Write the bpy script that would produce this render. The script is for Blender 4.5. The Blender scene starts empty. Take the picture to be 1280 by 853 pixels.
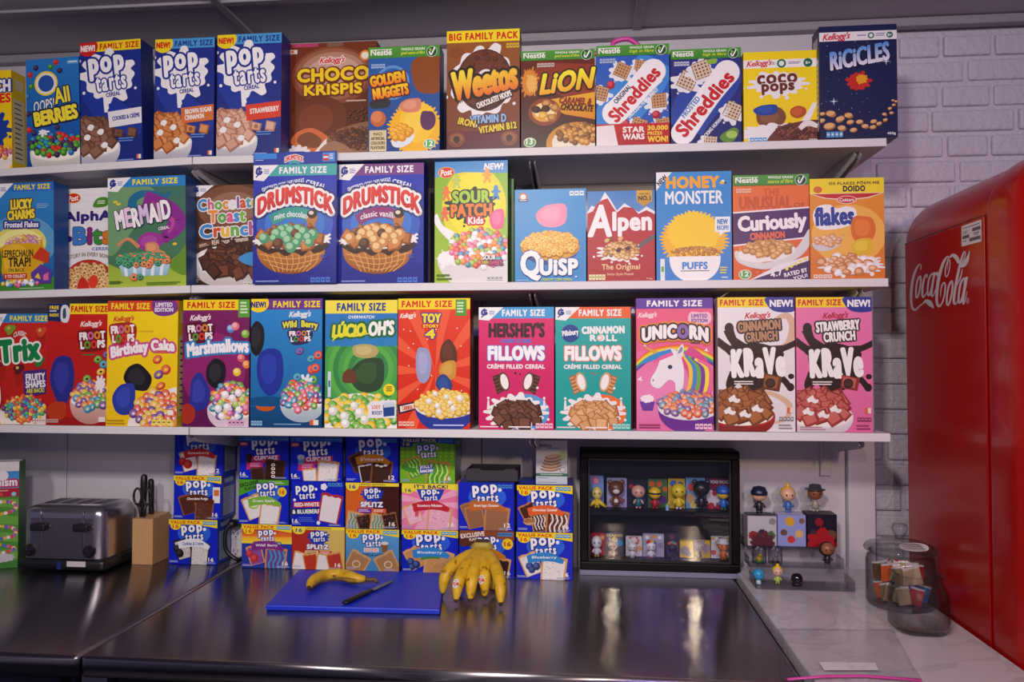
import bpy, bmesh, math, random
import numpy as np
from mathutils import Vector, Matrix

# ------------------------------------------------------------------ camera, world, lights, exposure
SC = bpy.context.scene
COL = SC.collection
SC.view_settings.view_transform = 'Standard'
SC.view_settings.look = 'None'
SC.view_settings.gamma = 1.0
SC.view_settings.use_curve_mapping = False
SC.view_settings.exposure = 0.0
SC.cycles.sample_clamp_indirect = 0.0
SC.cycles.transparent_max_bounces = 40       # clear jars stand one behind the other

FOC, YAW, PITCH = 960.0, math.radians(5.6), math.atan(25.5 / 960)
CAMP = Vector((0.0, -2.1, 1.46))
FWD = Vector((-math.sin(YAW) * math.cos(PITCH), math.cos(YAW) * math.cos(PITCH), math.sin(PITCH)))
RGT = Vector((math.cos(YAW), math.sin(YAW), 0))
UPV = RGT.cross(FWD)
cd = bpy.data.cameras.new('camera')
cam = bpy.data.objects.new('camera', cd)
COL.objects.link(cam)
cd.sensor_width = 36.0
cd.lens = 36.0 * FOC / 1280
cd.clip_start = 0.02
cam.matrix_world = Matrix(((RGT.x, UPV.x, -FWD.x, CAMP.x), (RGT.y, UPV.y, -FWD.y, CAMP.y), (RGT.z, UPV.z, -FWD.z, CAMP.z), (0, 0, 0, 1)))
SC.camera = cam

world = bpy.data.worlds.new('room_ambience')
SC.world = world
world.use_nodes = True
world.node_tree.nodes['Background'].inputs['Color'].default_value = (0.40, 0.37, 0.60, 1)
world.node_tree.nodes['Background'].inputs['Strength'].default_value = 0.27


def area(name, loc, target, size, power, color, size_y=None):
    l = bpy.data.lights.new(name, 'AREA')
    l.energy = power
    l.color = color
    l.spread = math.radians(105)
    l.size = size
    if size_y:
        l.shape = 'RECTANGLE'
        l.size_y = size_y
    o = bpy.data.objects.new(name, l)
    COL.objects.link(o)
    o.location = loc
    o.rotation_euler = (Vector(target) - Vector(loc)).to_track_quat('-Z', 'Y').to_euler()
    return o


area('ceiling_lamp', (-1.25, -2.3, 2.26), (-1.15, 0, 1.3), 0.16, 4.0, (1, 0.90, 0.82))
area('ceiling_lamp', (-0.30, -2.3, 2.26), (-0.25, 0, 1.3), 0.16, 8.6, (1, 0.91, 0.84))
area('pendant_lamp', (0.25, -2.8, 1.98), (0.15, 0, 1.3), 0.03, 2.2, (1, 0.80, 0.62), 0.12)
area('pendant_lamp', (0.81, -2.8, 1.98), (0.45, 0, 1.3), 0.03, 4.0, (1, 0.76, 0.46), 0.14)
area('purple_led_strip', (0.95, -3.2, 2.28), (0.80, 0, 1.5), 1.0, 4.5, (0.45, 0.36, 1.0), 0.08)


def ray(u, v):
    return FWD + RGT * ((u - 640) / FOC) + UPV * ((426.5 - v) / FOC)


def at_y(u, v, y):                       # the point on the plane y seen at a pixel of the photograph
    d = ray(u, v)
    return CAMP + d * ((y - CAMP.y) / d.y)


def at_z(u, v, z):
    d = ray(u, v)
    return CAMP + d * ((z - CAMP.z) / d.z)


def at_x(u, v, x):
    d = ray(u, v)
    return CAMP + d * ((x - CAMP.x) / d.x)


# ------------------------------------------------------------------ helpers
def lin(c):
    if isinstance(c, str):
        c = c.lstrip('#')
        if len(c) == 3:
            c = ''.join(k * 2 for k in c)
        c = [int(c[i:i + 2], 16) / 255 for i in (0, 2, 4)]
        return tuple(x / 12.92 if x <= 0.04045 else ((x + 0.055) / 1.055) ** 2.4 for x in c)
    return tuple(c)


MATS = {}


def mat(name, color='#888888', rough=0.5, metal=0.0, spec=0.5, coat=0.0, bump=None, aniso=0.0):
    if name in MATS:
        return MATS[name]
    m = bpy.data.materials.new(name)
    m.use_nodes = True
    nt = m.node_tree
    b = nt.nodes['Principled BSDF']
    b.inputs['Base Color'].default_value = (*lin(color), 1)
    b.inputs['Roughness'].default_value = rough
    b.inputs['Metallic'].default_value = metal
    b.inputs['Specular IOR Level'].default_value = spec
    b.inputs['Coat Weight'].default_value = coat
    if aniso:
        b.inputs['Anisotropic'].default_value = aniso
    if bump:
        sc_, st, di = bump
        tc = nt.nodes.new('ShaderNodeTexCoord')
        n = nt.nodes.new('ShaderNodeTexNoise')
        n.inputs['Scale'].default_value = sc_
        n.inputs['Detail'].default_value = 5
        bp = nt.nodes.new('ShaderNodeBump')
        bp.inputs['Strength'].default_value = st
        bp.inputs['Distance'].default_value = di
        nt.links.new(tc.outputs['Object'], n.inputs['Vector'])
        nt.links.new(n.outputs['Fac'], bp.inputs['Height'])
        nt.links.new(bp.outputs['Normal'], b.inputs['Normal'])
    MATS[name] = m
    return m


def glass(name, tint=(0.97, 0.98, 1.0), rough=0.02, amount=1.0, edge=1.0):
    if name in MATS:
        return MATS[name]
    m = bpy.data.materials.new(name)
    m.use_nodes = True
    nt = m.node_tree
    nt.nodes.clear()
    out = nt.nodes.new('ShaderNodeOutputMaterial')
    mix = nt.nodes.new('ShaderNodeMixShader')
    tr = nt.nodes.new('ShaderNodeBsdfTransparent')
    gl = nt.nodes.new('ShaderNodeBsdfGlossy')
    fr = nt.nodes.new('ShaderNodeFresnel')
    mu = nt.nodes.new('ShaderNodeMath')
    mu.operation = 'MULTIPLY'
    mu.inputs[1].default_value = amount
    fr.inputs['IOR'].default_value = 1.5
    tr.inputs['Color'].default_value = (*tint, 1)
    gl.inputs['Roughness'].default_value = rough
    ge = nt.nodes.new('ShaderNodeNewGeometry')
    ior = nt.nodes.new('ShaderNodeMapRange')          # the same index seen from either side of the wall
    ior.inputs['To Min'].default_value = 1.5
    ior.inputs['To Max'].default_value = 1 / 1.5
    lw = nt.nodes.new('ShaderNodeLayerWeight')        # the longer way through the wall at a glancing look
    lw.inputs['Blend'].default_value = 0.18
    mc = nt.nodes.new('ShaderNodeMix')
    mc.data_type = 'RGBA'
    mc.inputs[6].default_value = (*tint, 1)
    mc.inputs[7].default_value = (*(x * edge for x in tint), 1)
    nt.links.new(lw.outputs['Facing'], mc.inputs[0])
    nt.links.new(mc.outputs[2], tr.inputs['Color'])
    nt.links.new(ge.outputs['Backfacing'], ior.inputs['Value'])
    nt.links.new(ior.outputs['Result'], fr.inputs['IOR'])
    nt.links.new(fr.outputs[0], mu.inputs[0])
    nt.links.new(mu.outputs[0], mix.inputs[0])
    nt.links.new(tr.outputs[0], mix.inputs[1])
    nt.links.new(gl.outputs[0], mix.inputs[2])
    nt.links.new(mix.outputs[0], out.inputs['Surface'])
    MATS[name] = m
    return m


def printed():
    if 'printed_card' in MATS:
        return MATS['printed_card']
    m = mat('printed_card', '#ffffff', 0.36, spec=0.28)
    nt = m.node_tree
    a = nt.nodes.new('ShaderNodeAttribute')
    a.attribute_name = 'ink'
    nt.links.new(a.outputs['Color'], nt.nodes['Principled BSDF'].inputs['Base Color'])
    return m


def tag(o, label=None, cat=None, group=None, kind=None):
    if label:
        o['label'] = label
    if cat:
        o['category'] = cat
    if group:
        o['group'] = group
    if kind:
        o['kind'] = kind
    return o


def thing(name, label, cat, loc=(0, 0, 0), rz=0.0, group=None, ry=0.0):
    o = bpy.data.objects.new(name, None)
    o.empty_display_size = 0.02
    COL.objects.link(o)
    o.location = loc
    o.rotation_euler = (0, ry, rz)
    return tag(o, label, cat, group)


def put(name, bm, m, parent=None, smooth=False, angle=None):
    me = bpy.data.meshes.new(name)
    bm.normal_update()
    bm.to_mesh(me)
    bm.free()
    for mm in (m if isinstance(m, (list, tuple)) else [m]):
        me.materials.append(mm)
    if smooth:
        for p in me.polygons:
            p.use_smooth = True
    o = bpy.data.objects.new(name, me)
    COL.objects.link(o)
    if parent:
        o.parent = parent
    if smooth and angle:
        me.set_sharp_from_angle(angle=math.radians(angle))
    return o


def new():
    return bmesh.new()


def merge(bm, tmp, M=None, mi=0):
    if M is not None:
        bmesh.ops.transform(tmp, matrix=M, verts=tmp.verts)
    for f in tmp.faces:
        f.material_index = mi
    me = bpy.data.meshes.new('tmp')
    tmp.to_mesh(me)
    tmp.free()
    bm.from_mesh(me)
    bpy.data.meshes.remove(me)


def rbox(bm, x0, x1, y0, y1, z0, z1, bev=0.0, seg=2, M=None, mi=0):
    t = bmesh.new()
    bmesh.ops.create_cube(t, size=1)
    for v in t.verts:
        v.co = Vector(((x0 + x1) / 2 + v.co.x * (x1 - x0), (y0 + y1) / 2 + v.co.y * (y1 - y0), (z0 + z1) / 2 + v.co.z * (z1 - z0)))
    if bev:
        bmesh.ops.bevel(t, geom=t.edges[:], offset=bev, segments=seg, profile=0.5, affect='EDGES', clamp_overlap=True)
    merge(bm, t, M, mi)
    return bm


def ball(bm, c, r, seg=16, M=None, mi=0):
    t = bmesh.new()
    bmesh.ops.create_uvsphere(t, u_segments=seg, v_segments=max(6, seg // 2), radius=1)
    rr = (r, r, r) if isinstance(r, (int, float)) else r
    for v in t.verts:
        v.co = Vector((c[0] + v.co.x * rr[0], c[1] + v.co.y * rr[1], c[2] + v.co.z * rr[2]))
    merge(bm, t, M, mi)
    return bm


def lathe(bm, prof, c=(0, 0, 0), seg=40, M=None, mi=0, square=0.0):
    t = bmesh.new()
    rings = []
    for r, z in prof:
        ring = []
        for k in range(seg):
            a = 2 * math.pi * k / seg
            q = 1.0
            if square:
                n = 2 + square
                q = 1.0 / (abs(math.cos(a)) ** n + abs(math.sin(a)) ** n) ** (1 / n)
            ring.append(t.verts.new((c[0] + r * q * math.cos(a), c[1] + r * q * math.sin(a), c[2] + z)))
        rings.append(ring)
    for a, b in zip(rings, rings[1:]):
        for k in range(seg):
            t.faces.new((a[k], a[(k + 1) % seg], b[(k + 1) % seg], b[k]))
    if prof[0][0] > 1e-6:
        t.faces.new(list(reversed(rings[0])))
    if prof[-1][0] > 1e-6:
        t.faces.new(rings[-1])
    bmesh.ops.remove_doubles(t, verts=t.verts, dist=1e-7)
    merge(bm, t, M, mi)
    return bm


def tube(bm, pts, rad, seg=10, mi=0, flat=1.0, open_loop=False):
    """A tube through points with one radius or one per point."""
    P = [Vector(p) for p in pts]
    R = [rad] * len(P) if isinstance(rad, (int, float)) else rad
    t = bmesh.new()
    rings = []
    up = None
    for i, p in enumerate(P):
        d = (P[min(i + 1, len(P) - 1)] - P[max(i - 1, 0)]).normalized()
        if up is None:
            up = Vector((0, 0, 1)) if abs(d.z) < 0.9 else Vector((1, 0, 0))
        s = d.cross(up).normalized()
        up = s.cross(d).normalized()
        rings.append([t.verts.new(p + (s * math.cos(2 * math.pi * k / seg) + up * math.sin(2 * math.pi * k / seg) * flat) * R[i]) for k in range(seg)])
    for a, b in zip(rings, rings[1:]):
        for k in range(seg):
            t.faces.new((a[k], a[(k + 1) % seg], b[(k + 1) % seg], b[k]))
    t.faces.new(list(reversed(rings[0])))
    t.faces.new(rings[-1])
    bmesh.ops.recalc_face_normals(t, faces=t.faces)
    merge(bm, t, None, mi)
    return bm


def prism(bm, pts, axis, a0, a1, mi=0):
    """A polygon given in the two other axes, extruded along axis from a0 to a1."""
    def mk(p, a):
        return {'x': (a, p[0], p[1]), 'y': (p[0], a, p[1]), 'z': (p[0], p[1], a)}[axis]
    t = bmesh.new()
    A = [t.verts.new(mk(p, a0)) for p in pts]
    B = [t.verts.new(mk(p, a1)) for p in pts]
    t.faces.new(A)
    t.faces.new(B)
    n = len(pts)
    for k in range(n):
        t.faces.new((A[k], A[(k + 1) % n], B[(k + 1) % n], B[k]))
    bmesh.ops.recalc_face_normals(t, faces=t.faces)
    merge(bm, t, None, mi)
    return bm


def spline(pts, n=8, closed=False):
    """Catmull-Rom points."""
    P = [np.array(p, float) for p in pts]
    out = []
    m = len(P)
    rng = range(m if closed else m - 1)
    for i in rng:
        if closed:
            p0, p1, p2, p3 = P[(i - 1) % m], P[i], P[(i + 1) % m], P[(i + 2) % m]
        else:
            p0, p1, p2, p3 = P[max(i - 1, 0)], P[i], P[i + 1], P[min(i + 2, m - 1)]
        for k in range(n):
            t = k / n
            out.append(0.5 * ((2 * p1) + (p2 - p0) * t + (2 * p0 - 5 * p1 + 4 * p2 - p3) * t * t + (3 * p1 - p0 - 3 * p2 + p3) * t ** 3))
    if not closed:
        out.append(P[-1])
    return out


# ------------------------------------------------------------------ lettering: the outline of each character, laid out by hand
GLYPH = {}


def _raw(s):
    c = bpy.data.curves.new('letter', 'FONT')
    c.body = s
    c.resolution_u = 3
    o = bpy.data.objects.new('letter', c)
    COL.objects.link(o)
    dg = bpy.context.evaluated_depsgraph_get()
    ev = o.evaluated_get(dg)
    me = ev.to_mesh()
    V = np.array([v.co[:2] for v in me.vertices], float).reshape(-1, 2)
    me.calc_loop_triangles()
    T = np.array([t.vertices[:] for t in me.loop_triangles], int).reshape(-1, 3)
    ev.to_mesh_clear()
    bpy.data.objects.remove(o)
    bpy.data.curves.remove(c)
    return V, T


def glyph(ch):
    if ch not in GLYPH:
        if '|' not in GLYPH:
            V, T = _raw('||')
            GLYPH['|'] = (V, T, V[:, 0].max())
        V, T = _raw(ch) if ch != ' ' else (np.zeros((0, 2)), np.zeros((0, 3), int))
        W, _ = _raw('|' + ch + '|')
        GLYPH[ch] = (V, T, W[:, 0].max() - GLYPH['|'][2])
    return GLYPH[ch]


def layout(s, track=0.0):
    Vs, Ts, ci, pen, n = [], [], [], 0.0, 0
    for k, ch in enumerate(s):
        V, T, adv = glyph(ch)
        if len(V):
            Vs.append(V + [pen, 0])
            Ts.append(T + n)
            ci.append(np.full(len(V), k))
            n += len(V)
        pen += adv + track
    return np.vstack(Vs), np.vstack(Ts), np.concatenate(ci)


# ------------------------------------------------------------------ flat print: 0..100 across, 0..100 down a panel of w x h metres
class Art:
    STEP = 1.2e-5

    def __init__(self, w, h, seed=1):
        self.w, self.h, self.layer, self.cur, self.parts = w, h, 1, 'carton', {}
        self.rnd = random.Random(seed)

    def part(self, n):
        self.cur = n
        return self

    def _store(self, xy, faces, cols, dy=None):
        self.layer += 1
        d = self.parts.setdefault(self.cur, [[], [], [], 0])
        n = len(xy)
        y = np.full(n, -2e-4 - self.layer * self.STEP)
        if dy is not None:
            y -= dy
            self.layer += int(dy.max() / self.STEP) + 1
        d[0].append(np.column_stack([xy[:, 0], y, xy[:, 1]]))
        d[1].extend([tuple(int(i) + d[3] for i in f) for f in faces])
        d[2].append(cols)
        d[3] += n

    def m(self, p):
        p = np.asarray(p, float).reshape(-1, 2)
        return np.column_stack([(p[:, 0] / 100 - 0.5) * self.w, (1 - p[:, 1] / 100) * self.h])

    def _clip(self, xy):
        hw = self.w / 2
        P = [tuple(p) for p in xy]
        for ax, lim, sg in ((0, -hw, 1), (0, hw, -1), (1, 0, 1), (1, self.h, -1)):
            out = []
            for i, p in enumerate(P):
                q = P[i - 1]
                ip, iq = (p[ax] - lim) * sg >= 0, (q[ax] - lim) * sg >= 0
                if ip != iq:
                    t = (lim - q[ax]) / (p[ax] - q[ax])
                    out.append((q[0] + (p[0] - q[0]) * t, q[1] + (p[1] - q[1]) * t))
                if ip:
                    out.append(p)
            P = out
            if len(P) < 3:
                return None
        return np.array(P)

    def mpoly(self, xy, c, c2=None):                          # metres
        xy = self._clip(np.asarray(xy, float))
        if xy is None:
            return self
        a = np.array(lin(c))
        if c2 is not None:
            b = np.array(lin(c2))
            z0, z1 = xy[:, 1].min(), xy[:, 1].max()
            t = ((z1 - xy[:, 1]) / max(z1 - z0, 1e-9))[:, None]
            cols = a * (1 - t) + b * t
        else:
            cols = np.tile(a, (len(xy), 1))
        self._store(xy, [range(len(xy))], cols)
        return self

    def poly(self, pts, c, c2=None):
        return self.mpoly(self.m(pts), c, c2)

    def curve(self, pts, c, n=6):
        return self.poly(spline(pts, n, True), c)

    def rect(self, x0, y0, x1, y1, c, c2=None, rot=0):
        P = self.m([(x0, y0), (x0, y1), (x1, y1), (x1, y0)])
        if rot:
            ce = P.mean(0)
            a = math.radians(rot)
            R = np.array([[math.cos(a), -math.sin(a)], [math.sin(a), math.cos(a)]])
            P = (P - ce) @ R.T + ce
        return self.mpoly(P, c, c2)

    def ell(self, cx, cy, rx, ry=None, c='#fff', rot=0, n=28, c2=None, a0=0, a1=360):
        """ry None: round on the panel."""
        ce = self.m((cx, cy))[0]
        RX = rx / 100 * self.w
        RY = RX if ry is None else ry / 100 * self.h
        t = np.radians(np.linspace(a0, a1, n, endpoint=a1 - a0 < 359))
        P = np.column_stack([RX * np.cos(t), RY * np.sin(t)])
        a = math.radians(rot)
        R = np.array([[math.cos(a), -math.sin(a)], [math.sin(a), math.cos(a)]])
        return self.mpoly(P @ R.T + ce, c, c2)

    def ring(self, cx, cy, ro, ri, c, ci, sq=1.0, rot=0):
        self.ell(cx, cy, ro, ro * self.w / self.h * sq, c, rot, 18)
        self.ell(cx, cy, ri, ri * self.w / self.h * sq, ci, rot, 12)

    def band(self, pts, wd, c, n=6):
        """A strip of width wd (in % of panel width; one value or a list) along a smooth line."""
        S = self.m(spline(pts, n))
        k = len(S)
        W = np.interp(np.linspace(0, 1, k), np.linspace(0, 1, len(wd)), wd) if isinstance(wd, (list, tuple)) else np.full(k, wd)
        d = np.gradient(S, axis=0)
        d /= np.linalg.norm(d, axis=1)[:, None] + 1e-12
        N = np.column_stack([-d[:, 1], d[:, 0]]) * (W / 200 * self.w)[:, None]
        A, B = S + N, S - N
        lay = self.layer
        for i in range(k - 1):
            self.layer = lay + i * 0.15
            self.mpoly([A[i], A[i + 1], B[i + 1], B[i]], c)
        return self

    def splash(self, cx, cy, rx, ry, c, n=13, jag=0.35, drops=4, seed=3):
        r = random.Random(seed)
        P = []
        for k in range(n):
            a = 2 * math.pi * (k + r.uniform(-.16, .16)) / n
            f = 1 + jag * r.random() ** 1.6
            da = 2 * math.pi / n
            for dd, ff in ((-.5, 0.9), (-.2, f * .97), (0, f), (.2, f * .97)):
                P.append((cx + rx * ff * math.cos(a + dd * da), cy + ry * ff * math.sin(a + dd * da)))
            if k < drops * 2 and k % 2:
                self.ell(cx + rx * (f + .16) * math.cos(a), cy + ry * (f + .16) * math.sin(a), rx * r.uniform(.05, .09), None, c, n=12)
        return self.poly(spline(P, 3, True), c)

    def smear(self, cx, cy, rx, ry, c, hi=None, seed=1):             # a soft plain patch of colour
        r = random.Random(seed)
        f = [r.uniform(.78, 1.08) for _ in range(8)]
        P = [(cx + rx * q * math.cos(k * math.pi / 4), cy + ry * q * math.sin(k * math.pi / 4)) for k, q in enumerate(f)]
        self.poly(spline(P, 5, True), c)
        if hi:
            self.poly(spline([(cx + (x - cx) * .62 - rx * .08, cy + (y - cy) * .62 - ry * .08) for x, y in P], 5, True), hi)

    def text(self, s, x0, y0, x1, y1, c, b=1.0, o=None, ow=0.12, o2=None, ow2=0.22, sh=0.0, rot=0.0, arc=0.0, track=0.03, wave=0.0, sink=(0, 0)):
        V, T, ci = layout(s, track)
        mn, mx = V.min(0), V.max(0)
        P0, P1 = self.m((x0, y1))[0], self.m((x1, y0))[0]
        ce = (P0 + P1) / 2
        H = P1[1] - P0[1]
        br = 0.024 * b * H
        sz = P1 - P0
        Q = (V - mn) / (mx - mn)
        t = Q[:, 0] * 2 - 1
        X = (Q - 0.5) * (sz - 2 * br)
        X[:, 0] += sh * X[:, 1]
        X[:, 1] += arc * H * (1 - t * t) - arc * H * 0.5
        if wave:
            X[:, 1] += wave * H * np.sin(ci * 2.4)
        a = math.radians(rot)
        R = np.array([[math.cos(a), -math.sin(a)], [math.sin(a), math.cos(a)]])
        X = X @ R.T + ce

        def copies(rad, k):
            offs = [(0, 0)] + [(rad * math.cos(2 * math.pi * j / k), rad * math.sin(2 * math.pi * j / k)) for j in range(k)] if rad > 0 else [(0, 0)]
            n = len(X)
            XX = np.vstack([X + of for of in offs])
            TT = np.vstack([T + n * j for j in range(len(offs))])
            dy = np.concatenate([(2 * j + ci % 2) * 2.5e-6 for j in range(len(offs))])
            return XX, TT, len(offs), dy
        for oc, w_ in ((o2, ow2), (o, ow)):
            if oc is not None:
                XX, TT, k, dy = copies(br + w_ * H, 14)
                if sink != (0, 0):
                    XX = XX + np.array(sink) * H
                self._store(XX, TT, np.tile(np.array(lin(oc)), (len(XX), 1)), dy)
        XX, TT, k, dy = copies(br, 12 if b > 1.5 and H > .012 else 6)
        if isinstance(c, list):
            cc = np.array([lin(c[i % len(c)]) for i in ci])
        elif isinstance(c, tuple):
            q = np.clip(1 - Q[:, 1], 0, 1)[:, None]
            cc = np.array(lin(c[0])) * (1 - q) + np.array(lin(c[1])) * q
        else:
            cc = np.tile(np.array(lin(c)), (len(X), 1))
        self._store(XX, TT, np.tile(cc, (k, 1)), dy)
        return self

    def lines(self, x0, y0, x1, y1, n, c, rag=0.25, rot=0):          # fine print too small to read
        st = (y1 - y0) / n
        for k in range(n):
            self.rect(x0, y0 + k * st, x1 - (x1 - x0) * rag * self.rnd.random(), y0 + k * st + st * 0.5, c)
        return self

    def facts(self, x0, y0, x1, y1, c, c2, n=4):
        st = (x1 - x0) / n
        for k in range(n):
            self.rect(x0 + k * st, y0, x0 + (k + .86) * st, y1, c)
            self.rect(x0 + (k + .18) * st, y0 + (y1 - y0) * .35, x0 + (k + .68) * st, y0 + (y1 - y0) * .6, c2)

    def piece(self, kind, x, y, s, c, hi, hole, rot):
        q = self.w / self.h
        if kind == 'ring':
            sq = self.rnd.uniform(.7, 1)
            self.ell(x, y, s, s * q * sq, c, rot, 14)
            self.ell(x - s * .1, y - s * .12 * q, s * .78, s * .72 * q * sq, hi, rot, 12)
            self.ell(x, y, s * .36, s * .32 * q * sq, hole, rot, 9)
        elif kind == 'square':
            k = self.rnd.uniform(.75, 1)
            P = np.array([(-1, -k), (1, -k * .9), (.95, k), (-.9, k)]) * s
            a = math.radians(rot)
            R = np.array([[math.cos(a), -math.sin(a)], [math.sin(a), math.cos(a)]])
            for f, cc, dx in ((1, c, 0), (.74, hi, -.08)):
                Q = (P * f) @ R.T
                self.poly(np.column_stack([x + dx * s + Q[:, 0], y + dx * s * q + Q[:, 1] * q]), cc)
        elif kind == 'lattice':
            a = math.radians(rot)
            R = np.array([[math.cos(a), -math.sin(a)], [math.sin(a), math.cos(a)]])
            def tr(P):
                Q = np.array(P) @ R.T
                return np.column_stack([x + Q[:, 0] * s, y + Q[:, 1] * s * q])
            self.poly(tr([(-1, -1), (1, -1), (1, 1), (-1, 1)]), c)
            for k in np.linspace(-.8, .8, 5):
                self.poly(tr([(-.95, k - .09), (.95, k - .09), (.95, k + .09), (-.95, k + .09)]), hi)
            for k in np.linspace(-.8, .8, 5):
                self.poly(tr([(k - .09, -.95), (k + .09, -.95), (k + .09, .95), (k - .09, .95)]), hi)
        elif kind == 'flake':
            P = []
            n = 9
            for k in range(n):
                a = 2 * math.pi * k / n
                f = self.rnd.uniform(.7, 1.05)
                P.append((x + s * f * math.cos(a), y + s * f * math.sin(a) * q * .8))
            self.poly(spline(P, 2, True), c)
            self.poly([(x + (px - x) * .6 - s * .1, y + (py - y) * .55 - s * .1 * q) for px, py in P], hi)
        else:
            self.ell(x, y, s, s * q, c, 0, 14)
            self.ell(x - s * .22, y - s * .25 * q, s * .62, s * .58 * q, hi, 0, 11)

    def pile(self, kind, cx, cy, rx, ry, n, size, cols, hole='#f4ece0', seed=5, dome=0.0):
        """Cereal pieces spread over an ellipse, back to front."""
        self.rnd.seed(seed)
        pts = []
        for k in range(n):
            r = math.sqrt((k + .5) / n)
            a = k * 2.39996
            x = cx + rx * r * math.cos(a) + self.rnd.uniform(-.3, .3) * size
            y = cy + ry * r * math.sin(a) - dome * (1 - r * r)
            pts.append((x, y))
        pts.sort(key=lambda p: p[1])
        for x, y in pts:
            c, hi = cols[self.rnd.randrange(len(cols))]
            self.piece(kind, x, y, size * self.rnd.uniform(.85, 1.15), c, hi, hole, self.rnd.uniform(-70, 70))
        return self

    def bowl(self, cx, cy, rx, ry, dep, c, milk='#f6f1ea', rim=None, c2=None):
        t = np.linspace(0, math.pi, 22)
        P = [(cx + rx * math.cos(a) * (1 if math.sin(a) < .5 else (1 - .0 * math.sin(a))), cy + dep * math.sin(a) ** .8) for a in t]
        self.poly(P, c, c2)
        self.ell(cx, cy, rx, ry, rim or c)
        self.ell(cx, cy, rx * .94, ry * .86, milk)
        return self

    def build(self, parent, y=0.0):
        for name, (V, F, C, n) in self.parts.items():
            me = bpy.data.meshes.new(name)
            V = np.vstack(V)
            V[:, 1] += y
            me.from_pydata(V.tolist(), [], F)
            at = me.attributes.new('ink', 'FLOAT_COLOR', 'POINT')
            cc = np.ones((n, 4))
            cc[:, :3] = np.vstack(C)
            at.data.foreach_set('color', cc.astype(np.float32).ravel())
            me.materials.append(printed())
            o = bpy.data.objects.new(name, me)
            COL.objects.link(o)
            o.parent = parent


def _chain(f):
    def g(self, *a, **k):
        f(self, *a, **k)
        return self
    return g


for _n in ('part', 'mpoly', 'poly', 'curve', 'rect', 'ell', 'smear', 'ring', 'band', 'splash', 'text', 'lines', 'facts', 'piece', 'pile', 'bowl'):
    setattr(Art, _n, _chain(getattr(Art, _n)))

# ------------------------------------------------------------------ printing shared by many packets
def gm(A, wd=30, ht=13):
    A.part('banner').poly([(0, 0), (wd, 0), (wd * .42, ht), (0, ht * .92)], '#f0eef2')
    A.band([(wd * .33, ht * .25), (wd * .17, ht * .22), (wd * .13, ht * .5), (wd * .26, ht * .55), (wd * .33, ht * .42), (wd * .22, ht * .4)], 2.6, '#24358e', 4)
    A.band([(wd * .24, ht * .08), (wd * .2, ht * .95 * .6), (wd * .1, ht * .75)], 1.6, '#24358e', 4)
    A.lines(wd * .42, ht * .27, wd * .68, ht * .6, 3, '#8088b8')


def kell(A, x0, y0, x1, y1, c='#c8102e', o=None, rot=3):
    A.part('brand_lettering')
    A.text("Kellogg's", x0, y0, x1, y1, c, b=1.1, sh=.35, rot=rot, track=-.03, o=o, ow=.1)


def fam(A, bg, fg, x0=0, x1=100, y1=8.2, s='FAMILY SIZE', t0=8, t1=92, b=2.2, sk=0.0):
    A.part('banner').poly([(x0, 0), (x1, 0), (x1, y1), (x0, y1 + sk)], bg)
    A.text(s, t0, y1 * .2, t1, y1 * .82 + sk * .5, fg, b=b, track=.1)


def new_badge(A, x0, x1, bg, fg, y1=11.5, side=1):
    cx = (x0 + x1) / 2
    A.part('new_badge').ell(cx, y1 * .32, (x1 - x0) / 2, y1 * .68, bg)
    A.text('NEW!', x0 + (x1 - x0) * .14, y1 * .2, x1 - (x1 - x0) * .14, y1 * .66, fg, b=2.6, track=.06)


def nestle(A, sub, y1=10.5):
    A.part('banner').rect(0, 0, 100, y1, '#4d9a35', '#3d8a2c')
    A.text('Nestlé', 3, y1 * .2, 33, y1 * .75, '#f2f4ee', b=1.6, track=.0)
    A.rect(3, y1 * .2, 33, y1 * .27, '#f2f4ee')
    A.text('WHOLE GRAIN', 46, y1 * .14, 79, y1 * .38, '#eef4e4', b=1.6)
    A.text(sub, 46, y1 * .46, 79, y1 * .82, '#d8e23c', b=1.0, sh=.2)
    A.ell(89, y1 * .56, 7.4, None, '#e8efe0').ell(89, y1 * .56, 6.8, None, '#14502e')
    A.band([(85.5, y1 * .55), (88, y1 * .85), (93, y1 * .2)], 1.8, '#ffffff', 3)
    A.ell(87, y1 * .4, 1.6, y1 * .16, '#8dc63f', 20)


def base(A, c, c2=None):
    A.part('carton').rect(0, 0, 100, 100, c, c2)


# ------------------------------------------------------------------ the cereal cartons, row by row
def a_crunch(A):
    base(A, '#f6d318', '#f2c516')
    A.part('title_lettering').text('CRUNCH', 2, 9, 99, 22, '#f4f4fa', b=2.4, o='#1b2f8c', ow=.12)
    A.text('BERRIES', 14, 23, 99, 33, '#e2231a', b=2.4, o='#f9e24a', ow=.05)
    A.part('picture').splash(60, 60, 34, 16, '#1d3f9e', seed=2, drops=2)
    A.bowl(55, 86, 50, 6, 18, '#e8e2d8')
    A.pile('ball', 55, 83, 46, 7, 40, 5, [('#c23a3a', '#e06a5e'), ('#d59a3a', '#ecc26a'), ('#b7548a', '#d98ab4')])


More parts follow.
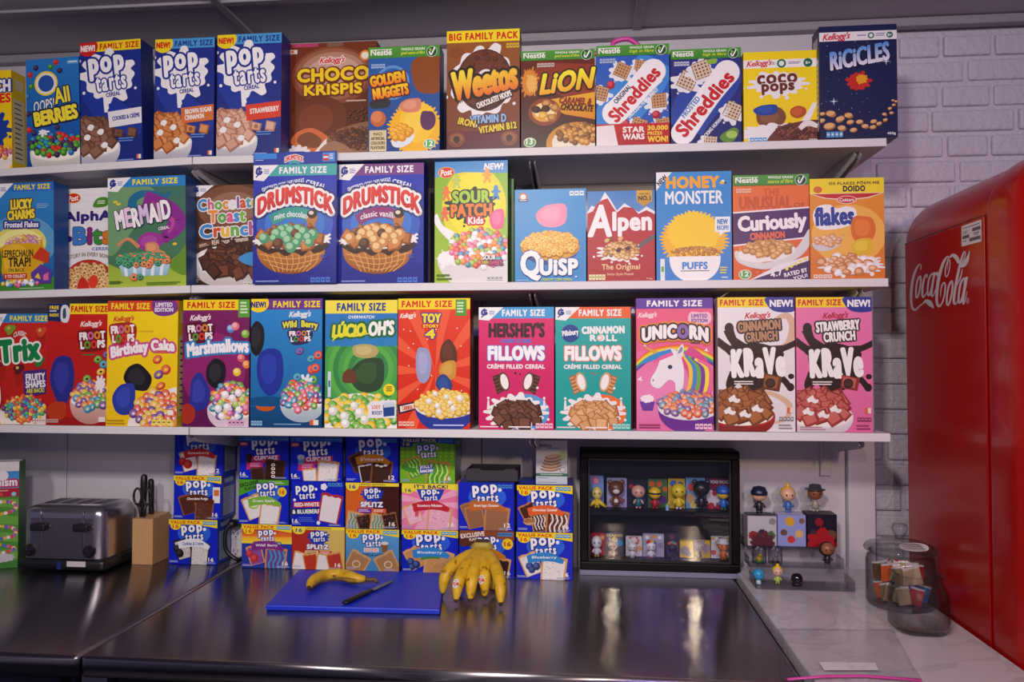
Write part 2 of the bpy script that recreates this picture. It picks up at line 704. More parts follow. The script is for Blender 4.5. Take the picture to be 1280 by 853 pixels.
def a_berries(A):
    base(A, '#2a7ac8', '#12409a')
    BC = [('#b81f1f', '#e2463a'), ('#2f1f45', '#54406a'), ('#2f7a22', '#67b545'), ('#1b5f9a', '#3f97cf')]
    P = A.part('picture')
    for x, y, k in [(8, 14, 0), (19, 8, 1), (57, 4, 0), (47, 8, 2), (64, 12, 1), (10, 25, 2), (3, 34, 3), (4, 50, 1), (5, 65, 0), (14, 68, 1), (12, 74, 3), (43, 57, 3), (58, 64, 1)]:
        P.piece('ball', x, y, 5.2, *BC[k], '#000', 0)
    A.ell(38, 23, 22, None, '#f2d63a').ell(38, 23, 19, None, '#f0eadf').ell(38, 23, 15, None, '#2553a8')
    A.part('title_lettering').text('OOPS!', 14, 38, 53, 48, '#f4f6fb', b=.5, o='#17306e', ow=.05, rot=9, sh=.15)
    A.text('All', 53, 27, 82, 42, '#f7e23c', b=1.4, o='#1a2f58', ow=.08, rot=8)
    A.text('BERRIES', 14, 46, 97, 60, '#f7e23c', b=2.6, o='#1a2440', ow=.12, rot=8, track=.02)
    A.part('brand_lettering').rect(78, 3, 100, 7, '#4f9ad8').lines(80, 4, 98, 6.6, 1, '#cfe2f4')
    A.part('picture').bowl(58, 86, 52, 9, 26, '#e6e2dc', c2='#b9b4b2')
    A.pile('ball', 56, 80, 48, 10, 62, 5.4, BC)
    A.splash(32, 68, 7, 2.5, '#eef2f6', n=7, jag=.8, seed=8, drops=1)


def pop_logo(A, cx, cy, s, blue, splash=True, seed=4):
    """White puffy two-line lettering outlined in blue, with or without a milk splash."""
    q = A.w / A.h * (1 if splash else .76)
    A.part('title_lettering')
    if splash:
        A.splash(cx, cy + 1, s * .98, s * .86 * q, '#efedf3', n=12, jag=.26, seed=seed, drops=4)
        A.band([(cx - s * .1, cy + s * .5 * q), (cx - s * .12, cy + s * 1.35 * q)], [s * .3, s * .12], '#efedf3', 3)
    A.text('pop', cx - s * .76, cy - s * .70 * q, cx + s * .60, cy + s * .14 * q, '#f5f4fa', b=2.4, o=blue, ow=.09 if splash else .11, rot=5, track=.14)
    A.ell(cx + s * .74, cy - s * .36 * q, s * .1, None, '#f5f4fa')
    A.text('tarts', cx - s * .5, cy + s * .02 * q, cx + s * .66, cy + s * .56 * q, '#f5f4fa', b=1.8, o=blue, ow=.09 if splash else .11, rot=5, track=.14)


def a_pop(A, ban, banfg, badge, badgefg, flav, tagc, tagfg, cols, mini):
    base(A, '#20308e', '#182878')
    A.band([(0, 30), (50, 60), (100, 70)], [20, 50, 30], '#23379c', 6)
    A.rect(90, 94, 97, 97.5, '#e8e0dc').rect(90, 94, 93, 97.5, '#e06a30')
    A.facts(5, 96, 28, 99.4, '#3f69c4', '#1b2c80')
    A.lines(50, 97.4, 86, 99.6, 1, '#7f8fd0')
    fam(A, ban, banfg, s='FAMILY SIZE', t0=33, t1=97)
    new_badge(A, -3, 30, badge, badgefg)
    pop_logo(A, 47, 28, 43, '#1c2f90')
    A.text('CEREAL', 42, 42, 66, 45.5, '#1c2f90', b=1.8, rot=6)
    P = A.part('picture')
    P.bowl(22, 86, 42, 8, 20, '#d9d7de', c2='#aaa8b6')
    P.pile('square', 18, 78, 38, 13, 34, 9.5, cols, seed=7, dome=6)
    for x, y in ((10, 78), (32, 74), (38, 85), (16, 70)):
        P.curve([(x - 5, y), (x, y - 2.5), (x + 6, y - 1), (x + 3, y + 2.5), (x - 3, y + 2)], '#f1eef0', 3)
    for x in (62, 84):
        P.piece('square', x, 76, 8, *mini, '#000', 12)
    P.ell(62, 76, 3.5, None, cols[0][0])
    A.lines(62, 80, 90, 84, 2, '#5d88d4')
    A.part('flavour_tag').rect(46, 57, 101, 70, tagc, rot=5)
    n = len(flav)
    for k, f in enumerate(flav):
        A.text(f, 52, 58.5 + k * 10.5 / n + (2 if n == 1 else 0), (97 if k == 0 else 84), 58.5 + (k + .8) * 10.5 / n - (2 if n == 1 else 0), tagfg, b=1.6, rot=5)


def a_choco(A):
    base(A, '#743016', '#43180c')
    A.ell(50, 28, 46, 25, '#87462a').ell(50, 27, 42, 22, '#9c6048').ell(51, 26, 37, 18, '#b48470').ell(52, 25, 30, 13, '#c8a092')
    A.part('picture').smear(34, 68, 38, 22, '#6a2f18', '#7c3a20', 4).smear(26, 84, 22, 12, '#d06a3a', '#7c4426', 2)
    A.part('banner').rect(4, 0, 34, 3, '#b8406a').rect(44, 0, 62, 3.2, '#7a5a4a')
    A.rect(2, 5, 10, 8.6, '#e9dcd2').rect(2.6, 5.5, 6, 8, '#d06030')
    A.ell(87, 12, 6, None, '#e38a28').ell(87, 12, 4, None, '#f3e8dc')
    kell(A, 36, 12, 64, 19, '#d0202c', '#f0e2da', 2)
    A.part('title_lettering').text('CHOCO', 10, 21, 92, 33, '#f7cf1e', b=2.6, o='#6a2c0e', ow=.13, rot=1, sink=(.03, -.04))
    A.text('KRISPIS', 18, 35, 84, 44.5, '#f7cf1e', b=2.6, o='#6a2c0e', ow=.14, rot=1, sink=(.03, -.04))
    A.lines(66, 49.5, 96, 52, 1, '#c8a890')
    P = A.part('picture')
    P.curve([(36, 88), (56, 76), (92, 68), (104, 70), (104, 102), (30, 102)], '#e6e2e2', 5)
    P.curve([(44, 84), (58, 74), (92, 68), (104, 72), (104, 92), (60, 95)], '#8b5f43', 5)
    P.pile('flake', 78, 82, 30, 9, 70, 3.6, [('#4a2413', '#6d3a20'), ('#5d321b', '#835030'), ('#3b1a0e', '#5d2f1b')], seed=3)
    P.curve([(36, 92), (50, 84), (66, 88), (76, 96), (60, 99), (44, 97)], '#9d7054', 4)
    P.pile('flake', 80, 62, 14, 5, 12, 2.6, [('#4a2413', '#6d3a20')], seed=9)
    P.splash(12, 94, 16, 6, '#e4dfe2', seed=5, drops=1)


def a_nuggets(A):
    base(A, '#2660b0', '#123c86')
    A.curve([(62, 14), (100, 10), (102, 40), (88, 46), (66, 40)], '#8a4516', 5)
    P = A.part('picture')
    P.splash(66, 78, 38, 25, '#f0b41e', n=40, jag=.07, drops=0, seed=6)
    P.smear(68, 74, 30, 20, '#f6c832', '#f8d04a', 4).smear(60, 56, 17, 8, '#d8846a', '#e29a80', 3).smear(84, 70, 11, 10, '#5a2a5e', None, 5)
    P.ell(14, 68, 11, None, '#c4623a').ell(12, 66, 8, None, '#d8804e')
    P.curve([(2, 52), (16, 48), (30, 50), (28, 57), (6, 58)], '#2a2c34', 4)
    P.ell(34, 34, 24, None, '#5d94cf').ell(34, 34, 20, None, '#2a62b2')
    nestle(A, 'good source of fibre')
    A.facts(4, 16, 24, 20, '#9ab7dd', '#2860ae', 5)
    A.part('title_lettering').text('GOLDEN', 2, 25, 52, 36, ('#f9c81f', '#ee7a1c'), b=2.8, o='#5a1c10', ow=.12, rot=8, track=.03)
    A.text('NUGGETS', 6, 37, 57, 48, ('#f9c81f', '#ee7a1c'), b=2.8, o='#5a1c10', ow=.12, rot=8, track=.03)
    P.ell(49, 88, 17, 7, '#dfe6f2', 24).pile('ball', 46, 82, 14, 6, 16, 5.5, [('#e09a1a', '#f6c84a'), ('#d88a16', '#f2b83c')], seed=2)
    A.part('label_print').rect(2, 79, 26, 99, '#d8c8a0')
    for k, s in enumerate(('NO', 'ARTIFICIAL', 'COLOURS', 'FLAVOURS')):
        A.text(s, 4 if k else 8, 81 + k * 4.3, 24 if k else 20, 84 + k * 4.3, '#3a3428', b=1.8)
    A.ell(86, 93, 8.5, 4.6, '#e9f2e4').ell(86, 93, 7.5, 4, '#57a866')
    A.text('12', 81, 90, 91, 95.5, '#f4f8f0', b=1.8)


def a_weetos(A):
    base(A, '#9a5a24', '#6e2a1c')
    A.rect(0, 84, 100, 100, '#6a1d30', '#4d1228')
    fam(A, '#f4df1c', '#d22418', s='BIG FAMILY PACK', t0=3, t1=98, y1=10)
    P = A.part('picture')
    P.splash(50, 43, 44, 29, '#ece8ec', n=11, jag=.22, seed=12, drops=3)
    P.ell(52, 42, 38, 26, '#4b2014').ell(52, 41, 36, 24, '#6c3420')
    P.pile('flake', 52, 41, 33, 22, 40, 4, [('#5c2a1a', '#7a3f28'), ('#4b2014', '#643020')], seed=2)
    P.ell(54, 42, 13, 9, '#e8e2e6')
    for x, y in ((14, 91), (86, 91)):
        P.ring(x, y, 12, 5, '#7a4026', '#3d1a12', .9)
        P.ell(x, y - 1, 9, 4, '#96583a').ell(x, y, 4.5, 3, '#3d1a12')
    P.splash(12, 18, 10, 4, '#8a4a24', n=9, drops=0, seed=2)
    A.facts(82, 12, 100, 16, '#d7b43a', '#8a5a24', 4)
    A.part('title_lettering').text('Weetos', 6, 30, 98, 55, ('#f8e03a', '#ea6a1c'), b=2.2, o='#26110c', ow=.09, rot=10, sh=.1)
    A.text('CHOCOLATEY HOOPS', 40, 56, 90, 61, '#f3ece8', b=1.8, rot=20, o='#3a160e', ow=.2)
    A.part('vitamin_lettering').text('VITAMIN D', 32, 71, 82, 78, '#8fb8e8', b=2, rot=2, o='#3d1628', ow=.08)
    A.text('IRON', 16, 74, 40, 80, '#e8d030', b=2, rot=-14, o='#4d1a1a', ow=.08)
    A.text('VITAMIN B12', 44, 79, 96, 85, '#e8d030', b=2, rot=7, o='#4d1a1a', ow=.08)


def a_lion(A):
    base(A, '#6a1f10', '#2c100c')
    A.band([(20, 18), (60, 30), (104, 34)], [20, 46, 50], '#8e2f14', 5)
    P = A.part('picture')
    P.poly([(22, 52), (100, 44), (100, 72), (60, 66)], '#e8ae18', '#d8861a')
    P.splash(12, 32, 11, 14, '#d8862a', n=20, jag=.3, drops=0, seed=4).splash(14, 33, 7, 9, '#eab458', n=14, jag=.3, drops=0, seed=5)
    P.ell(32, 63, 22, 14, '#8a3c14').ell(32, 63, 17, 10, '#e2a048').ell(32, 62, 14, 8.5, '#f4dca0')
    for x, y, k in ((20, 60, 1), (35, 54, 0), (33, 60, 1), (46, 59, 0), (30, 67, 2), (42, 69, 0)):
        P.piece('flake', x, y, 8, *[('#a8682c', '#d29a50'), ('#2a110c', '#4a2216'), ('#d8982c', '#f0c45a')][k], '#000', 0)
    P.ell(76, 96, 42, 22, '#c98a22').ell(78, 95, 36, 17, '#e6dccb')
    P.pile('ball', 78, 86, 30, 10, 46, 4.5, [('#9a5a20', '#cf9440'), ('#b8742a', '#e0ae5c'), ('#6a3a1a', '#96602e')], seed=6)
    nestle(A, 'good source of fibre', 10)
    A.facts(22, 13, 46, 17, '#c8b8b0', '#5a2a1c', 5)
    A.part('title_lettering').text('LiON', 27, 21, 99, 43, ('#f9ea30', '#f0a81c'), b=2.2, o='#1c0d0a', ow=.07, rot=6, sh=.3)
    A.text('CARAMEL &', 52, 49, 96, 56, '#8a1f14', b=2.2, rot=-5, sh=.15)
    A.text('CHOCOLATE', 54, 56, 98, 63, '#4a120c', b=2.2, rot=-5, sh=.15)
    A.ell(12, 94, 8.5, 5, '#dfe8d6').ell(12, 94, 7.4, 4.2, '#5f9a58')
    A.text('13', 7, 90, 16, 96, '#eef4ea', b=1.8)


def shred(A, bg, bg2, word, wc, promo, strip, strip2):
    base(A, bg, bg2)
    P = A.part('picture')
    P.band([(20, 84), (34, 62), (66, 36), (84, 16)], [52, 62, 60, 50], strip2, 8)
    hi = 0 if promo else 8
    for x, y, r, rot in [(62, 22, 12, 10), (36, 25, 13, 25), (6, 47, 13, 15), (86, 56, 13, -5), (58, 80, 13, 20), (92, 80, 12, -10)] if promo else [(24, 33, 16, 25), (44, 22, 16, -18), (88, 66, 15, 25), (56, 99, 12, 5)]:
        P.splash(x - 2, y + 2, r * 1.15, r * .7, '#e6e6ee', n=9, jag=.4, seed=int(x), drops=2)
        P.piece('lattice', x, y, r * .78, '#7a4a2c', '#c89a72' if promo else '#d9c4ae', '#000', rot)
    if promo:
        for x, y in ((20, 39), (88, 32), (82, 70), (40, 78)):
            P.piece('ball', x, y, 6, '#a01830', '#d04858', '#000', 0)
    else:
        P.curve([(70, 92), (88, 84), (96, 88), (88, 98), (74, 98)], '#5f8f2c', 4)
        P.ell(86, 91, 8, 4, '#a6c860')
        P.curve([(52, 12), (66, 11), (64, 16), (54, 16)], '#8ab83c', 3)
    A.part('title_lettering')
    A.band([(26, 67), (44, 54), (62, 40), (78, 28)] if promo else [(17, 88), (36, 68), (58, 46), (80, 26)], [34, 33, 33, 36], '#f1eff4', 6)
    if promo:
        A.ell(25, 67, 17, None, '#f1eff4').ell(78, 27, 17.5, None, '#f1eff4')
        A.text('Shreddies', 6, 42, 98, 56, '#c81d2a', b=2.2, rot=48, track=.02)
        A.text('ORIGINAL', 20, 46, 52, 51, '#27304e', b=1.8, rot=48)
        A.text('UNLOCKING HUMAN ENERGY', 36, 56, 92, 60, '#e8eef8', b=1.6, rot=44)
        A.part('prize_banner').rect(0, 78, 100, 100, '#c4202c', '#a8141f').poly([(0, 80), (24, 79), (30, 100), (0, 100)], '#e8e0e4')
        A.text('STAR', 36, 81, 66, 87, '#f4ecec', b=2.4).text('WARS', 36, 88, 66, 94, '#f4ecec', b=2.4)
        A.text('30,000', 70, 80.5, 98, 86, '#f4d23a', b=2.2).text('PRIZES', 70, 86.5, 90, 90, '#f4d23a', b=1.8).text('WON!', 70, 91, 98, 97, '#f4d23a', b=2.2)
    else:
        A.ell(17, 88, 17, None, '#f1eff4').ell(80, 26, 18, None, '#f1eff4')
        A.text('Shreddies', -8, 50, 104, 66, '#c81d2a', b=2.2, rot=50, track=.02)
        A.text('FROSTED', 10, 58, 46, 64, '#4f86c8', b=1.8, rot=50)
        A.text('UNLOCKING HUMAN ENERGY', 28, 79, 96, 83, '#e8eef8', b=1.6, rot=48)
    nestle(A, 'high in fibre')
    A.part('banner').facts(5, 13, 27, 17.5, '#a9b8d6' if promo else '#c2c8dc', bg, 5)


def a_coco(A):
    base(A, '#f6dc12', '#f2cf10')
    A.part('banner').rect(0, 9, 100, 18, '#f3f0ee')
    kell(A, 5, 9, 38, 17.5, '#cf1430', rot=3)
    for x, s in ((51, ''), (86, 'B+')):
        A.ell(x, 13.5, 6, None, '#146a52')
        A.text('B+', x - 3, 12, x + 3, 15.2, '#f0f4f0', b=1.6) if s else A.ell(x, 13.5, 3.6, None, '#e8f0ec')
    A.lines(26 + 12, 12, 43, 15, 2, '#77a').lines(60, 12, 78, 15, 2, '#77a')
    A.part('title_lettering').splash(46, 36, 34, 13, '#efecf2', n=15, jag=.35, seed=6, drops=4)
    A.text('coco', 18, 25, 72, 36, '#6a2a14', b=3, o='#e9e2e4', ow=.06, rot=2, track=.06)
    A.text('pops', 24, 35, 68, 47.5, '#6a2a14', b=2.6, o='#e9e2e4', ow=.06, rot=2, track=.06)
    P = A.part('picture')
    P.smear(34, 72, 22, 13, '#7a4a30', '#8a5a3c', 6).smear(30, 64, 18, 7, '#23459a', '#2c52ac', 3).smear(72, 68, 13, 7, '#b8501e', '#c8622a', 4)
    P.splash(40, 90, 44, 10, '#ece8ec', n=16, jag=.2, seed=3, drops=1)
    P.band([(95, 58), (86, 72), (78, 82)], [5, 8, 10], '#f0ecee', 4)
    P.curve([(34, 104), (40, 88), (60, 80), (104, 78), (104, 104)], '#6a3626', 5)
    P.pile('flake', 74, 88, 32, 9, 70, 3, [('#54261a', '#7e4632'), ('#6a3626', '#935a44'), ('#3f1c14', '#5f3226')], seed=4)
    P.band([(74, 86), (84, 80), (98, 84)], [6, 9, 5], '#e8dede', 4)
    A.facts(8, 94.5, 31, 99.4, '#4f9bd2', '#e8f2fa', 4)
    A.text('350g', 86, 97, 97, 99.4, '#f0e8e0', b=1.5)


def a_ricicles(A):
    base(A, '#1a2150', '#151a45')
    for k in range(40):
        A.ell(A.rnd.uniform(2, 98), A.rnd.uniform(12, 96), A.rnd.uniform(.25, .6), None, '#b8c4ea', n=6)
    A.part('banner').rect(0, 5.5, 100, 13.5, '#ebe8ee')
    kell(A, 5, 6, 40, 14, '#cf1430', rot=3)
    for x in (67, 91):
        A.ell(x, 9.5, 4.2, None, '#147052')
    A.text('B+', 88.5, 8.3, 93.5, 10.8, '#eef4f0', b=1.6).ell(67, 9.5, 2.5, None, '#e6efe9')
    A.lines(49, 8.6, 61, 10.5, 1, '#88a').lines(73, 7.6, 85, 11, 2, '#88a')
    A.part('title_lettering').text('RiCiCLES', 13, 19, 91, 36, ('#4f8fdc', '#e9e4f2'), b=1.8, o='#10163a', ow=.04, rot=9, sh=.12)
    P = A.part('picture')
    for x, y, s in ((86, 33, 6), (18, 67, 6)):
        P.poly([(x, y - s * .6), (x + s * .12, y - .4), (x + s, y), (x + s * .12, y + .4), (x, y + s * .6), (x - s * .12, y + .4), (x - s, y), (x - s * .12, y - .4)], '#cfe2f8')
    P.splash(50, 50, 14, 8, '#c4281e', n=11, jag=.3, seed=8, drops=0).splash(54, 48, 7, 4, '#e8a01e', n=9, jag=.3, seed=3, drops=0)
    for x, y, r in [(3, 78, 4), (14, 78, 7), (2, 84, 5), (26, 83, 6.5), (12, 89, 8), (37, 80, 6), (39, 86, 5), (28, 91, 6), (43, 93, 5), (51, 86, 5), (58, 90, 5), (69, 86, 4.5), (68, 91, 4.5), (76, 88, 4), (84, 85, 3.4), (83, 80, 3.4), (90, 75, 3), (92, 79, 3), (95, 72, 2.6), (98, 69, 2.4), (94, 68, 2.2)]:
        P.ell(x, y, r, r * .42, '#a8703c', A.rnd.uniform(-30, 40)).ell(x - .4, y - .4, r * .8, r * .3, '#e0b078', 10)
    A.facts(8, 94, 30, 99, '#5f9fd6', '#e8f2fa', 4)
    A.text('450g', 86, 95.5, 97, 98.4, '#dfe2f0', b=1.5)


def a_lucky(A):
    base(A, '#3486cc', '#1d5aa8')
    A.ell(46, 56, 58, 26, '#5a9ac8').ell(46, 56, 42, 17, '#e2d86a').ell(46, 54, 34, 11, '#f4ec9c')
    A.poly([(0, 94), (30, 90), (70, 91), (100, 88), (100, 100), (0, 100)], '#3f8a2c')
    A.part('banner').poly([(0, 0), (100, 0), (100, 7.5), (0, 8)], '#1f5cb4')
    fam(A, '#2a6cc4', '#f2e02a', t0=37, t1=94, y1=8)
    gm(A, 36, 13)
    A.part('title_lettering').text('LUCKY', 31, 15, 66, 25, '#f4d944', b=2.4, o='#4a3416', ow=.1, rot=1)
    A.text('CHARMS', 26, 25, 70, 34, '#f4d944', b=2.4, o='#4a3416', ow=.1, rot=3)
    A.text('Frosted Flakes', 22, 36, 76, 41.5, '#f2eefa', b=1.8, o='#3a2a8a', ow=.3, rot=-1)
    A.lines(73, 20, 94, 25, 3, '#7fb0e0')
    P = A.part('picture')
    P.pile('flake', 54, 56, 30, 6, 34, 5, [('#c8903a', '#eec26a'), ('#e0b870', '#f4e0b0'), ('#b87a9a', '#e0aac4')], seed=4, dome=3)
    P.curve([(20, 58), (80, 58), (84, 74), (74, 90), (26, 90), (16, 74)], '#d8a41c', 5)
    P.curve([(22, 60), (50, 58), (60, 70), (44, 86), (24, 80)], '#e8ba32', 5)
    P.text('LEPRECHAUN', 18, 62, 68, 69, '#3a2a12', b=1.2).text('TRAP!', 28, 69, 64, 78, '#3a2a12', b=1.6).text('ON BACK', 28, 79, 54, 82.5, '#3a2a12', b=1.2)
    P.rect(20, 84, 58, 89, '#c42a22').text('5 TO COLLECT', 23, 85, 56, 88, '#f4ece4', b=1.8)
    P.poly([(66, 70), (80, 60), (94, 66), (92, 76)], '#c83a22').poly([(64, 84), (80, 76), (98, 82), (96, 94), (66, 94)], '#5a3a9a').poly([(70, 88), (76, 84), (80, 90)], '#e8c23a').poly([(84, 86), (92, 84), (92, 91), (84, 91)], '#e06aa0')
    P.pile('ball', 46, 93, 30, 2.5, 22, 3, [('#d04a7a', '#f08ab0'), ('#e8c23a', '#f8e28a'), ('#4a7ac8', '#8ab0ea'), ('#e8e2ea', '#ffffff')], seed=3)
    P.ell(6, 74, 12, 20, '#2f7a34')
    A.facts(2, 96, 16, 99.5, '#a8c8b0', '#2a5a2a', 3)
    A.lines(46, 97.5, 88, 99.4, 1, '#9cc49a')


def a_alpha(A):
    base(A, '#eeecf0', '#e4e0e6')
    for k in range(14):
        A.rect(0, 6 + k * 6.8, 100, 6.25 + k * 6.8, '#cfd4e2')
    for k in range(19):
        A.ell(6, 4 + k * 5.1, 2.8, None, '#26242c').ell(7, 3.6 + k * 5.1, 1.1, None, '#8a8890')
    A.part('brand_lettering').ell(31, 9, 13, 5, '#f2c23a').ell(31, 9, 12, 4.5, '#d8281e')
    A.text('Post', 22, 6.2, 40, 12, '#f6efe8', b=1.6, rot=8, sh=.2)
    A.curve([(66, 18), (72, 11), (84, 9), (94, 11), (92, 17), (80, 19)], '#4f8a2c', 4)
    A.lines(74, 12.5, 90, 16.5, 2, '#dce8c4')
    A.part('title_lettering').text('AlphA', 12, 22, 100, 34.5, '#33237c', b=2.6, track=.03)
    A.text('-Bits', 12, 37, 100, 55, ['#33237c', '#3f78c4', '#8a2a78', '#3f8a3a', '#d8762a'], b=2.8, track=.03, o='#2a2440', ow=.03)
    A.text('CEREAL', 64, 57.5, 98, 60.5, '#3f6ab0', b=1.2)
    A.text('A STORY IN EVERY BOWL', 14, 64, 98, 68, '#8a7a6a', b=1.0, arc=1.0)
    P = A.part('picture')
    P.ell(58, 92, 46, 23, '#b8302a').ell(58, 93, 42, 21, '#8a4a2a')
    P.pile('ring', 58, 92, 40, 19, 90, 6, [('#b8803c', '#e4bc84'), ('#c89450', '#ecca98')], '#8a5a30', seed=4)
    P.curve([(38, 96), (46, 86), (56, 90), (60, 98), (48, 104)], '#c42a22', 4).curve([(58, 90), (68, 84), (76, 90), (66, 99)], '#d83a2a', 4)


def a_mermaid(A):
    base(A, '#3e6f64', '#4a7a52')
    A.curve([(0, 10), (60, 12), (30, 50), (0, 70)], '#6f9a70', 5)
    A.poly([(0, 78), (18, 84), (60, 88), (100, 66), (100, 100), (0, 100)], '#8aa838', '#a8bc44').curve([(78, 82), (92, 70), (101, 64), (101, 90)], '#66902f', 4)
    fam(A, '#2a80c8', '#f0de2a', t0=32, t1=90, y1=9.5, sk=-1)
    gm(A, 30, 13)
    P = A.part('picture')
    P.band([(80, 14), (74, 19), (58, 16), (42, 16), (32, 22), (34, 32), (44, 38)], [3, 6, 8, 9, 11, 13, 15], '#1f6a94', 6)
    P.band([(46, 22), (60, 26), (80, 32), (90, 42), (82, 50), (74, 56), (78, 60)], [26, 26, 22, 22, 20, 14, 3], '#8a2a8e', 6)
    P.band([(56, 24), (72, 34), (84, 42), (78, 52)], [5, 6, 5, 3], '#b8489c', 5)
    P.smear(54, 60, 20, 9, '#9a3496', '#ac48a4', 4).smear(56, 65, 10, 6, '#d0885e', '#dc9a70', 6).band([(12, 62), (26, 56), (40, 64)], [3, 4, 5], '#d0885e', 4).band([(64, 68), (74, 72), (72, 80)], [5, 5, 3], '#d0885e', 4)
    for x, y in ((14, 24), (86, 62), (10, 22)):
        P.ell(x, y, 3, 1.2, '#e4c838')
    P.poly([(12, 77), (80, 80), (76, 90), (20, 90)], '#b8d4e4', '#8ab4d0')
    for k in range(5):
        P.poly([(20 + k * 12, 79), (24 + k * 12, 79), (26 + k * 11, 90), (22 + k * 11, 90)], '#dfeaf2')
    P.pile('ring', 46, 76, 34, 5, 70, 4.4, [('#c86a3a', '#e89a6a'), ('#2a7a5a', '#5aa880')], '#3a4a3a', seed=5, dome=4)
    P.piece('ring', 34, 91, 5, '#c86a3a', '#e89a6a', '#3a4a3a', 0)
    P.piece('ring', 42, 91, 4, '#2a7a5a', '#5aa880', '#3a4a3a', 0)
    A.part('title_lettering').text('MERMAID', 10, 26, 82, 44, ['#f2eaf4', '#e8c8e2', '#f4f0f4', '#d8c0e4', '#f4eef2', '#e4c4dc', '#f2f0f6'], b=1.8, o='#3a3a5a', ow=.04, rot=9, wave=.05)
    A.text('CEREAL', 66, 46, 80, 49, '#f0eaf2', b=1.4, rot=8)
    A.lines(2, 94, 20, 97, 3, '#4f7a2c').lines(50, 96, 96, 99, 2, '#5f8a30')


def a_toast(A):
    base(A, '#5a3222', '#2c1712')
    A.ell(60, 22, 50, 22, '#7a4c38').ell(62, 22, 36, 15, '#946a54')
    A.band([(40, 55), (10, 60), (4, 72), (24, 80)], [3, 7, 9, 3], '#6a3a26', 6)
    gm(A, 34, 11)
    cs = ['#4a8fd0', '#c86a8a', '#6ab04a', '#e0903a', '#e8e2ec', '#8a5aa8', '#d0503a', '#58a0b8', '#e2c84a']
    A.part('title_lettering').text('Chocolate', 11, 12, 97, 24, cs, b=2.4, o='#f2ecee', ow=.08, rot=3, track=.04)
    A.text('Toast', 26, 24, 80, 37, ['#e8903a', '#58a848', '#d85a8a', '#4a8fd0', '#7ab848'], b=2.6, o='#f2ecee', ow=.07, rot=2, track=.04)
    A.text('Crunch', 14, 37, 97, 51, ['#3f86cc', '#d0503a', '#e8b83a', '#6ab04a', '#4a8fd0', '#b8609a'], b=2.6, o='#f2ecee', ow=.07, rot=3, track=.03)
    A.text('REAL cocoa & cinnamon', 32, 52, 84, 57, '#e8d8c8', b=1.0, rot=6)
    A.text('mmm...', 14, 57, 28, 60, '#d8c0a8', b=1.0, rot=14)
    P = A.part('picture')
    P.bowl(58, 74, 53, 15, 27, '#e0dcdc', '#efeae8', c2='#b8b0b0')
    P.pile('square', 62, 76, 42, 13, 40, 10, [('#3a1a12', '#5e3020'), ('#4a2418', '#74402c'), ('#2e140e', '#4f281c')], seed=6, dome=5)
    P.curve([(70, 72), (88, 66), (101, 70), (101, 80), (82, 78)], '#3f8fd0', 4)
    A.lines(2, 88, 16, 96, 4, '#a8988e').lines(2, 97.6, 22, 99.4, 1, '#a8988e')
    A.facts(78, 95, 100, 98.6, '#e0d8d4', '#4a2a20', 4)


def a_drum(A, ban, ribbon, flav, cols):
    base(A, '#1c30b8', '#121e88')
    A.ell(50, 50, 46, 26, '#2f5cc0').ell(50, 50, 36, 20, '#3a78d0')
    fam(A, ban, '#eeeef4', t0=31, t1=88, y1=9.5)
    gm(A, 30, 13.5)
    A.part('title_lettering').text('SWEETENED CORN AND WHEAT', 10, 15, 62, 20, '#d8dcf0', b=1.2, arc=.2, rot=12, track=.05)
    A.text('CEREAL', 63, 15, 87, 19.5, '#eef0f8', b=1.6, rot=-16, track=.08)
    A.text('DRUMSTICK', 5, 23, 96, 38, ('#e0403a', '#c41f2a'), b=2.6, o='#f4f0f2', ow=.14, o2='#12205e', ow2=.24, arc=.65, track=.05)
    A.text('DRUMSTICK', 5, 23, 96, 38, ('#e0403a', '#c41f2a'), b=2.6, arc=.65, track=.05)
    A.part('flavour_tag').band([(22, 47), (36, 42), (52, 40.5), (64, 42.5), (72, 46)], 13, ribbon, 6)
    A.text(flav, 26, 40.5, 68, 45.5, '#f0eef2', b=1.0, arc=.55)
    P = A.part('picture')
    P.poly([(64, 46), (72, 42), (78, 44), (72, 58), (68, 58)], '#b87a3c').ell(71, 42, 6, 3.8, '#3c2216').ell(70, 41, 3, 1.6, '#e0d8cc')
    t = np.linspace(0, math.pi, 20)
    P.poly([(46 + 41 * math.cos(a), 70 + 22 * math.sin(a) ** .85) for a in t], '#c07a34', '#8a4a1c')
    for k in range(9):
        x = 14 + k * 8
        P.band([(x, 72), (x + 3 + (46 - x) * .12, 82), (x + (46 - x) * .42, 90)], 1.0, '#dda45a', 3)
    for y, w in ((78, 37), (82.5, 33), (87, 25)):
        P.band([(46 - w, y - 3), (46, y + 1.5), (46 + w, y - 3)], 1.0, '#dda45a', 5)
    P.curve([(4, 66), (46, 60), (88, 66), (86, 72), (74, 75), (68, 72.5), (60, 77), (50, 74), (40, 77), (30, 73.5), (20, 75), (8, 71)], '#3a1c14', 4)
    P.ell(46, 64, 38, 7.5, '#e8e0da')
    P.splash(86, 63, 6, 3.5, '#ece8e6', n=8, jag=.8, seed=3, drops=2).splash(8, 64, 6, 3, '#ece8e6', n=8, jag=.8, seed=6, drops=2)
    P.pile('square', 46, 62, 35, 8, 26, 7, [('#9a5424', '#cc8448'), ('#8a481e', '#b8743c')], seed=4, dome=4)
    P.pile('ball', 46, 62, 33, 8, 20, 6, cols, seed=9, dome=4)
    A.facts(70, 95, 94, 99.3, '#4a74d0', '#16227e', 4)
    A.lines(4, 97.4, 40, 99.4, 1, '#8a9ad8').lines(82, 76, 90, 80, 3, '#4a5ab8')


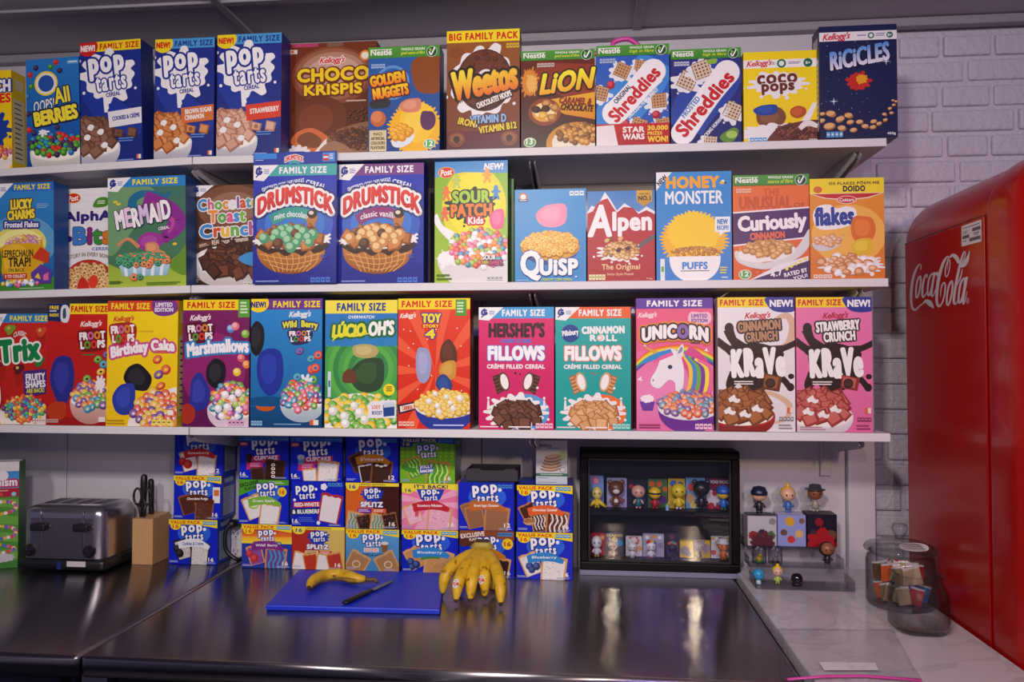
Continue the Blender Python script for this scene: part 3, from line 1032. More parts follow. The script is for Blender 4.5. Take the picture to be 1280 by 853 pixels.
def a_sour(A):
    base(A, '#86b828', '#a0c030')
    A.ell(54, 38, 44, 34, '#e4d81e').ell(54, 36, 36, 27, '#f0e22a')
    A.part('banner').poly([(0, 0), (100, 0), (100, 10.5), (40, 9), (0, 13)], '#3a86cc', '#5a9cd4')
    A.text('NEW!', 68, 2, 94, 7.5, '#f0f0f4', b=2.2, sh=.15)
    A.ell(16, 9, 11.5, 4.6, '#f2c23a').ell(16, 9, 10.5, 4.2, '#d8281e').text('Post', 8, 6.2, 24, 11.6, '#f6efe8', b=1.6, rot=8, sh=.2)
    T = A.part('title_lettering')
    T.splash(52, 36, 31, 13, '#17160f', n=17, jag=.32, seed=7, drops=3)
    T.text('SOUR', 24, 24, 76, 35, '#a8d034', b=2.6, o='#17160f', ow=.1, rot=1, track=.05)
    T.text('PATCH', 22, 35, 79, 46, '#ea7a1e', b=2.6, o='#17160f', ow=.1, rot=1, track=.05)
    T.text('Kids', 46, 46, 67, 52, '#f4eef0', b=2, o='#c8202c', ow=.22, rot=1)
    P = A.part('picture')
    for x, y, c in ((16, 26, '#ea7a2a'), (84, 26, '#3a8ad0'), (14, 43, '#e86a4a'), (30, 16, '#b8d060'), (72, 12, '#f0a840')):
        P.ell(x, y - 4, 3, None, c).band([(x, y - 4), (x, y + 2)], 6, c, 3).band([(x - 6, y), (x, y - 1.5), (x + 6, y)], 3, c, 3).band([(x - 4, y + 6), (x, y + 1), (x + 4, y + 6)], 3.2, c, 3)
    P.smear(86, 48, 11, 10, '#e2588e', '#ea74a2', 3)
    P.curve([(4, 82), (30, 72), (102, 74), (102, 102), (30, 102)], '#dcd8dc', 5)
    P.band([(0, 44), (8, 54), (24, 62)], [8, 8, 14], '#f0f0f2', 5)
    P.splash(16, 80, 12, 6, '#f0eef2', n=10, jag=.5, seed=5)
    P.pile('ball', 62, 72, 42, 16, 95, 4.4, [('#c83a34', '#ee7a68'), ('#3a7a9a', '#7ab0c8'), ('#8aa83a', '#bcd078'), ('#e07a34', '#f4a868'), ('#d8608e', '#f2a0bc'), ('#e4dce0', '#fbf7f8')], seed=4)
    P.rect(66, 78.5, 84, 82, '#1e2a4a').text('SOUR', 66, 77.5, 84, 81.6, '#f0f2f4', b=1.8).text('THEN', 64, 82.2, 74, 85, '#e8c82a', b=1.5, o='#1e2a4a', ow=.2).text('SWEET.', 75, 82.2, 94, 86, '#d84a8a', b=2, o='#2a1a3a', ow=.2)
    A.facts(72, 95, 94, 98.4, '#c8c8cc', '#5a5a60', 4)
    A.lines(3, 93, 24, 99, 2, '#5f7a20')


def a_quisp(A):
    base(A, '#2f8fd2', '#2a84c8')
    A.part('brand_lettering').ell(12, 8, 6, None, '#c85a2a').ell(12, 8, 4, None, '#efe6dc').rect(5, 10.5, 19, 13.5, '#24407c').lines(7, 11.4, 17, 12.8, 1, '#e8ecf4', 0)
    A.facts(77, 2.5, 98, 7.5, '#dfe8ee', '#3a7ab0', 3)
    P = A.part('picture')
    P.smear(53, 28, 24, 15, '#ea8aac', '#f09cba', 3)
    t = np.linspace(0, math.pi, 20)
    P.poly([(50 + 40 * math.cos(a), 64 + 18 * math.sin(a)) for a in t], '#2b3c8e')
    P.ell(50, 63, 41, 14, '#d89a2a')
    P.pile('ring', 50, 59, 38, 12, 110, 4.6, [('#d8942a', '#f2c860'), ('#e0a030', '#f6d478'), ('#c88420', '#ecba50')], '#c8861e', seed=5, dome=2)
    A.part('title_lettering').text('Q', 8, 66, 38, 99, '#f2f0f4', b=1.8, o='#24509a', ow=.02)
    A.text('UiSP', 35, 75, 89, 93.5, '#f2f0f4', b=2.6, o='#24509a', ow=.04, track=.05)
    A.ell(86, 95, 1.2, None, '#f2f0f4')
    A.text('CRUNCHY CORN CEREAL', 37, 96.4, 81, 99, '#cfe03a', b=1.4)
    A.lines(3, 98, 24, 99.4, 1, '#a8d0ec')


def a_alpen(A):
    base(A, '#3b7dc4', '#8ab0da')
    A.poly([(-1, 24), (6, 16), (14, 18), (26, 1), (34, 9), (44, 22), (55, 14), (68, 20), (76, 24), (88, 18), (101, 24), (101, 40), (-1, 40)], '#e8e8f0')
    A.poly([(-1, 25), (8, 22), (14, 14), (22, 10), (30, 8), (38, 18), (44, 24), (54, 18), (68, 19), (76, 26), (88, 22), (101, 27), (101, 101), (-1, 101)], '#b8202c', '#a8182a')
    A.part('award_badge').poly([(73, 0), (96, 0), (96, 12), (84.5, 18), (73, 12)], '#d8a838', '#b8862a')
    A.text("THE UK'S", 77, 2.8, 92, 5, '#3a2a18', b=1.4).text('NO.1', 75.5, 6, 94, 11.2, '#2a1c14', b=2.2)
    A.part('title_lettering').text('A', 1, 15, 38, 51, '#f2f0f4', b=1.6, sh=.05)
    A.text('lpen', 37, 23, 96, 51, '#f2f0f4', b=1.8)
    A.text('The Original', 21, 81, 78, 89, '#e8c89a', b=1.0)
    A.text('Swiss Style Muesli', 29, 90.5, 68, 94.5, '#e0bc90', b=.8)
    P = A.part('picture')
    P.band([(102, 50), (84, 58), (74, 64)], [7, 6, 5], '#5a5a62', 4)
    P.splash(48, 68, 30, 10, '#ece8ea', n=16, jag=.3, seed=4, drops=4)
    P.pile('flake', 50, 66, 26, 9, 46, 5, [('#a8703a', '#d8a86a'), ('#c8924e', '#ecca94'), ('#8a5428', '#b8804a')], seed=5, dome=2)
    for x, y, c in ((46, 66, '#4a2430'), (60, 64, '#4a2430'), (35, 53, '#8a4a26'), (49, 53, '#d8b47a'), (29, 55, '#d8b47a')):
        P.ell(x, y, 4, 2.2, c, 30)
    A.facts(2, 92.5, 27, 98.6, '#e8dcb0', '#7a9a3a', 5)
    A.text('750g', 87, 96.5, 96, 99, '#e0b0a8', b=1.2)


def a_honey(A):
    base(A, '#2f8bd4', '#2a7ccc')
    A.part('new_badge').poly([(0, 0), (21, 0), (0, 17)], '#ececf0').text('NEW', 0, 5, 16, 10, '#26262e', b=2.2, rot=45)
    A.part('title_lettering').text('HONEY', 13, 4, 84, 15.5, '#f0a81c', b=3.0, track=.06)
    A.text('MONSTER', 12, 17.5, 89, 30, '#eef0f4', b=1.2, track=.02)
    A.ell(88, 10.5, 3.6, 1.6, '#e8b82a', 20).ell(89, 9, 2, 1, '#dfe8f0').ell(92, 10.8, 1.4, .9, '#26262e')
    P = A.part('picture')
    P.splash(50, 62, 45, 24, '#eeb414', n=46, jag=.07, drops=0, seed=5).splash(50, 56, 36, 20, '#f6cc1e', n=40, jag=.06, drops=0, seed=8)
    P.part('speech_badge').rect(78, 42, 98, 56, '#ecf0f6').poly([(84, 56), (90, 56), (84, 60)], '#ecf0f6').text('NEW', 81, 44, 95, 49, '#2a70bc', b=2).text('RECIPE!', 80.5, 50, 96, 54, '#2a70bc', b=1.6)
    P = A.part('picture')
    P.pile('flake', 52, 74, 32, 4, 60, 2.6, [('#9a5a20', '#c88a40'), ('#b87430', '#dca65a')], seed=4, dome=3)
    t = np.linspace(0, math.pi, 24)
    P.poly([(51 + 34 * math.cos(a), 78 + 24 * math.sin(a) ** .8) for a in t], '#f0eef2')
    P.text('PUFFS', 34, 83, 68, 90, '#2f80d0', b=2.6).lines(32, 91, 70, 92.4, 1, '#44444c', 0)
    A.facts(5, 80, 12, 100, '#dfe6ea', '#6aa84a', 1)
    A.lines(84, 88, 94, 95, 3, '#e8d060').lines(86, 97, 96, 99, 1, '#d8e8f4')


def a_curious(A):
    base(A, '#e8742a', '#d85a1a')
    A.text('THE', 40, 13, 62, 20, '#c85416', b=1.2).text('UNUSUAL', 8, 20, 78, 33, '#c85416', b=2.4).text('OF', 80, 27, 94, 32, '#b84a14', b=1.6)
    A.text('Afternoons', 6, 68, 50, 75, '#f0904a', b=1.2).text('different', 20, 76, 98, 88, '#c24e14', b=1.8).text('START', 24, 89, 70, 98, '#c24e14', b=2.2)
    A.part('title_lettering').poly([(0, 35), (100, 31), (100, 61), (0, 68)], '#f0e6ee').poly([(0, 36.5), (100, 32.5), (100, 59.5), (0, 66.5)], '#47205c')
    A.text('Curiously', 6, 37.5, 97, 57, '#f2eef2', b=1.8, rot=3, track=-.01)
    A.text('CINNAMON', 22, 54.5, 68, 61.5, '#ea6a3a', b=2, rot=3)
    P = A.part('picture')
    P.curve([(4, 72), (40, 84), (80, 72), (100, 52), (101, 66), (84, 80), (44, 90), (8, 84)], '#d8d6da', 5).ell(44, 74, 38, 9, '#ece8e8', 6)
    P.pile('flake', 46, 71, 32, 7, 34, 6.5, [('#b07434', '#d8a860'), ('#c48a44', '#e6be7c')], seed=6, dome=3)
    P.part('rating_tag').poly([(22, 100), (60, 86), (98, 78), (100, 100)], '#e6e2ea').poly([(20, 101), (100, 82), (101, 101)], '#3f1f5a')
    A.text('4.7', 48, 91.5, 64, 97, '#f2eef4', b=2, rot=14)
    for k in range(5):
        A.ell(70 + k * 6, 90 - k * 2.3, 2.4, None, '#e8dc4a', n=5)
    A.text('RATED BY', 66, 91.5, 97, 95.5, '#f2eef4', b=1.8, rot=14).text('YOU!', 78, 96, 97, 99.5, '#f2eef4', b=1.8, rot=14)
    nestle(A, 'source of fibre', 10)
    A.ell(15, 95, 8.5, 4.6, '#e2ecd8').ell(15, 95, 7.4, 3.9, '#4f9a4a').text('12', 10, 92, 20, 97, '#eef4ea', b=1.8)
    A.facts(4, 13, 24, 17, '#f0c0a0', '#d06020', 5)


def a_flakes(A):
    base(A, '#e8962a', '#d8741a')
    A.ell(52, 56, 50, 30, '#f0b24a')
    A.part('banner').rect(0, 0, 100, 15, '#f2d81e')
    A.text('OS FLAKES PÕEM-ME', 26, 3, 94, 6.6, '#33291a', b=1.8, track=.08).text('DOIDO', 45, 7.4, 75, 13.5, '#2a2218', b=2.6, track=.08)
    A.ell(11, 11, 6, 3.4, '#d8702a')
    A.poly([(0, 15), (100, 15), (80, 20), (50, 22), (20, 20)], '#f0ead8').poly([(3, 15.4), (97, 15.4), (78, 19.4), (50, 21), (22, 19.4)], '#c4281e')
    A.part('brand_lettering').ell(50, 21.5, 13, 4, '#f2ebe2').ell(50, 21.5, 12, 3.5, '#c4281e').text('Cuétara', 40, 19.8, 60, 23.2, '#f2ebe6', b=1.6)
    A.part('title_lettering').curve([(4, 38), (10, 28), (26, 26), (36, 30), (50, 28), (62, 32), (60, 44), (40, 50), (12, 50)], '#f0eef2', 6)
    A.text('flakes', 6, 28, 60, 47, '#2c3f96', b=2.2, rot=2)
    P = A.part('picture')
    P.smear(72, 50, 17, 15, '#dc6e1c', '#e8802a', 5).smear(70, 68, 16, 10, '#e0b81e', '#eac83a', 3)
    P.curve([(4, 64), (30, 68), (44, 58), (46, 54), (40, 66), (24, 72), (8, 71)], '#d0ccd0', 4)
    P.pile('flake', 24, 62, 17, 5, 14, 5, [('#c88a5a', '#ecc0a0'), ('#d89a6a', '#f2d0b4')], seed=4)
    P.splash(54, 86, 42, 9, '#ebe6ea', n=18, jag=.25, seed=9, drops=3)
    P.pile('flake', 50, 86, 38, 9, 30, 8, [('#c07a44', '#e8b488'), ('#d08e58', '#f0c8a0'), ('#e8e0e2', '#faf6f6')], seed=7)
    A.facts(4, 95.5, 30, 99, '#e8dcd0', '#9a6a3a', 4)


def a_trix(A):
    base(A, '#c8281e', '#b41e18')
    fam(A, '#2a80c8', '#f2e02a', t0=28, t1=98, y1=8.2)
    gm(A, 22, 12)
    P = A.part('picture')
    for x, y, c in ((28, 14, '#7a9a2c'), (86, 16, '#d0482a'), (83, 43, '#2a7a3a'), (46, 50, '#5a1a2a'), (12, 44, '#8a1a24')):
        P.curve([(x - 8, y), (x, y - 5), (x + 9, y), (x + 6, y + 14), (x - 4, y + 14)], '#a82018', 4)
        P.pile('ball', x, y, 7, 3, 7, 5, [(c, c)], seed=2).ell(x - 2, y - 1, 3, 1.4, '#e0b060')
    A.part('title_lettering').text('CLASSIC', 36, 16.5, 60, 21, '#f0e4dc', b=1.2, arc=.5)
    A.text('Trix', 8, 22, 86, 44, '#178044', b=3.2, o='#f2f0ee', ow=.08, rot=6, track=.08)
    A.part('flavour_tag').poly([(55, 52), (100, 50), (99, 72), (58, 76)], '#46287a')
    A.text('FRUITY', 60, 54, 96, 60.5, '#f2eef4', b=2, rot=4).text('SHAPES', 60, 60.5, 97, 67, '#f2eef4', b=2, rot=4).text('ARE BACK!', 62, 67.5, 95, 71.5, '#d8d83a', b=1.8, rot=4)
    P = A.part('picture')
    P.ell(60, 99, 56, 22, '#e8a824').ell(60, 93, 48, 17, '#ece4da')
    P.pile('ball', 60, 86, 40, 12, 80, 4.4, [('#d0602a', '#ee9a50'), ('#c42a2a', '#e86a58'), ('#3f9a4a', '#7ac87a'), ('#5a2a6a', '#8a5a9a'), ('#e0b02a', '#f4d868'), ('#2a8a9a', '#62b8c4')], seed=4)
    P.curve([(-2, 60), (10, 58), (16, 78), (8, 90), (-2, 90)], '#e8e2e4', 4)
    A.facts(76, 94.5, 99, 98.6, '#e8d8d0', '#a82018', 4)


def loops_logo(A, x0, y0, x1, y1, plate, rot=4):
    h = (y1 - y0)
    A.part('title_lettering').curve([(x0 - 3, y0 + h * .1), (x0 + 6, y0 - 1.5), (x1 - 4, y0 - 2), (x1 + 3, y0 + h * .2), (x1 + 1, y1 - 2), (x1 - 6, y1 + 1.5), (x0 + 6, y1 + 2.5), (x0, y1 - 2)], plate, 4)
    A.text('FROOT', x0, y0, x1, y0 + h * .48, ['#f2eef0', '#f2eef0', '#c86aa0', '#d88a2a', '#f2eef0'], b=2.8, rot=rot, track=.05)
    A.text('LOOPS', x0 + 2, y0 + h * .52, x1, y1, ['#f2eef0', '#5a9a3a', '#d83a2a', '#f2eef0', '#f2eef0'], b=2.8, rot=rot, track=.05)


LOOPC = [('#c23a2c', '#e8765e'), ('#4f8a2c', '#8cc05c'), ('#5a3a7a', '#8e6cae'), ('#d8a02a', '#f2cc66'), ('#2a7a9a', '#66aec4'), ('#d8682a', '#f29a5a')]


def a_loops(A):
    base(A, '#c8221c', '#9a1512')
    A.ell(40, 60, 50, 34, '#b81d18')
    fam(A, '#f2d41c', '#c8221c', t0=38, t1=97, y1=8.6)
    A.part('offer_badge').poly([(0, 0), (36, 0), (34, 13), (20, 15), (0, 14)], '#1f2a5e').text('FREE', 3, 1.6, 18, 4.6, '#f2d81c', b=2).text('INSIDE', 3, 8, 18, 10.6, '#f2d81c', b=1.8).lines(3, 5.4, 16, 7.6, 1, '#c8d0ea')
    A.curve([(22, 3), (30, 1), (36, 6), (33, 15), (22, 14)], '#d8dce2', 4).curve([(25, 5), (29, 4), (30, 11), (25, 12)], '#3a4a6a', 3)
    kell(A, 54, 14, 88, 20, '#f0e4e2', rot=3)
    loops_logo(A, 52, 23, 94, 37, '#7a120e')
    A.lines(58, 41.5, 78, 43.5, 1, '#2a7a3a', 0)
    P = A.part('picture')
    P.smear(26, 62, 22, 24, '#2a2c86', '#353a9c', 7).smear(18, 88, 18, 9, '#b83a1c', None, 3)
    for x, y, k in ((83, 46, 1), (92, 50, 4), (97, 42, 2), (88, 56, 3), (66, 62, 1), (62, 68, 2), (76, 66, 5), (90, 64, 0)):
        P.piece('ring', x, y, 7, *LOOPC[k], '#5a1512', 20)
    P.bowl(72, 80, 33, 7, 19, '#dcb0a8', c2='#b8847c')
    P.pile('ring', 72, 76, 30, 11, 42, 6.2, LOOPC, '#e8d8d2', seed=5, dome=2)
    P.splash(88, 66, 8, 5, '#ece4e4', n=9, jag=.6, seed=4)
    A.rect(86, 93, 97, 97, '#e8dcd8').facts(2, 95, 22, 98, '#c8a49c', '#7a120e', 4)


def a_cake(A):
    base(A, '#f2d41a', '#eec414')
    fam(A, '#d8402a', '#f4dc2a', t0=5, t1=60, y1=8.6)
    A.part('offer_badge').curve([(64, 0), (80, -2), (97, 1), (98, 9), (82, 12.5), (66, 10)], '#7a3a8e', 4).text('LIMITED', 68, 1.6, 92, 5, '#f2eaf4', b=2).text('EDITION', 67, 5.6, 93, 9, '#f2eaf4', b=2)
    kell(A, 9, 12, 38, 17.5, '#c8142c', rot=4)
    loops_logo(A, 5, 19.5, 39, 33.5, '#a82a2a')
    A.part('title_lettering').text('Birthday Cake', 5, 33, 96, 45, '#f6eef4', b=2.2, o='#c84a8a', ow=.14, rot=6, arc=.18)
    A.lines(45, 24, 70, 26, 1, '#d8a81a').lines(68, 39.5, 90, 43, 2, '#d8702a')
    P = A.part('picture')
    P.smear(44, 62, 19, 12, '#1c1b22', '#2e2c36', 2).smear(26, 78, 18, 15, '#2c3aa0', '#3a49b4', 3)
    for x, y, k in ((72, 47, 0), (84, 55, 0), (74, 59, 2), (77, 68, 0)):
        P.piece('ring', x, y, 7, *LOOPC[k], '#f2d41a', 30)
    P.curve([(34, 102), (46, 84), (70, 76), (104, 70), (104, 102)], '#f0e6e0', 5)
    P.pile('ring', 74, 88, 34, 16, 54, 6.4, [LOOPC[0], LOOPC[3], LOOPC[2], LOOPC[5]], '#efe0d8', seed=7)
    A.facts(66, 94.5, 94, 99, '#f4e06a', '#7a6a2a', 4)
    A.rect(88, 87, 96, 91, '#f4ece4').lines(2, 95, 30, 99.5, 2, '#b8941a')


def a_marsh(A):
    base(A, '#7c1c5e', '#5c1250')
    A.ell(46, 56, 48, 30, '#8e246a')
    fam(A, '#f2d41c', '#c8221c', t0=6, t1=78, y1=8.2)
    A.part('offer_badge').rect(83, 0, 100, 14, '#5aa03a').lines(86, 2, 97, 12, 4, '#d8ecc8')
    kell(A, 11, 11.5, 42, 17.5, '#f0e2ea', rot=3)
    loops_logo(A, 7, 19.5, 45, 32, '#5a0e2a')
    A.part('title_lettering').text('Marshmallows', 6, 32, 99, 43, '#f4f0f6', b=2.2, o='#2f86c8', ow=.15, rot=4, arc=.15)
    P = A.part('picture')
    P.smear(50, 59, 18, 12, '#1c1b22', '#2e2c36', 4).smear(26, 74, 18, 16, '#2a2f92', '#3840a8', 9)
    P.ell(8, 90, 12, 8, '#a8301e')
    for x, y, c, h in ((72, 23, '#5a86c8', '#a0c0ea'), (79, 21, '#e07a8e', '#f4b0bc'), (94, 27, '#7ab03a', '#b0d878'), (88, 46, '#d85a6a', '#f29aa4'), (82, 57, '#e8c23a', '#f6e08a'), (96, 51, '#e08a3a', '#f4b878')):
        P.piece('ball', x, y, 6, c, h, '#000', 0)
    P.bowl(76, 86, 38, 9, 17, '#d8c4d4')
    P.pile('ring', 76, 80, 34, 14, 50, 6, LOOPC, '#efdfe4', seed=4, dome=4)
    P.pile('ball', 76, 82, 30, 12, 16, 5, [('#e8e0ea', '#ffffff'), ('#d86a9a', '#f2a4c4'), ('#7aa8d8', '#b4d0f0'), ('#a8c860', '#d0e498')], seed=9)
    A.facts(70, 94.5, 94, 98.6, '#dca8cc', '#5c1250', 4)


def a_wild(A):
    base(A, '#2a8ad2', '#155e9c')
    A.rect(0, 84, 100, 100, '#0f4f86', '#0c3f70')
    fam(A, '#6a2f8e', '#f2d81c', t0=31, t1=97, y1=8.4)
    new_badge(A, -4, 25, '#f2d81c', '#2a2f86', 10.5)
    kell(A, 54, 9.5, 84, 15.5, '#f0ecee', rot=2)
    A.part('title_lettering').text('Wild  Berry', 44, 17.5, 94, 24.5, '#d8dc3a', b=2.2, o='#3a2a6a', ow=.16, arc=.2)
    loops_logo(A, 54, 25, 84, 33.5, '#2a2a5a', 2)
    P = A.part('picture')
    P.smear(8, 32, 13, 14, '#1c1b22', '#2c2a34', 4).smear(26, 56, 22, 20, '#22329a', '#2c40ae', 12).smear(20, 82, 16, 6, '#c8581e', None, 6)
    P.ell(24, 80, 30, 4, '#0f4f86')
    for x, y, k in ((69, 41, 2), (85, 47, 4), (95, 44, 0), (86, 55, 0), (91, 54, 0), (66, 61, 4), (59, 66, 0), (88, 63, 1)):
        P.piece('ring', x, y, 6.5, *LOOPC[k], '#1f6aa8', 25)
    P.splash(78, 66, 9, 5, '#dfe8f0', n=9, jag=.7, seed=4)
    P.bowl(73, 80, 31, 7, 16, '#c8d0d8', c2='#9ab0c0')
    P.pile('ring', 72, 76, 28, 11, 44, 5.6, [LOOPC[0], LOOPC[1], LOOPC[2], LOOPC[4], ('#c8506a', '#ea8a9c')], '#e4e4ea', seed=4, dome=3)
    A.facts(2, 95, 18, 98.6, '#8abce0', '#0f4f86', 4)
    A.rect(84, 94, 96, 98, '#e8e0da').rect(84, 94, 89, 98, '#d8602a').lines(34, 97, 76, 99, 1, '#6a9ac4')


def a_lucio(A):
    base(A, '#2a74c0', '#2f9a6a')
    for k in range(9):
        A.ell(60, 54, 70 - k * 7, 40 - k * 4, ['#3a8a4a', '#4aa04e', '#5cb04c'][k % 3])
    A.rect(0, 10, 100, 36, '#2a78c6', '#2f80c0')
    fam(A, '#f0e04a', '#2a3f92', t0=16, t1=84, y1=10.4)
    A.part('title_lettering').text('OVERWATCH', 32, 12, 68, 14.5, '#eef2f4', b=1.6, sh=.2)
    A.text('LÚCiO-', 10, 16, 62, 29, '#e8e03a', b=2.4, o='#1f6a3a', ow=.14, rot=3, sh=.15)
    A.text("OH'S", 60, 16, 96, 28, '#f2f2f0', b=2.4, o='#1f6a3a', ow=.14, rot=3, sh=.1)
    P = A.part('picture')
    P.band([(10, 32), (20, 27), (40, 28), (62, 26)], [1, 4, 3, 1], '#e8e03a', 4)
    P.smear(60, 58, 26, 16, '#2f4a30', '#3c5a38', 3).smear(54, 40, 20, 6, '#b8a86a', '#c8ba80', 6).smear(34, 60, 12, 6, '#6a3f2a', None, 8)
    P.ell(89, 70, 8, None, '#f2dc2a').lines(85, 67.5, 93, 72, 3, '#5a5218', 0)
    A.facts(4, 56, 9, 76, '#c8e0ea', '#2a6a8a', 1)
    P.curve([(-4, 84), (30, 74), (70, 74), (104, 84), (104, 104), (-4, 104)], '#eceae4', 5)
    P.pile('ring', 50, 88, 52, 14, 70, 7, [('#3f8a2e', '#78b850'), ('#d8a81e', '#f2cc4a'), ('#4a9a38', '#8ac460'), ('#e0b428', '#f6d860')], '#d8dcb8', seed=5)
    P.pile('ball', 40, 88, 36, 9, 7, 6, [('#dcdcd8', '#f8f8f4')], seed=3)
    A.part('offer_badge').poly([(63, 79), (99, 78), (99, 92), (60, 92)], '#e6e6ee').text('LOOT', 66, 82, 78, 85, '#d8782a', b=1.8).text('BOOST', 66, 86.5, 80, 89.5, '#4a5a9a', b=1.8).poly([(81, 82), (97, 81), (97, 90), (82, 91)], '#24488e').poly([(83, 80), (96, 79.6), (97, 83), (82, 84)], '#c8d4e4')


def a_story(A):
    base(A, '#e03a1c', '#d02a16')
    for k in range(11):
        a = 2 * math.pi * k / 11 + .2
        A.poly([(52, 56), (52 + 80 * math.cos(a), 56 + 50 * math.sin(a)), (52 + 80 * math.cos(a + .22), 56 + 50 * math.sin(a + .22))], '#ea5a38')
    for k in range(16):
        A.ell(A.rnd.uniform(4, 96), A.rnd.uniform(20, 72), .9, None, '#f4e8e0', n=8)
    fam(A, '#f2d41c', '#d02a16', t0=5, t1=75, y1=8.4)
    A.part('offer_badge').rect(80, 1, 95, 13.5, '#4f9a34').lines(82, 3, 93, 12, 4, '#d8ecc8')
    kell(A, 3, 11, 25, 16, '#f4e6e2', rot=3)
    A.part('title_lettering').text('TOY', 33, 11.5, 60, 19, '#f2dc2a', b=3, o='#3a3a8e', ow=.12, rot=0, track=.06)
    A.rect(33, 19.5, 58, 23, '#c8202a').text('STORY', 35, 20, 57, 22.6, '#f2dc2a', b=2.4)
    A.text('4', 38, 23.5, 52, 31, '#f2dc2a', b=2.4, o='#3a3a8e', ow=.12)
    P = A.part('picture')
    P.smear(36, 50, 11, 15, '#9a9cc8', '#a8aad2', 5).smear(70, 42, 14, 10, '#5a3020', '#6a3a28', 8).smear(70, 55, 13, 9, '#c8903a', '#d4a04a', 3).smear(64, 66, 11, 8, '#2a4484', '#33509a', 2)
    P.poly([(0, 82), (34, 78), (37, 84), (2, 89)], '#1f2440').poly([(3, 83), (33, 79.4), (34, 83), (4, 87.5)], '#f2e8de').text('CARNIVAL PRIZES', 6, 82, 32, 85.6, '#c84a2a', b=1.6, rot=6)
    t = np.linspace(0, math.pi, 20)
    P.poly([(66 + 42 * math.cos(a), 83 + 20 * math.sin(a)) for a in t], '#2a3a9a')
    P.ell(66, 83, 42, 9, '#ece2cc')
    P.pile('ring', 66, 81, 38, 10, 76, 4.8, [('#cc9a2a', '#f0cc66'), ('#d8a838', '#f6d878')], '#e8d8a8', seed=4, dome=2)
    P.pile('ball', 66, 80, 30, 8, 8, 4, [('#dfdcd8', '#f8f6f2')], seed=7)
    A.facts(2, 94.5, 24, 98, '#f0c0a8', '#b82a18', 4)
    A.lines(50, 96.6, 96, 98.8, 1, '#b8c0ea')


def a_fillows(A, bg, bg2, ban, top, cols, rim, shadow):
    base(A, bg, bg2)
    A.part('banner')
    fam(A, ban, '#f0ecf2', t0=31, t1=88, y1=9.2)
    gm(A, 33, 11)
    A.part('title_lettering')
    if top == 'h':
        A.text("HERSHEY'S", 13, 12.5, 88, 25, '#3a1220', b=2.4, track=.04)
        A.text("COOKIES 'N' CREME", 29, 26, 70, 29.5, '#3f78d0', b=2.2)
    else:
        A.ell(20, 21.5, 12, None, '#1f3f8e').text('Pillsbury', 9, 18.5, 31, 24.5, '#f2f2f6', b=1.4, rot=8)
        A.text('CINNAMON', 35, 15.5, 92, 22, '#f2eef2', b=3.2, rot=1, track=.08)
        A.text('ROLL', 46, 22.5, 82, 28, '#f2eef2', b=3.2, track=.08)
        A.ell(59, 25.2, 4, None, '#f0b8a4').ell(59, 25.2, 2.4, None, '#f2eef2')
    A.text('FILLOWS', 12, 31.5, 88, 44, '#f4f1f5', b=2.6, o=shadow, ow=.05, track=.05)
    A.text('FILLOWS', 12, 31.5, 87, 43.4, '#f4f1f5', b=2.6, track=.05)
    A.text('CRÈME FILLED CEREAL', 11, 46, 88, 50.5, '#f2ecf0', b=2.0)
    P = A.part('picture')
    for x, sg in ((30, 1), (70, -1)):
        P.poly([(x - sg * 12, 57), (x + sg * 2, 53.5), (x + sg * 10, 66), (x - sg * 5, 71.5)], cols[0][0])
        for k in range(5):
            P.band([(x - sg * (11 - k * 1.4), 58.5 + k * 2.8), (x - sg * (5 - k * 1.4), 57 + k * 2.8)], 2.2, cols[0][1], 3)
        P.ell(x + sg * 4, 61, 7, 8, cols[0][1], 14 * sg).ell(x + sg * 4.4, 61, 5, 6.4, '#f0ecec', 14 * sg)
    P.ell(49, 54, 1.6, None, cols[0][0]).ell(55, 55, 1.2, None, cols[0][0]).ell(78, 66, 1.6, None, '#f0ecec')
    P.ell(62, 86, 32, 15, rim)
    P.splash(50, 86, 38, 14, '#ece7ea', n=18, jag=.2, seed=6, drops=3)
    for x in (13, 87):
        P.band([(x, 84), (x, 76)], [4, 2], '#ece7ea', 3).ell(x, 74.5, 1.8, None, '#ece7ea')
    P.pile('square', 50, 89, 30, 9, 30, 7.8, cols, seed=8, dome=5)
    A.facts(76, 94.8, 99, 98.8, '#f0c0d4' if top == 'h' else '#a8dcd8', bg2, 4)
    A.lines(2, 97.4, 30, 99.4, 1, '#f0d8e2').lines(40, 97.4, 70, 99.4, 1, '#f0e8ea')


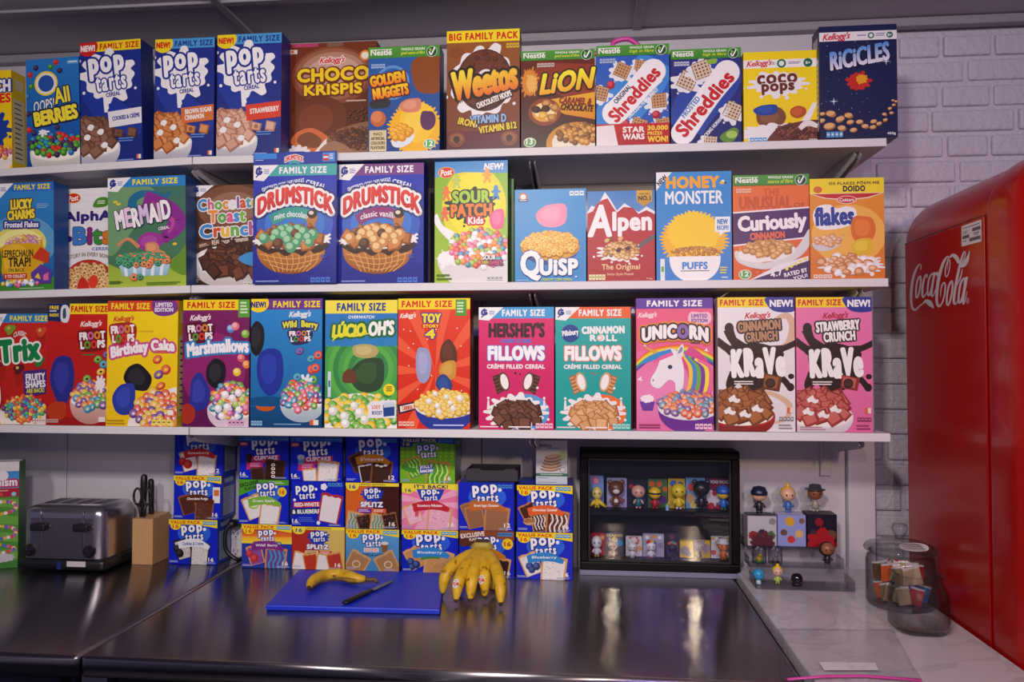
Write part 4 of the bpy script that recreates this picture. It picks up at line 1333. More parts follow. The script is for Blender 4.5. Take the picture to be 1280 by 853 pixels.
def a_unicorn(A):
    base(A, '#e85a7e', '#e06aa8')
    A.rect(0, 40, 100, 70, '#e86aa0', '#ea86bc').rect(0, 70, 100, 100, '#ea86bc', '#dc6aa4')
    A.part('banner').rect(0, 0, 100, 8, '#5a2f9e').text('FAMILY SIZE', 14, 1.6, 86, 6.4, '#f2eef6', b=2.4, track=.1)
    kell(A, 3, 10.5, 27, 15.5, '#f4dce4', rot=3)
    A.part('offer_badge').curve([(68, 14), (72, 10.5), (84, 11), (95, 11), (98, 16), (92, 20), (78, 19.5), (69, 18)], '#f0c0d8', 4).text('LIMITED', 72, 12, 93, 15, '#6a3a9a', b=2).text('EDITION', 72, 15.6, 93, 18.6, '#6a3a9a', b=2)
    P = A.part('picture')
    for k, c in enumerate(('#e8602a', '#f0b02a', '#e8e04a', '#5ab04a', '#3a7ac8', '#6a3a9a')):
        P.band([(-4, 50 + k * 1.3), (20, 39.5 + k * 1.3), (52, 36 + k * 1.3), (80, 38 + k * 1.3), (104, 45 + k * 1.3)], 2.6, c, 8)
    P.band([(62, 42), (78, 50), (84, 62), (82, 74)], [26, 30, 32, 26], '#d8488e', 6)
    for k, c in enumerate(('#f0c83a', '#3a8ad0', '#6ab04a', '#7a3a9e', '#f0e04a', '#e86a9a')):
        P.band([(60 + k * 4, 42 + k), (70 + k * 5, 52), (70 + k * 5.4, 64), (64 + k * 5.6, 75)], [3, 5, 5, 3], c, 6)
    P.curve([(34, 42), (44, 38), (56, 42), (62, 54), (60, 68), (52, 72), (50, 64), (42, 62), (30, 68), (20, 66), (19, 61), (27, 53)], '#ece8ee', 5)
    P.curve([(52, 42), (60, 34.5), (62, 40), (58, 46)], '#e4e0e6', 4).curve([(54, 42), (59, 36.5), (60, 40)], '#8a86a0', 3)
    P.poly([(8, 36), (32, 41), (28, 44)], '#d8a83a')
    P.band([(46, 40), (30, 43), (14, 47), (6, 50)], [6, 8, 6, 1], '#2f8ad0', 5).band([(48, 42), (34, 45), (22, 49)], [4, 5, 1], '#e85a9a', 5)
    P.ell(44, 52, 3, 1.6, '#26324e').ell(22, 62, 1.2, .8, '#8a8490')
    P.poly([(4, 78), (24, 78), (21, 85), (8, 85)], '#6a3a9e').splash(14, 76, 9, 3, '#f2e6f0', n=10, jag=.15, drops=0, seed=3)
    for x, y, s in ((92, 40, 4), (6, 62, 5), (12, 36, 3)):
        P.poly([(x, y - s * .6), (x + s * .12, y), (x + s, y), (x, y + s * .1), (x, y + s * .6), (x - s * .12, y), (x - s, y)], '#f6eef6')
    t = np.linspace(0, math.pi, 20)
    P.poly([(68 + 40 * math.cos(a), 84 + 18 * math.sin(a)) for a in t], '#6a2f92')
    P.ell(68, 83, 40, 9, '#e8dce4')
    P.pile('ring', 68, 80, 37, 9, 60, 5.4, [('#c8502e', '#ea8a66'), ('#4a6a8a', '#86a8bc'), ('#6a4a86', '#9a7cb4'), ('#d86a3a', '#f0a078')], '#e8d4d0', seed=4, dome=2)
    A.part('title_lettering').text('UNICORN', 7, 21, 94, 32, '#f6f1f4', b=3, o='#2a1a3a', ow=.12, o2='#e8902a', ow2=.22, arc=.25, track=.06)
    A.text('UNICORN', 7, 21, 94, 32, ['#f6f1f4', '#f6f1f4', '#f6f1f4', '#f6f1f4', '#8a6ab0', '#f6f1f4', '#f6f1f4'], b=3, arc=.25, track=.06)
    A.text('CEREAL', 71, 32.6, 83, 34.4, '#3a1a2a', b=1.4)
    A.facts(76, 94.5, 98, 98.6, '#f2c0dc', '#6a2f92', 4)
    A.lines(3, 95, 36, 99, 2, '#9a3a6a')


def a_krave(A, bg, bg2, flav, fc, cols, bowlc, bowlc2, dust):
    base(A, bg, bg2)
    if dust:
        A.band([(74, 17), (90, 14), (98, 22), (92, 34), (80, 38)], [4, 9, 10, 9, 4], dust, 6).band([(40, 70), (70, 72), (92, 80), (88, 90), (70, 94)], [2, 6, 8, 6, 2], dust, 6)
    fam(A, '#f2d41c', '#c8221c', t0=3, t1=60, y1=7.6)
    A.part('new_badge').curve([(64, 0), (101, -1), (101, 9.5), (90, 11.5), (74, 10.5), (65, 6)], '#2a3592', 4).text('NEW!', 68, 2, 98, 7.4, '#f2f0f6', b=2.6)
    kell(A, 36, 11, 69, 17, '#c8142c' if dust else '#b01230', rot=3)
    T = A.part('title_lettering')
    T.band([(14, 24), (20, 32), (34, 40)], [14, 11, 20], '#2a1614', 5).ell(15, 23, 6, 4, '#2a1614')
    T.band([(-2, 32), (12, 38), (30, 44)], [10, 10, 20], '#2a1614', 5)
    T.band([(102, 34), (86, 38), (60, 42)], [8, 8, 22], '#2a1614', 5)
    T.curve([(16, 44), (26, 37), (48, 34), (72, 37), (86, 42), (80, 50), (84, 60), (72, 66), (54, 70), (34, 68), (24, 60), (18, 52)], '#2a1614', 6)
    T.band([(24, 58), (16, 66), (20, 72)], [20, 12, 5], '#2a1614', 4).band([(74, 58), (86, 62), (94, 68)], [16, 8, 8], '#2a1614', 4).ell(94, 67, 5, 3, '#2a1614').ell(95, 59, 4, 2, '#2a1614')
    T.text(flav, 26, 17.5, 82 if dust else 84, 25.5, '#f4f0f2' if not dust else '#b88a6a', b=2.2, o='#241210', ow=.14, rot=4, track=.05)
    T.text('CRUNCH', 36, 25.5, 78, 33, '#f4f0f2' if not dust else '#b88a6a', b=2.2, o='#241210', ow=.14, rot=4, track=.05)
    T.text('KRaVe', 17, 38, 88, 60, '#f4f2f4', b=2.4, rot=2, wave=.03, track=.1)
    T.lines(21, 62.5, 48, 66, 2, '#e8dcd8', .1)
    P = A.part('picture')
    P.piece('square', 70, 63.5, 12, cols[0][0], cols[0][1], '#000', 10).ell(68, 64, 6.5, 3.6, '#2a1410').ell(68, 64, 5, 2.6, '#4a2a20')
    P.bowl(30, 88, 44, 9, 16, bowlc, c2=bowlc2)
    P.pile('square', 30, 82, 40, 11, 32, 9.5, cols, seed=5, dome=5)
    for x, y in ((20, 77), (50, 84), (14, 86), (34, 88)):
        P.band([(x - 6, y), (x - 1, y - 1.5), (x + 1, y - 4)], [5, 7, 2], '#f0eced', 4).band([(x, y - 1), (x + 5, y + .5), (x + 8, y - 1)], [6, 5, 2], '#f0eced', 4)
    A.facts(79, 89, 98, 92, '#8a8488' if dust else '#8a3a5a', bg, 4)
    A.rect(89, 82, 97, 86, '#e8dcd4').rect(89, 82, 93, 86, '#e0683a').lines(78, 94.5, 98, 99, 2, '#9a949a' if dust else '#9a3a66')
    A.lines(4, 96, 40, 99.4, 2, '#8a3a34' if dust else '#b88a98')


# ------------------------------------------------------------------ toaster pastry cartons
def tart(A, cx, cy, s, rot, crust, frost, extra=None, sprinkle=None, tall=1.15):
    q = A.w / A.h
    a = math.radians(rot)
    R = np.array([[math.cos(a), -math.sin(a)], [math.sin(a), math.cos(a)]])

    def tr(P):
        Q = np.array(P, float) @ R.T * s
        return np.column_stack([cx + Q[:, 0], cy + Q[:, 1] * q])
    A.poly(tr([(-1, -tall), (-.5, -tall * 1.06), (0, -tall * .98), (.5, -tall * 1.06), (1, -tall), (.92, tall), (-.92, tall)]), crust)
    P = [(-.84, -tall * .8), (-.6, -tall * .88), (-.3, -tall * .8), (0, -tall * .88), (.3, -tall * .8), (.6, -tall * .88), (.84, -tall * .8), (.8, 0), (.78, tall * .95), (-.78, tall * .95), (-.82, 0)]
    A.poly(tr(P), frost)
    r = random.Random(int(cx * 7 + cy))
    if sprinkle:
        for k in range(26):
            x, y = r.uniform(-.66, .66), r.uniform(-tall * .72, tall * .85)
            d = r.uniform(0, 3.1)
            w = .09
            A.poly(tr([(x - w * math.cos(d), y - w * math.sin(d)), (x + w * math.cos(d + .5), y + w * math.sin(d + .5)), (x + w * math.cos(d), y + w * math.sin(d))]), sprinkle[k % len(sprinkle)])
    if extra == 'drizzle':
        for k in range(4):
            x = -.6 + k * .4
            A.band(tr([(x, -tall * .8), (x + .22, -tall * .3), (x, tall * .2), (x + .2, tall * .8)]).tolist(), s * .14, sprinkle[0] if sprinkle else '#eee', 3)


def a_pastry(A, bg='#0f22c0', ban=None, num=('16', '#f2efe8'), ribbon=None, rtext=None, rfg='#f4f0f0', tarts=None, badge=None, extra=None, logo=(50, 25, 33), logo_bg=None, corner=None, glow='#2a62dc', num_pos=(88, 90)):
    val = ban == 'value' and logo == (50, 25, 33)
    if val:
        logo = (50, 31, 32)
    dy = 6 if val else 1
    base(A, bg, None)
    if glow:
        A.ell(52, 30, 34, 24, glow)
    if callable(extra):
        extra(A)
    P = A.part('picture')
    for t in tarts or []:
        tart(P, *t[:6], **(t[6] if len(t) > 6 else {}))
    if callable(corner):
        corner(A)
    if logo_bg:
        A.part('title_lettering').splash(logo[0], logo[1] + 1, logo[2] * 1.0, logo[2] * A.w / A.h * .70, logo_bg, n=16, jag=.25, drops=0, seed=3)
    pop_logo(A, *logo, '#1a2f94', splash=False)
    if ribbon:
        A.part('flavour_tag').band([(20, 52 + dy), (40, 46.5 + dy), (62, 46 + dy), (84, 56 + dy)], [14, 16, 15, 7], ribbon, 6)
        if rtext:
            A.text(rtext, 28, 43.5 + dy, 72, 51 + dy, rfg, b=1.2, rot=1, sh=.1)
    if num:
        A.part('count_lettering').text(num[0], num_pos[0] - 6, num_pos[1] - 6, num_pos[0] + 5, num_pos[1] + 3, num[1], b=1.8)
    A.part('small_print').lines(2, 92, 20, 97, 2, '#a8b4dc').lines(72, 94.5, 97, 98.5, 2, '#a8b4dc')
    if ban == 'value':
        A.part('banner').poly([(0, 0), (100, 0), (100, 18), (60, 11), (0, 11)], '#f2d81c').ell(14, 13, 11, 10, '#f2d81c')
        A.text('VALUE PACK', 3, 2, 65, 9.5, '#d8301e', b=2.6, track=.06).text('16', 8, 11, 20, 20, '#d8301e', b=1.6)
        A.facts(70, 3, 98, 11, '#3f9ad0', '#e8f0c0', 4)
    elif ban == 'limited':
        A.part('banner').rect(0, 0, 100, 7, '#f2dc3a').ell(13, 8, 12, 10, '#f2dc3a').text('16', 7, 4, 19, 13, '#2a3a92', b=2.2).text('LIMITED EDITION', 26, 1.4, 74, 5.6, '#5a4a1a', b=1.6)
    elif ban == 'blue':
        A.part('banner').rect(0, 0, 100, 10, '#3f86d4').text('16', 2, 1.5, 10, 9, '#16309a', b=1.6).text('VALUE PACK', 20, 2, 68, 8.6, '#1a3aa4', b=2.4)
        A.facts(72, 2, 98, 9, '#2a5aac', '#9cc4ee', 4)
        A.rect(1, 13, 17, 22, '#d8283a').text('NEW!', 3, 15, 15, 20, '#f4eaea', b=2)
    elif ban == 'facts':
        A.part('banner').facts(70, 3, 98, 11, '#3f86c8', '#16309a', 4)


# ------------------------------------------------------------------ the room
def structure(name, bm, m, **k):
    return tag(put(name, bm, m, **k), kind='structure')


def ceiling_mat():
    m = mat('ceiling_panel', '#bdb9c4', 0.8, bump=(180, .15, .002))
    return m


WHITE = mat('white_paint', '#d9d6dc', 0.5)
WALLW = mat('wall_panel_white', '#c9c6cf', 0.45, bump=(35, .05, .003))
structure('floor', rbox(new(), -3.6, 2.6, -4.6, 0.0, -0.05, 0.0), mat('dark_floor', '#3a3638', 0.6))
structure('ceiling', rbox(new(), -3.6, 2.6, -4.6, 0.12, 2.36, 2.42), ceiling_mat())
bm = new()
for x in (-3.02, -1.97, -0.917, 0.135, 1.188, 2.24):
    rbox(bm, x - .012, x + .012, -4.6, -0.002, 2.352, 2.3605, .002, 1)
for y in (-0.28, -1.5, -2.72):
    rbox(bm, -3.6, 2.6, y - .012, y + .012, 2.353, 2.3605, .002, 1)
structure('trim_1', bm, mat('ceiling_strip', '#a29fa8', .6))
bm = new()
rbox(bm, -3.6, 2.6, -0.03, -0.001, 2.335, 2.358, .003, 2)
structure('trim_2', bm, mat('edge_angle', '#98949c', .5))

# back wall: white panelling, a boxed post, then painted brick
bm = new()
xs = (-3.6, -1.504, -0.29, 0.674)
for a, b in zip(xs, xs[1:]):
    rbox(bm, a + .0012, b - .0012, 0.0, 0.05, 0.0, 2.36, .0015, 1)
structure('wall_back', bm, WALLW)
structure('trim_3', rbox(new(), 0.674, 0.742, -0.02, 0.06, 0.0, 2.36, .003, 2), mat('post_white', '#cbc6d2', .5, bump=(40, .08, .003)))
bm = new()
rbox(bm, 0.742, 2.6, 0.017, 0.12, 0.0, 2.36)
rnd = random.Random(11)
z, row = 0.004, 0
while z < 2.33:
    x = 0.744 - rnd.uniform(0.0, .14)
    while x < 2.6:
        L = rnd.choice((.10, .12, .17, .19, .20, .205))
        x0, x1 = max(x, .744), min(x + L, 2.6)
        if x1 - x0 > .03:
            j = lambda: rnd.uniform(-.0022, .0022)
            rbox(bm, x0 + abs(j()), x1 - abs(j()), rnd.uniform(.004, .009), .03, z + abs(j()), min(z + .0555, 2.355) + j(), .006, 2)
        x += L + .010
    z += .0665
    row += 1
BR = mat('painted_brick', '#cdc7d6', 0.55, bump=(70, .7, .008))
structure('wall_right', bm, BR)

# ------------------------------------------------------------------ counters
def steel():
    m = mat('brushed_steel', '#989398', 0.2, metal=1.0, aniso=0.95)
    nt = m.node_tree
    b = nt.nodes['Principled BSDF']
    tc = nt.nodes.new('ShaderNodeTexCoord')
    mp = nt.nodes.new('ShaderNodeMapping')
    mp.inputs['Scale'].default_value = (4, 300, 300)
    n = nt.nodes.new('ShaderNodeTexNoise')
    n.inputs['Scale'].default_value = 1.0
    n.inputs['Detail'].default_value = 3
    mr = nt.nodes.new('ShaderNodeMapRange')
    mr.inputs['To Min'].default_value = 0.19
    mr.inputs['To Max'].default_value = 0.23
    tg = nt.nodes.new('ShaderNodeCombineXYZ')
    tg.inputs[1].default_value = 1.0
    nt.links.new(tc.outputs['Object'], mp.inputs['Vector'])
    nt.links.new(mp.outputs['Vector'], n.inputs['Vector'])
    nt.links.new(n.outputs['Fac'], mr.inputs['Value'])
    nt.links.new(mr.outputs['Result'], b.inputs['Roughness'])
    nt.links.new(tg.outputs[0], b.inputs['Tangent'])
    return m


STEEL = steel()
DARKST = mat('dark_steel', '#1c1b1f', 0.35, metal=.8)
CZ = 0.907


def counter(name, label, x0, x1, front, y1=-.73):
    t = thing(name, label, 'counter', ((x0 + x1) / 2, -.36, 0))
    bm = rbox(new(), x0 - t.location.x, x1 - t.location.x, y1 + .36, .357, CZ - .042, CZ, .009, 4)
    put('worktop', bm, STEEL, t, True, 40)
    w = (x1 - x0) / 2
    for sx in (-1, 1):
        for y in (-.32, .30):
            put('leg', lathe(new(), [(.02, 0), (.02, .865)], (sx * (w - .05), y, 0), 16), DARKST, t, True, 40)
    put('apron', rbox(new(), -w + .03, w - .03, -.335, -.315, .74, .864, .003, 2), front, t)
    put('undershelf', rbox(new(), -w + .03, w - .03, -.30, .33, .28, .31, .004, 2), DARKST, t)
    return t


counter('steel_counter', 'brushed steel worktop carrying the toaster and knife block', -1.9, -0.9525, mat('navy_front', '#15172e', .5))
c = counter('steel_counter', 'long brushed steel worktop under the blue cutting board', -0.9485, 0.372, mat('black_front', '#101014', .45))
put('drawer_front', rbox(new(), -.60, .60, -.345, -.336, .765, .86, .003, 2), mat('black_front'), c)


def quartz():
    m = mat('white_quartz', '#cfcad2', 0.16, spec=.5)
    nt = m.node_tree
    b = nt.nodes['Principled BSDF']
    tc = nt.nodes.new('ShaderNodeTexCoord')
    n = nt.nodes.new('ShaderNodeTexNoise')
    n.inputs['Scale'].default_value = 3.0
    n.inputs['Detail'].default_value = 8
    n.inputs['Distortion'].default_value = 2.5
    r = nt.nodes.new('ShaderNodeValToRGB')
    r.color_ramp.elements[0].position = .47
    r.color_ramp.elements[0].color = (*lin('#cec9d1'), 1)
    r.color_ramp.elements[1].position = .53
    r.color_ramp.elements[1].color = (*lin('#d0cbd3'), 1)
    e = r.color_ramp.elements.new(.5)
    e.color = (*lin('#c0bbc4'), 1)
    nt.links.new(tc.outputs['Object'], n.inputs['Vector'])
    nt.links.new(n.outputs['Fac'], r.inputs['Fac'])
    nt.links.new(r.outputs['Color'], b.inputs['Base Color'])
    return m


QZ = 0.924
QUARTZ = quartz()
t = thing('quartz_counter', 'white marbled stone counter beside the red fridge', 'counter', (.57, -.4, 0))
put('worktop', rbox(new(), .378 - .57, .753 - .57, -.45, .397, QZ - .03, QZ, .003, 2), QUARTZ, t)
put('cabinet', rbox(new(), .395 - .57, .750 - .57, -.43, .39, 0.1, QZ - .0305, .003, 2), mat('cabinet_white', '#c2bfc6', .5), t)
put('plinth', rbox(new(), .40 - .57, .75 - .57, -.39, .38, 0.0, .0995), DARKST, t)

# ------------------------------------------------------------------ shelves
SZ = {'top': 1.9635, 'middle': 1.6465, 'bottom': 1.2995}
TILT = {'top': 0.034, 'middle': 0.020, 'bottom': -0.003}
JX = -0.966
BRK = mat('bracket_white', '#c6c3cb', .45)


def bracket(parent, x, z0, zt):
    """Two tapered cheeks and a lip under a shelf, fixed to the upright behind."""
    for dx in (-.006, .006):
        prism_bm = prism(new(), [(-.012, -.001), (-.27, -.001), (-.285, -.012), (-.265, -.02), (-.03, -.058), (-.012, -.058)], 'x', x + dx - .001, x + dx + .001)
        for v in prism_bm.verts:
            v.co.z += z0
        put('bracket_cheek', prism_bm, BRK, parent)


def shelf(row, x0, x1, label, tilt, braces):
    z = SZ[row]
    t = thing('wall_shelf', label, 'shelf', (JX, 0, z), ry=tilt)
    put('board', rbox(new(), x0 - JX, x1 - JX, -.31, -.004, -.019, 0, .0015, 2), WHITE, t)
    for b in braces:
        bracket(t, b - JX, -.019, 0)
    return t


for row in ('top', 'middle', 'bottom'):
    shelf(row, JX + .0015, .672, 'long white %s shelf carrying %s' % (row, {'top': 'cartons from chocolate rice to star-patterned navy', 'middle': 'cartons from chocolate toast to orange flakes', 'bottom': 'cartons from magenta loops to pink strawberry'}[row]), 0, (-.13, .62))
    shelf(row, -2.0, JX - .0015, 'short white %s shelf over the toaster counter, butted to the longer one' % row, -TILT[row], (-.976, -1.75))
for x, lab in ((-1.75, 'above the toaster'), (-.13, 'behind the middle of the shelves'), (.62, 'near the boxed post'), (-.96, 'behind the joint of the shelves')):
    bm = new()
    rbox(bm, x - .013, x + .013, -.011, -.0005, 1.16, 2.30, .001, 1)
    u = tag(put('shelf_upright', bm, BRK), 'white slotted steel shelf upright ' + lab, 'shelf upright')
    for k in range(22):
        if k % 2 == 0:
            for dx in (-.005, .005):
                put('slot', rbox(new(), x + dx - .0015, x + dx + .0015, -.0118, -.0108, 2.272 - k * .05 - .018, 2.272 - k * .05), mat('black_plastic', '#17171b', .4), u)


def shelf_z(row, x):
    return SZ[row] if x > JX else SZ[row] + (x - JX) * math.tan(TILT[row])


# ------------------------------------------------------------------ cartons
def carton_faces(A, w, h, d, side, top, panel=None, flap=False):
    """The folded card box behind the printed front: sides, top with its glued flap, fine-print side panel."""
    A.part('carton')
    hw = w / 2
    quads = [([(hw, 0, 0), (hw, d, 0), (hw, d, h), (hw, 0, h)], side), ([(-hw, d, 0), (-hw, 0, 0), (-hw, 0, h), (-hw, d, h)], side),
             ([(hw, d, 0), (-hw, d, 0), (-hw, d, h), (hw, d, h)], side), ([(-hw, 0, h), (hw, 0, h), (hw, d, h), (-hw, d, h)], top),
             ([(-hw, d, 0), (hw, d, 0), (hw, 0, 0), (-hw, 0, 0)], side), ([(-hw, 0, 0), (hw, 0, 0), (hw, 0, h), (-hw, 0, h)], side),
             ([(-hw + .001, d * .45, h + .0006), (hw - .001, d * .45, h + .0006), (hw - .001, d - .0005, h + .0006), (-hw + .001, d - .0005, h + .0006)], top),
             ([(-hw + .001, d * .45, h), (hw - .001, d * .45, h), (hw - .001, d * .45, h + .0006), (-hw + .001, d * .45, h + .0006)], top)]
    if panel:
        for sx in (1, -1):
            X = sx * (hw + 3e-4)
            quads.append(([(X, d * .12, h * .08), (X, d * .88, h * .08), (X, d * .88, h * .72), (X, d * .12, h * .72)][::sx], panel))
            X = sx * (hw + 5e-4)
            for k in range(12):
                z = h * (.12 + k * .05)
                quads.append(([(X, d * .2, z), (X, d * (.5 + .3 * A.rnd.random()), z), (X, d * (.5 + .3 * A.rnd.random()), z + h * .014), (X, d * .2, z + h * .014)][::sx], '#55535c'))
            quads.append(([(X, d * .2, h * .82), (X, d * .8, h * .82), (X, d * .8, h * .92), (X, d * .2, h * .92)][::sx], panel))
    dd = A.parts.setdefault('carton', [[], [], [], 0])
    for q, c in quads:
        n = dd[3]
        dd[0].append(np.array(q, float))
        dd[1].append((n, n + 1, n + 2, n + 3))
        dd[2].append(np.tile(np.array(lin(c)), (4, 1)))
        dd[3] += 4


def packet(name, cat, label, group, x0, x1, zb, zt, yf, d, art, side, top=None, panel=None, tilt=0.0, seed=1, rz=0.0, args=()):
    w, h = x1 - x0, zt - zb
    t = thing(name, label, cat, ((x0 + x1) / 2, yf, zb), rz, group, tilt)
    A = Art(w, h, seed)
    carton_faces(A, w, h, d, side, top or side, panel)
    art(A, *args)
    A.build(t)
    return t


def cereal(row, u0, u1, vt, vb, label, art, side, top=None, panel=None, yf=-.298, d=.055, args=(), rz=0.0):
    vm = (vt + vb) / 2
    x0, x1 = at_y(u0, vm, yf).x, at_y(u1, vm, yf).x
    um = (u0 + u1) / 2
    h = at_y(um, vt, yf).z - at_y(um, vb, yf).z
    xm = (x0 + x1) / 2
    tl = -TILT[row] if xm < JX - .05 else 0.0
    zb = shelf_z(row, xm) + .0006
    return packet('cereal_box', 'cereal box', label, 'cereal boxes on the %s shelf' % row, x0 + .0008, x1 - .0008, zb, zb + h, yf, d, art, side, top, panel, tl, int(u1), rz, args)


B_ = [('#6a4434', '#8f6654'), ('#5a382a', '#7d5646')]
O_ = [('#9a5226', '#cc8048'), ('#b0642e', '#d8925a')]
S_ = [('#a8705a', '#d0a08c'), ('#b88068', '#dcb09c')]
cereal('top', -46, 17, 90, 214, 'yellow cereal box cut off by the picture edge, next to the blue berries box', a_crunch, '#e8c41a', panel='#d8cfa8', d=.05)
cereal('top', 35, 102, 75, 211, 'bright blue cereal box with yellow BERRIES lettering and coloured balls in a bowl', a_berries, '#1c4f9a', yf=-.296)
cereal('top', 103, 180, 53, 206, 'blue cereal box with yellow FAMILY SIZE strip and white cookies and crème tag', a_pop, '#1c2a80', yf=-.296, args=('#f2d81c', '#d0281c', '#d0201c', '#f2eeee', ['COOKIES & CRÈME'], '#e8e4ea', '#2a3f9a', B_, B_[1]))
cereal('top', 193, 268, 51, 201, 'blue cereal box with an orange brown sugar cinnamon tag', a_pop, '#1c2a80', args=('#4a9ad8', '#1c3a92', '#f2d81c', '#d0201c', ['BROWN SUGAR', 'CINNAMON'], '#d2703a', '#f2ece8', O_, O_[1]))
cereal('top', 271, 352, 42, 195, 'blue cereal box with a red strawberry tag and pinkish squares in a bowl', a_pop, '#1c2a80', args=('#4a9ad8', '#1c3a92', '#f2d81c', '#d0201c', ['STRAWBERRY'], '#d8402c', '#f2ece8', S_, S_[1]))
cereal('top', 360, 471, 46, 193, 'wide dark brown chocolate rice cereal box with yellow lettering', a_choco, '#3a1a10', '#4a2018', yf=-.242)
cereal('top', 460, 550, 58, 190, 'blue cereal box with green top strip and golden nuggets on a spoon', a_nuggets, '#1a4488', '#3d8a2c', yf=-.299)
cereal('top', 558, 650, 37, 187, 'brown cereal box with yellow BIG FAMILY PACK strip and one giant chocolate hoop', a_weetos, '#6a3418', '#e8d020')
cereal('top', 651, 744, 61, 183, 'dark red and brown caramel chocolate cereal box with slanted yellow lettering', a_lion, '#3a140e', '#3d8a2c')
cereal('top', 745, 837, 54, 180, 'bright blue wheat squares box with raspberries and a red prize banner', shred, '#1c4a9a', '#3d8a2c', args=('#2a5cc0', '#2458b4', 'ORIGINAL', '#222', True, '#c4202c', '#3a86d8'))
cereal('top', 838, 927, 59, 178, 'navy wheat squares box with FROSTED lettering and kiwi slice', shred, '#1a2360', '#3d8a2c', args=('#2a3088', '#1d2268', 'FROSTED', '#46a', False, '', '#2b46a4'))
cereal('top', 929, 1024, 63, 177, 'yellow cereal box with brown round lettering in a milk splash', a_coco, '#d8b812', yf=-.294)
cereal('top', 1024, 1122, 33, 174, 'dark navy starry cereal box standing at the shelf end by the brick wall', a_ricicles, '#151a45', yf=-.312, panel='#c9c6d2')

cereal('middle', -10, 69, 229, 364, 'blue cereal box with a golden pot of marshmallow flakes', a_lucky, '#1d4f96')
cereal('middle', 72, 142, 233, 362, 'white notebook-like cereal box with spiral holes and letter shapes', a_alpha, '#dcd8de', yf=-.234, panel=None)
cereal('middle', 136, 234, 221, 359, 'sea green cereal box with purple swirl and silvery mermaid lettering', a_mermaid, '#23447a', '#2a6cb0', d=.062)
cereal('middle', 237, 325, 229, 357, 'brown cereal box with rainbow coloured chocolate toast lettering', a_toast, '#3a2016', yf=-.245)
cereal('middle', 316, 421, 207, 356, 'royal blue waffle cone cereal box with teal strip and lid flap standing up', a_drum, '#1c2c92', yf=-.3185, args=('#3fa8a8', '#2f9a90', 'mint chocolate', [('#4a9a70', '#9ed0a8'), ('#5a3424', '#7e5038')]))
fl = [o for o in COL.objects if o.get('label', '').startswith('royal blue waffle cone cereal box with teal')][0]
fw = at_y(421, 250, -.3185).x - at_y(316, 250, -.3185).x - .0016
fh = at_y(368, 191, -.3185).z - at_y(368, 207, -.3185).z
F = Art(fw, fh, 5)
F.part('lid_flap')
F.poly([(0, 12), (36, 8), (40, 0), (58, -4), (63, 6), (100, 0), (100, 100), (0, 100)], '#2236a0')
F.rect(1, 10, 28, 52, '#2f86e0').lines(2, 58, 14, 68, 1, '#b8c4ea')
F.ell(49, 96, 10, 50, '#2f5cc0', a0=0, a1=180)
F.text('DRUMSTICK', 38, 34, 60, 74, '#d8402f', b=2, o='#f0ecf0', ow=.12, arc=.5)
F.band([(43, 90), (49, 80), (56, 90)], 3, '#3fa8a8', 4)
F.rect(83, 14, 98, 84, '#3f86d0').rect(84, 30, 90, 78, '#c8302a').rect(84, 42, 90, 56, '#e8e4ea').lines(91, 24, 97, 70, 4, '#d8e4f4')
F.build(fl, -.0004)
[o for o in fl.children if o.name.startswith('lid_flap')][0].location.z = at_y(368, 207, -.3185).z - at_y(368, 356, -.3185).z
cereal('middle', 423, 530, 205, 355, 'royal blue waffle cone cereal box with a purple FAMILY SIZE strip', a_drum, '#1c2c92', args=('#7a3a86', '#8a2f74', 'classic vanilla', [('#c88a4a', '#ecc88e'), ('#4a2a1e', '#6e4836')]))
cereal('middle', 543, 635, 201, 353, 'lime green and yellow cereal box with black splat and sour candy shapes', a_sour, '#2f6a24', '#3a86cc')
cereal('middle', 643, 733, 236, 352, 'sky blue cereal box with white lettering and a heaped navy bowl', a_quisp, '#2474b4')
cereal('middle', 734, 819, 238, 351, 'red muesli box with white mountain tops and a spoon', a_alpen, '#a01a28', '#5a8ac4')
cereal('middle', 820, 915, 215, 351, 'blue puffs cereal box with a shaggy yellow mound above a white bowl', a_honey, '#2474b8')
cereal('middle', 916, 1012, 220, 351, 'orange cinnamon cereal box with a purple diagonal name band', a_curious, '#c8581c', '#3d8a2c')
cereal('middle', 1012, 1106, 223, 349, 'yellow and orange flakes box at the shelf end above the pink strawberry box', a_flakes, '#d8861e', '#e8cc1a')

cereal('bottom', -8, 60, 392, 530, 'red cereal box with green lettering and purple fruity shapes tag', a_trix, '#a01a14', yf=-.285, d=.05)
cereal('bottom', 58, 136, 381, 533, 'red fruit loops box with a navy FREE offer square in its corner', a_loops, '#8a1210', yf=-.297)
cereal('bottom', 133, 222, 377, 534, 'yellow fruit loops box with white birthday cake lettering', a_cake, '#d8b416', yf=-.303, panel='#d8cc8a')
cereal('bottom', 228, 312, 375, 534, 'magenta fruit loops box with marshmallows lettering', a_marsh, '#5a1048')
cereal('bottom', 313, 403, 376, 537, 'sky blue fruit loops box with purple FAMILY SIZE strip and berry lettering', a_wild, '#15508a')
cereal('bottom', 406, 497, 377, 537, 'blue and green cereal box filled with green and yellow rings', a_lucio, '#1f5a94', '#e8d846')
cereal('bottom', 497, 588, 375, 538, 'orange red cereal box with sunburst rays and a blue bowl of yellow rings', a_story, '#8e1c14', '#d0281a')
cereal('bottom', 598, 693, 386, 539, 'hot pink filled cereal box with dark chocolate pillows', a_fillows, '#b81c5c', args=('#d8266e', '#c81f64', '#3a9ad8', 'h', [('#3f221a', '#6a4234'), ('#4d2c22', '#7a5040')], '#5a9ad8', '#3f78d0'))
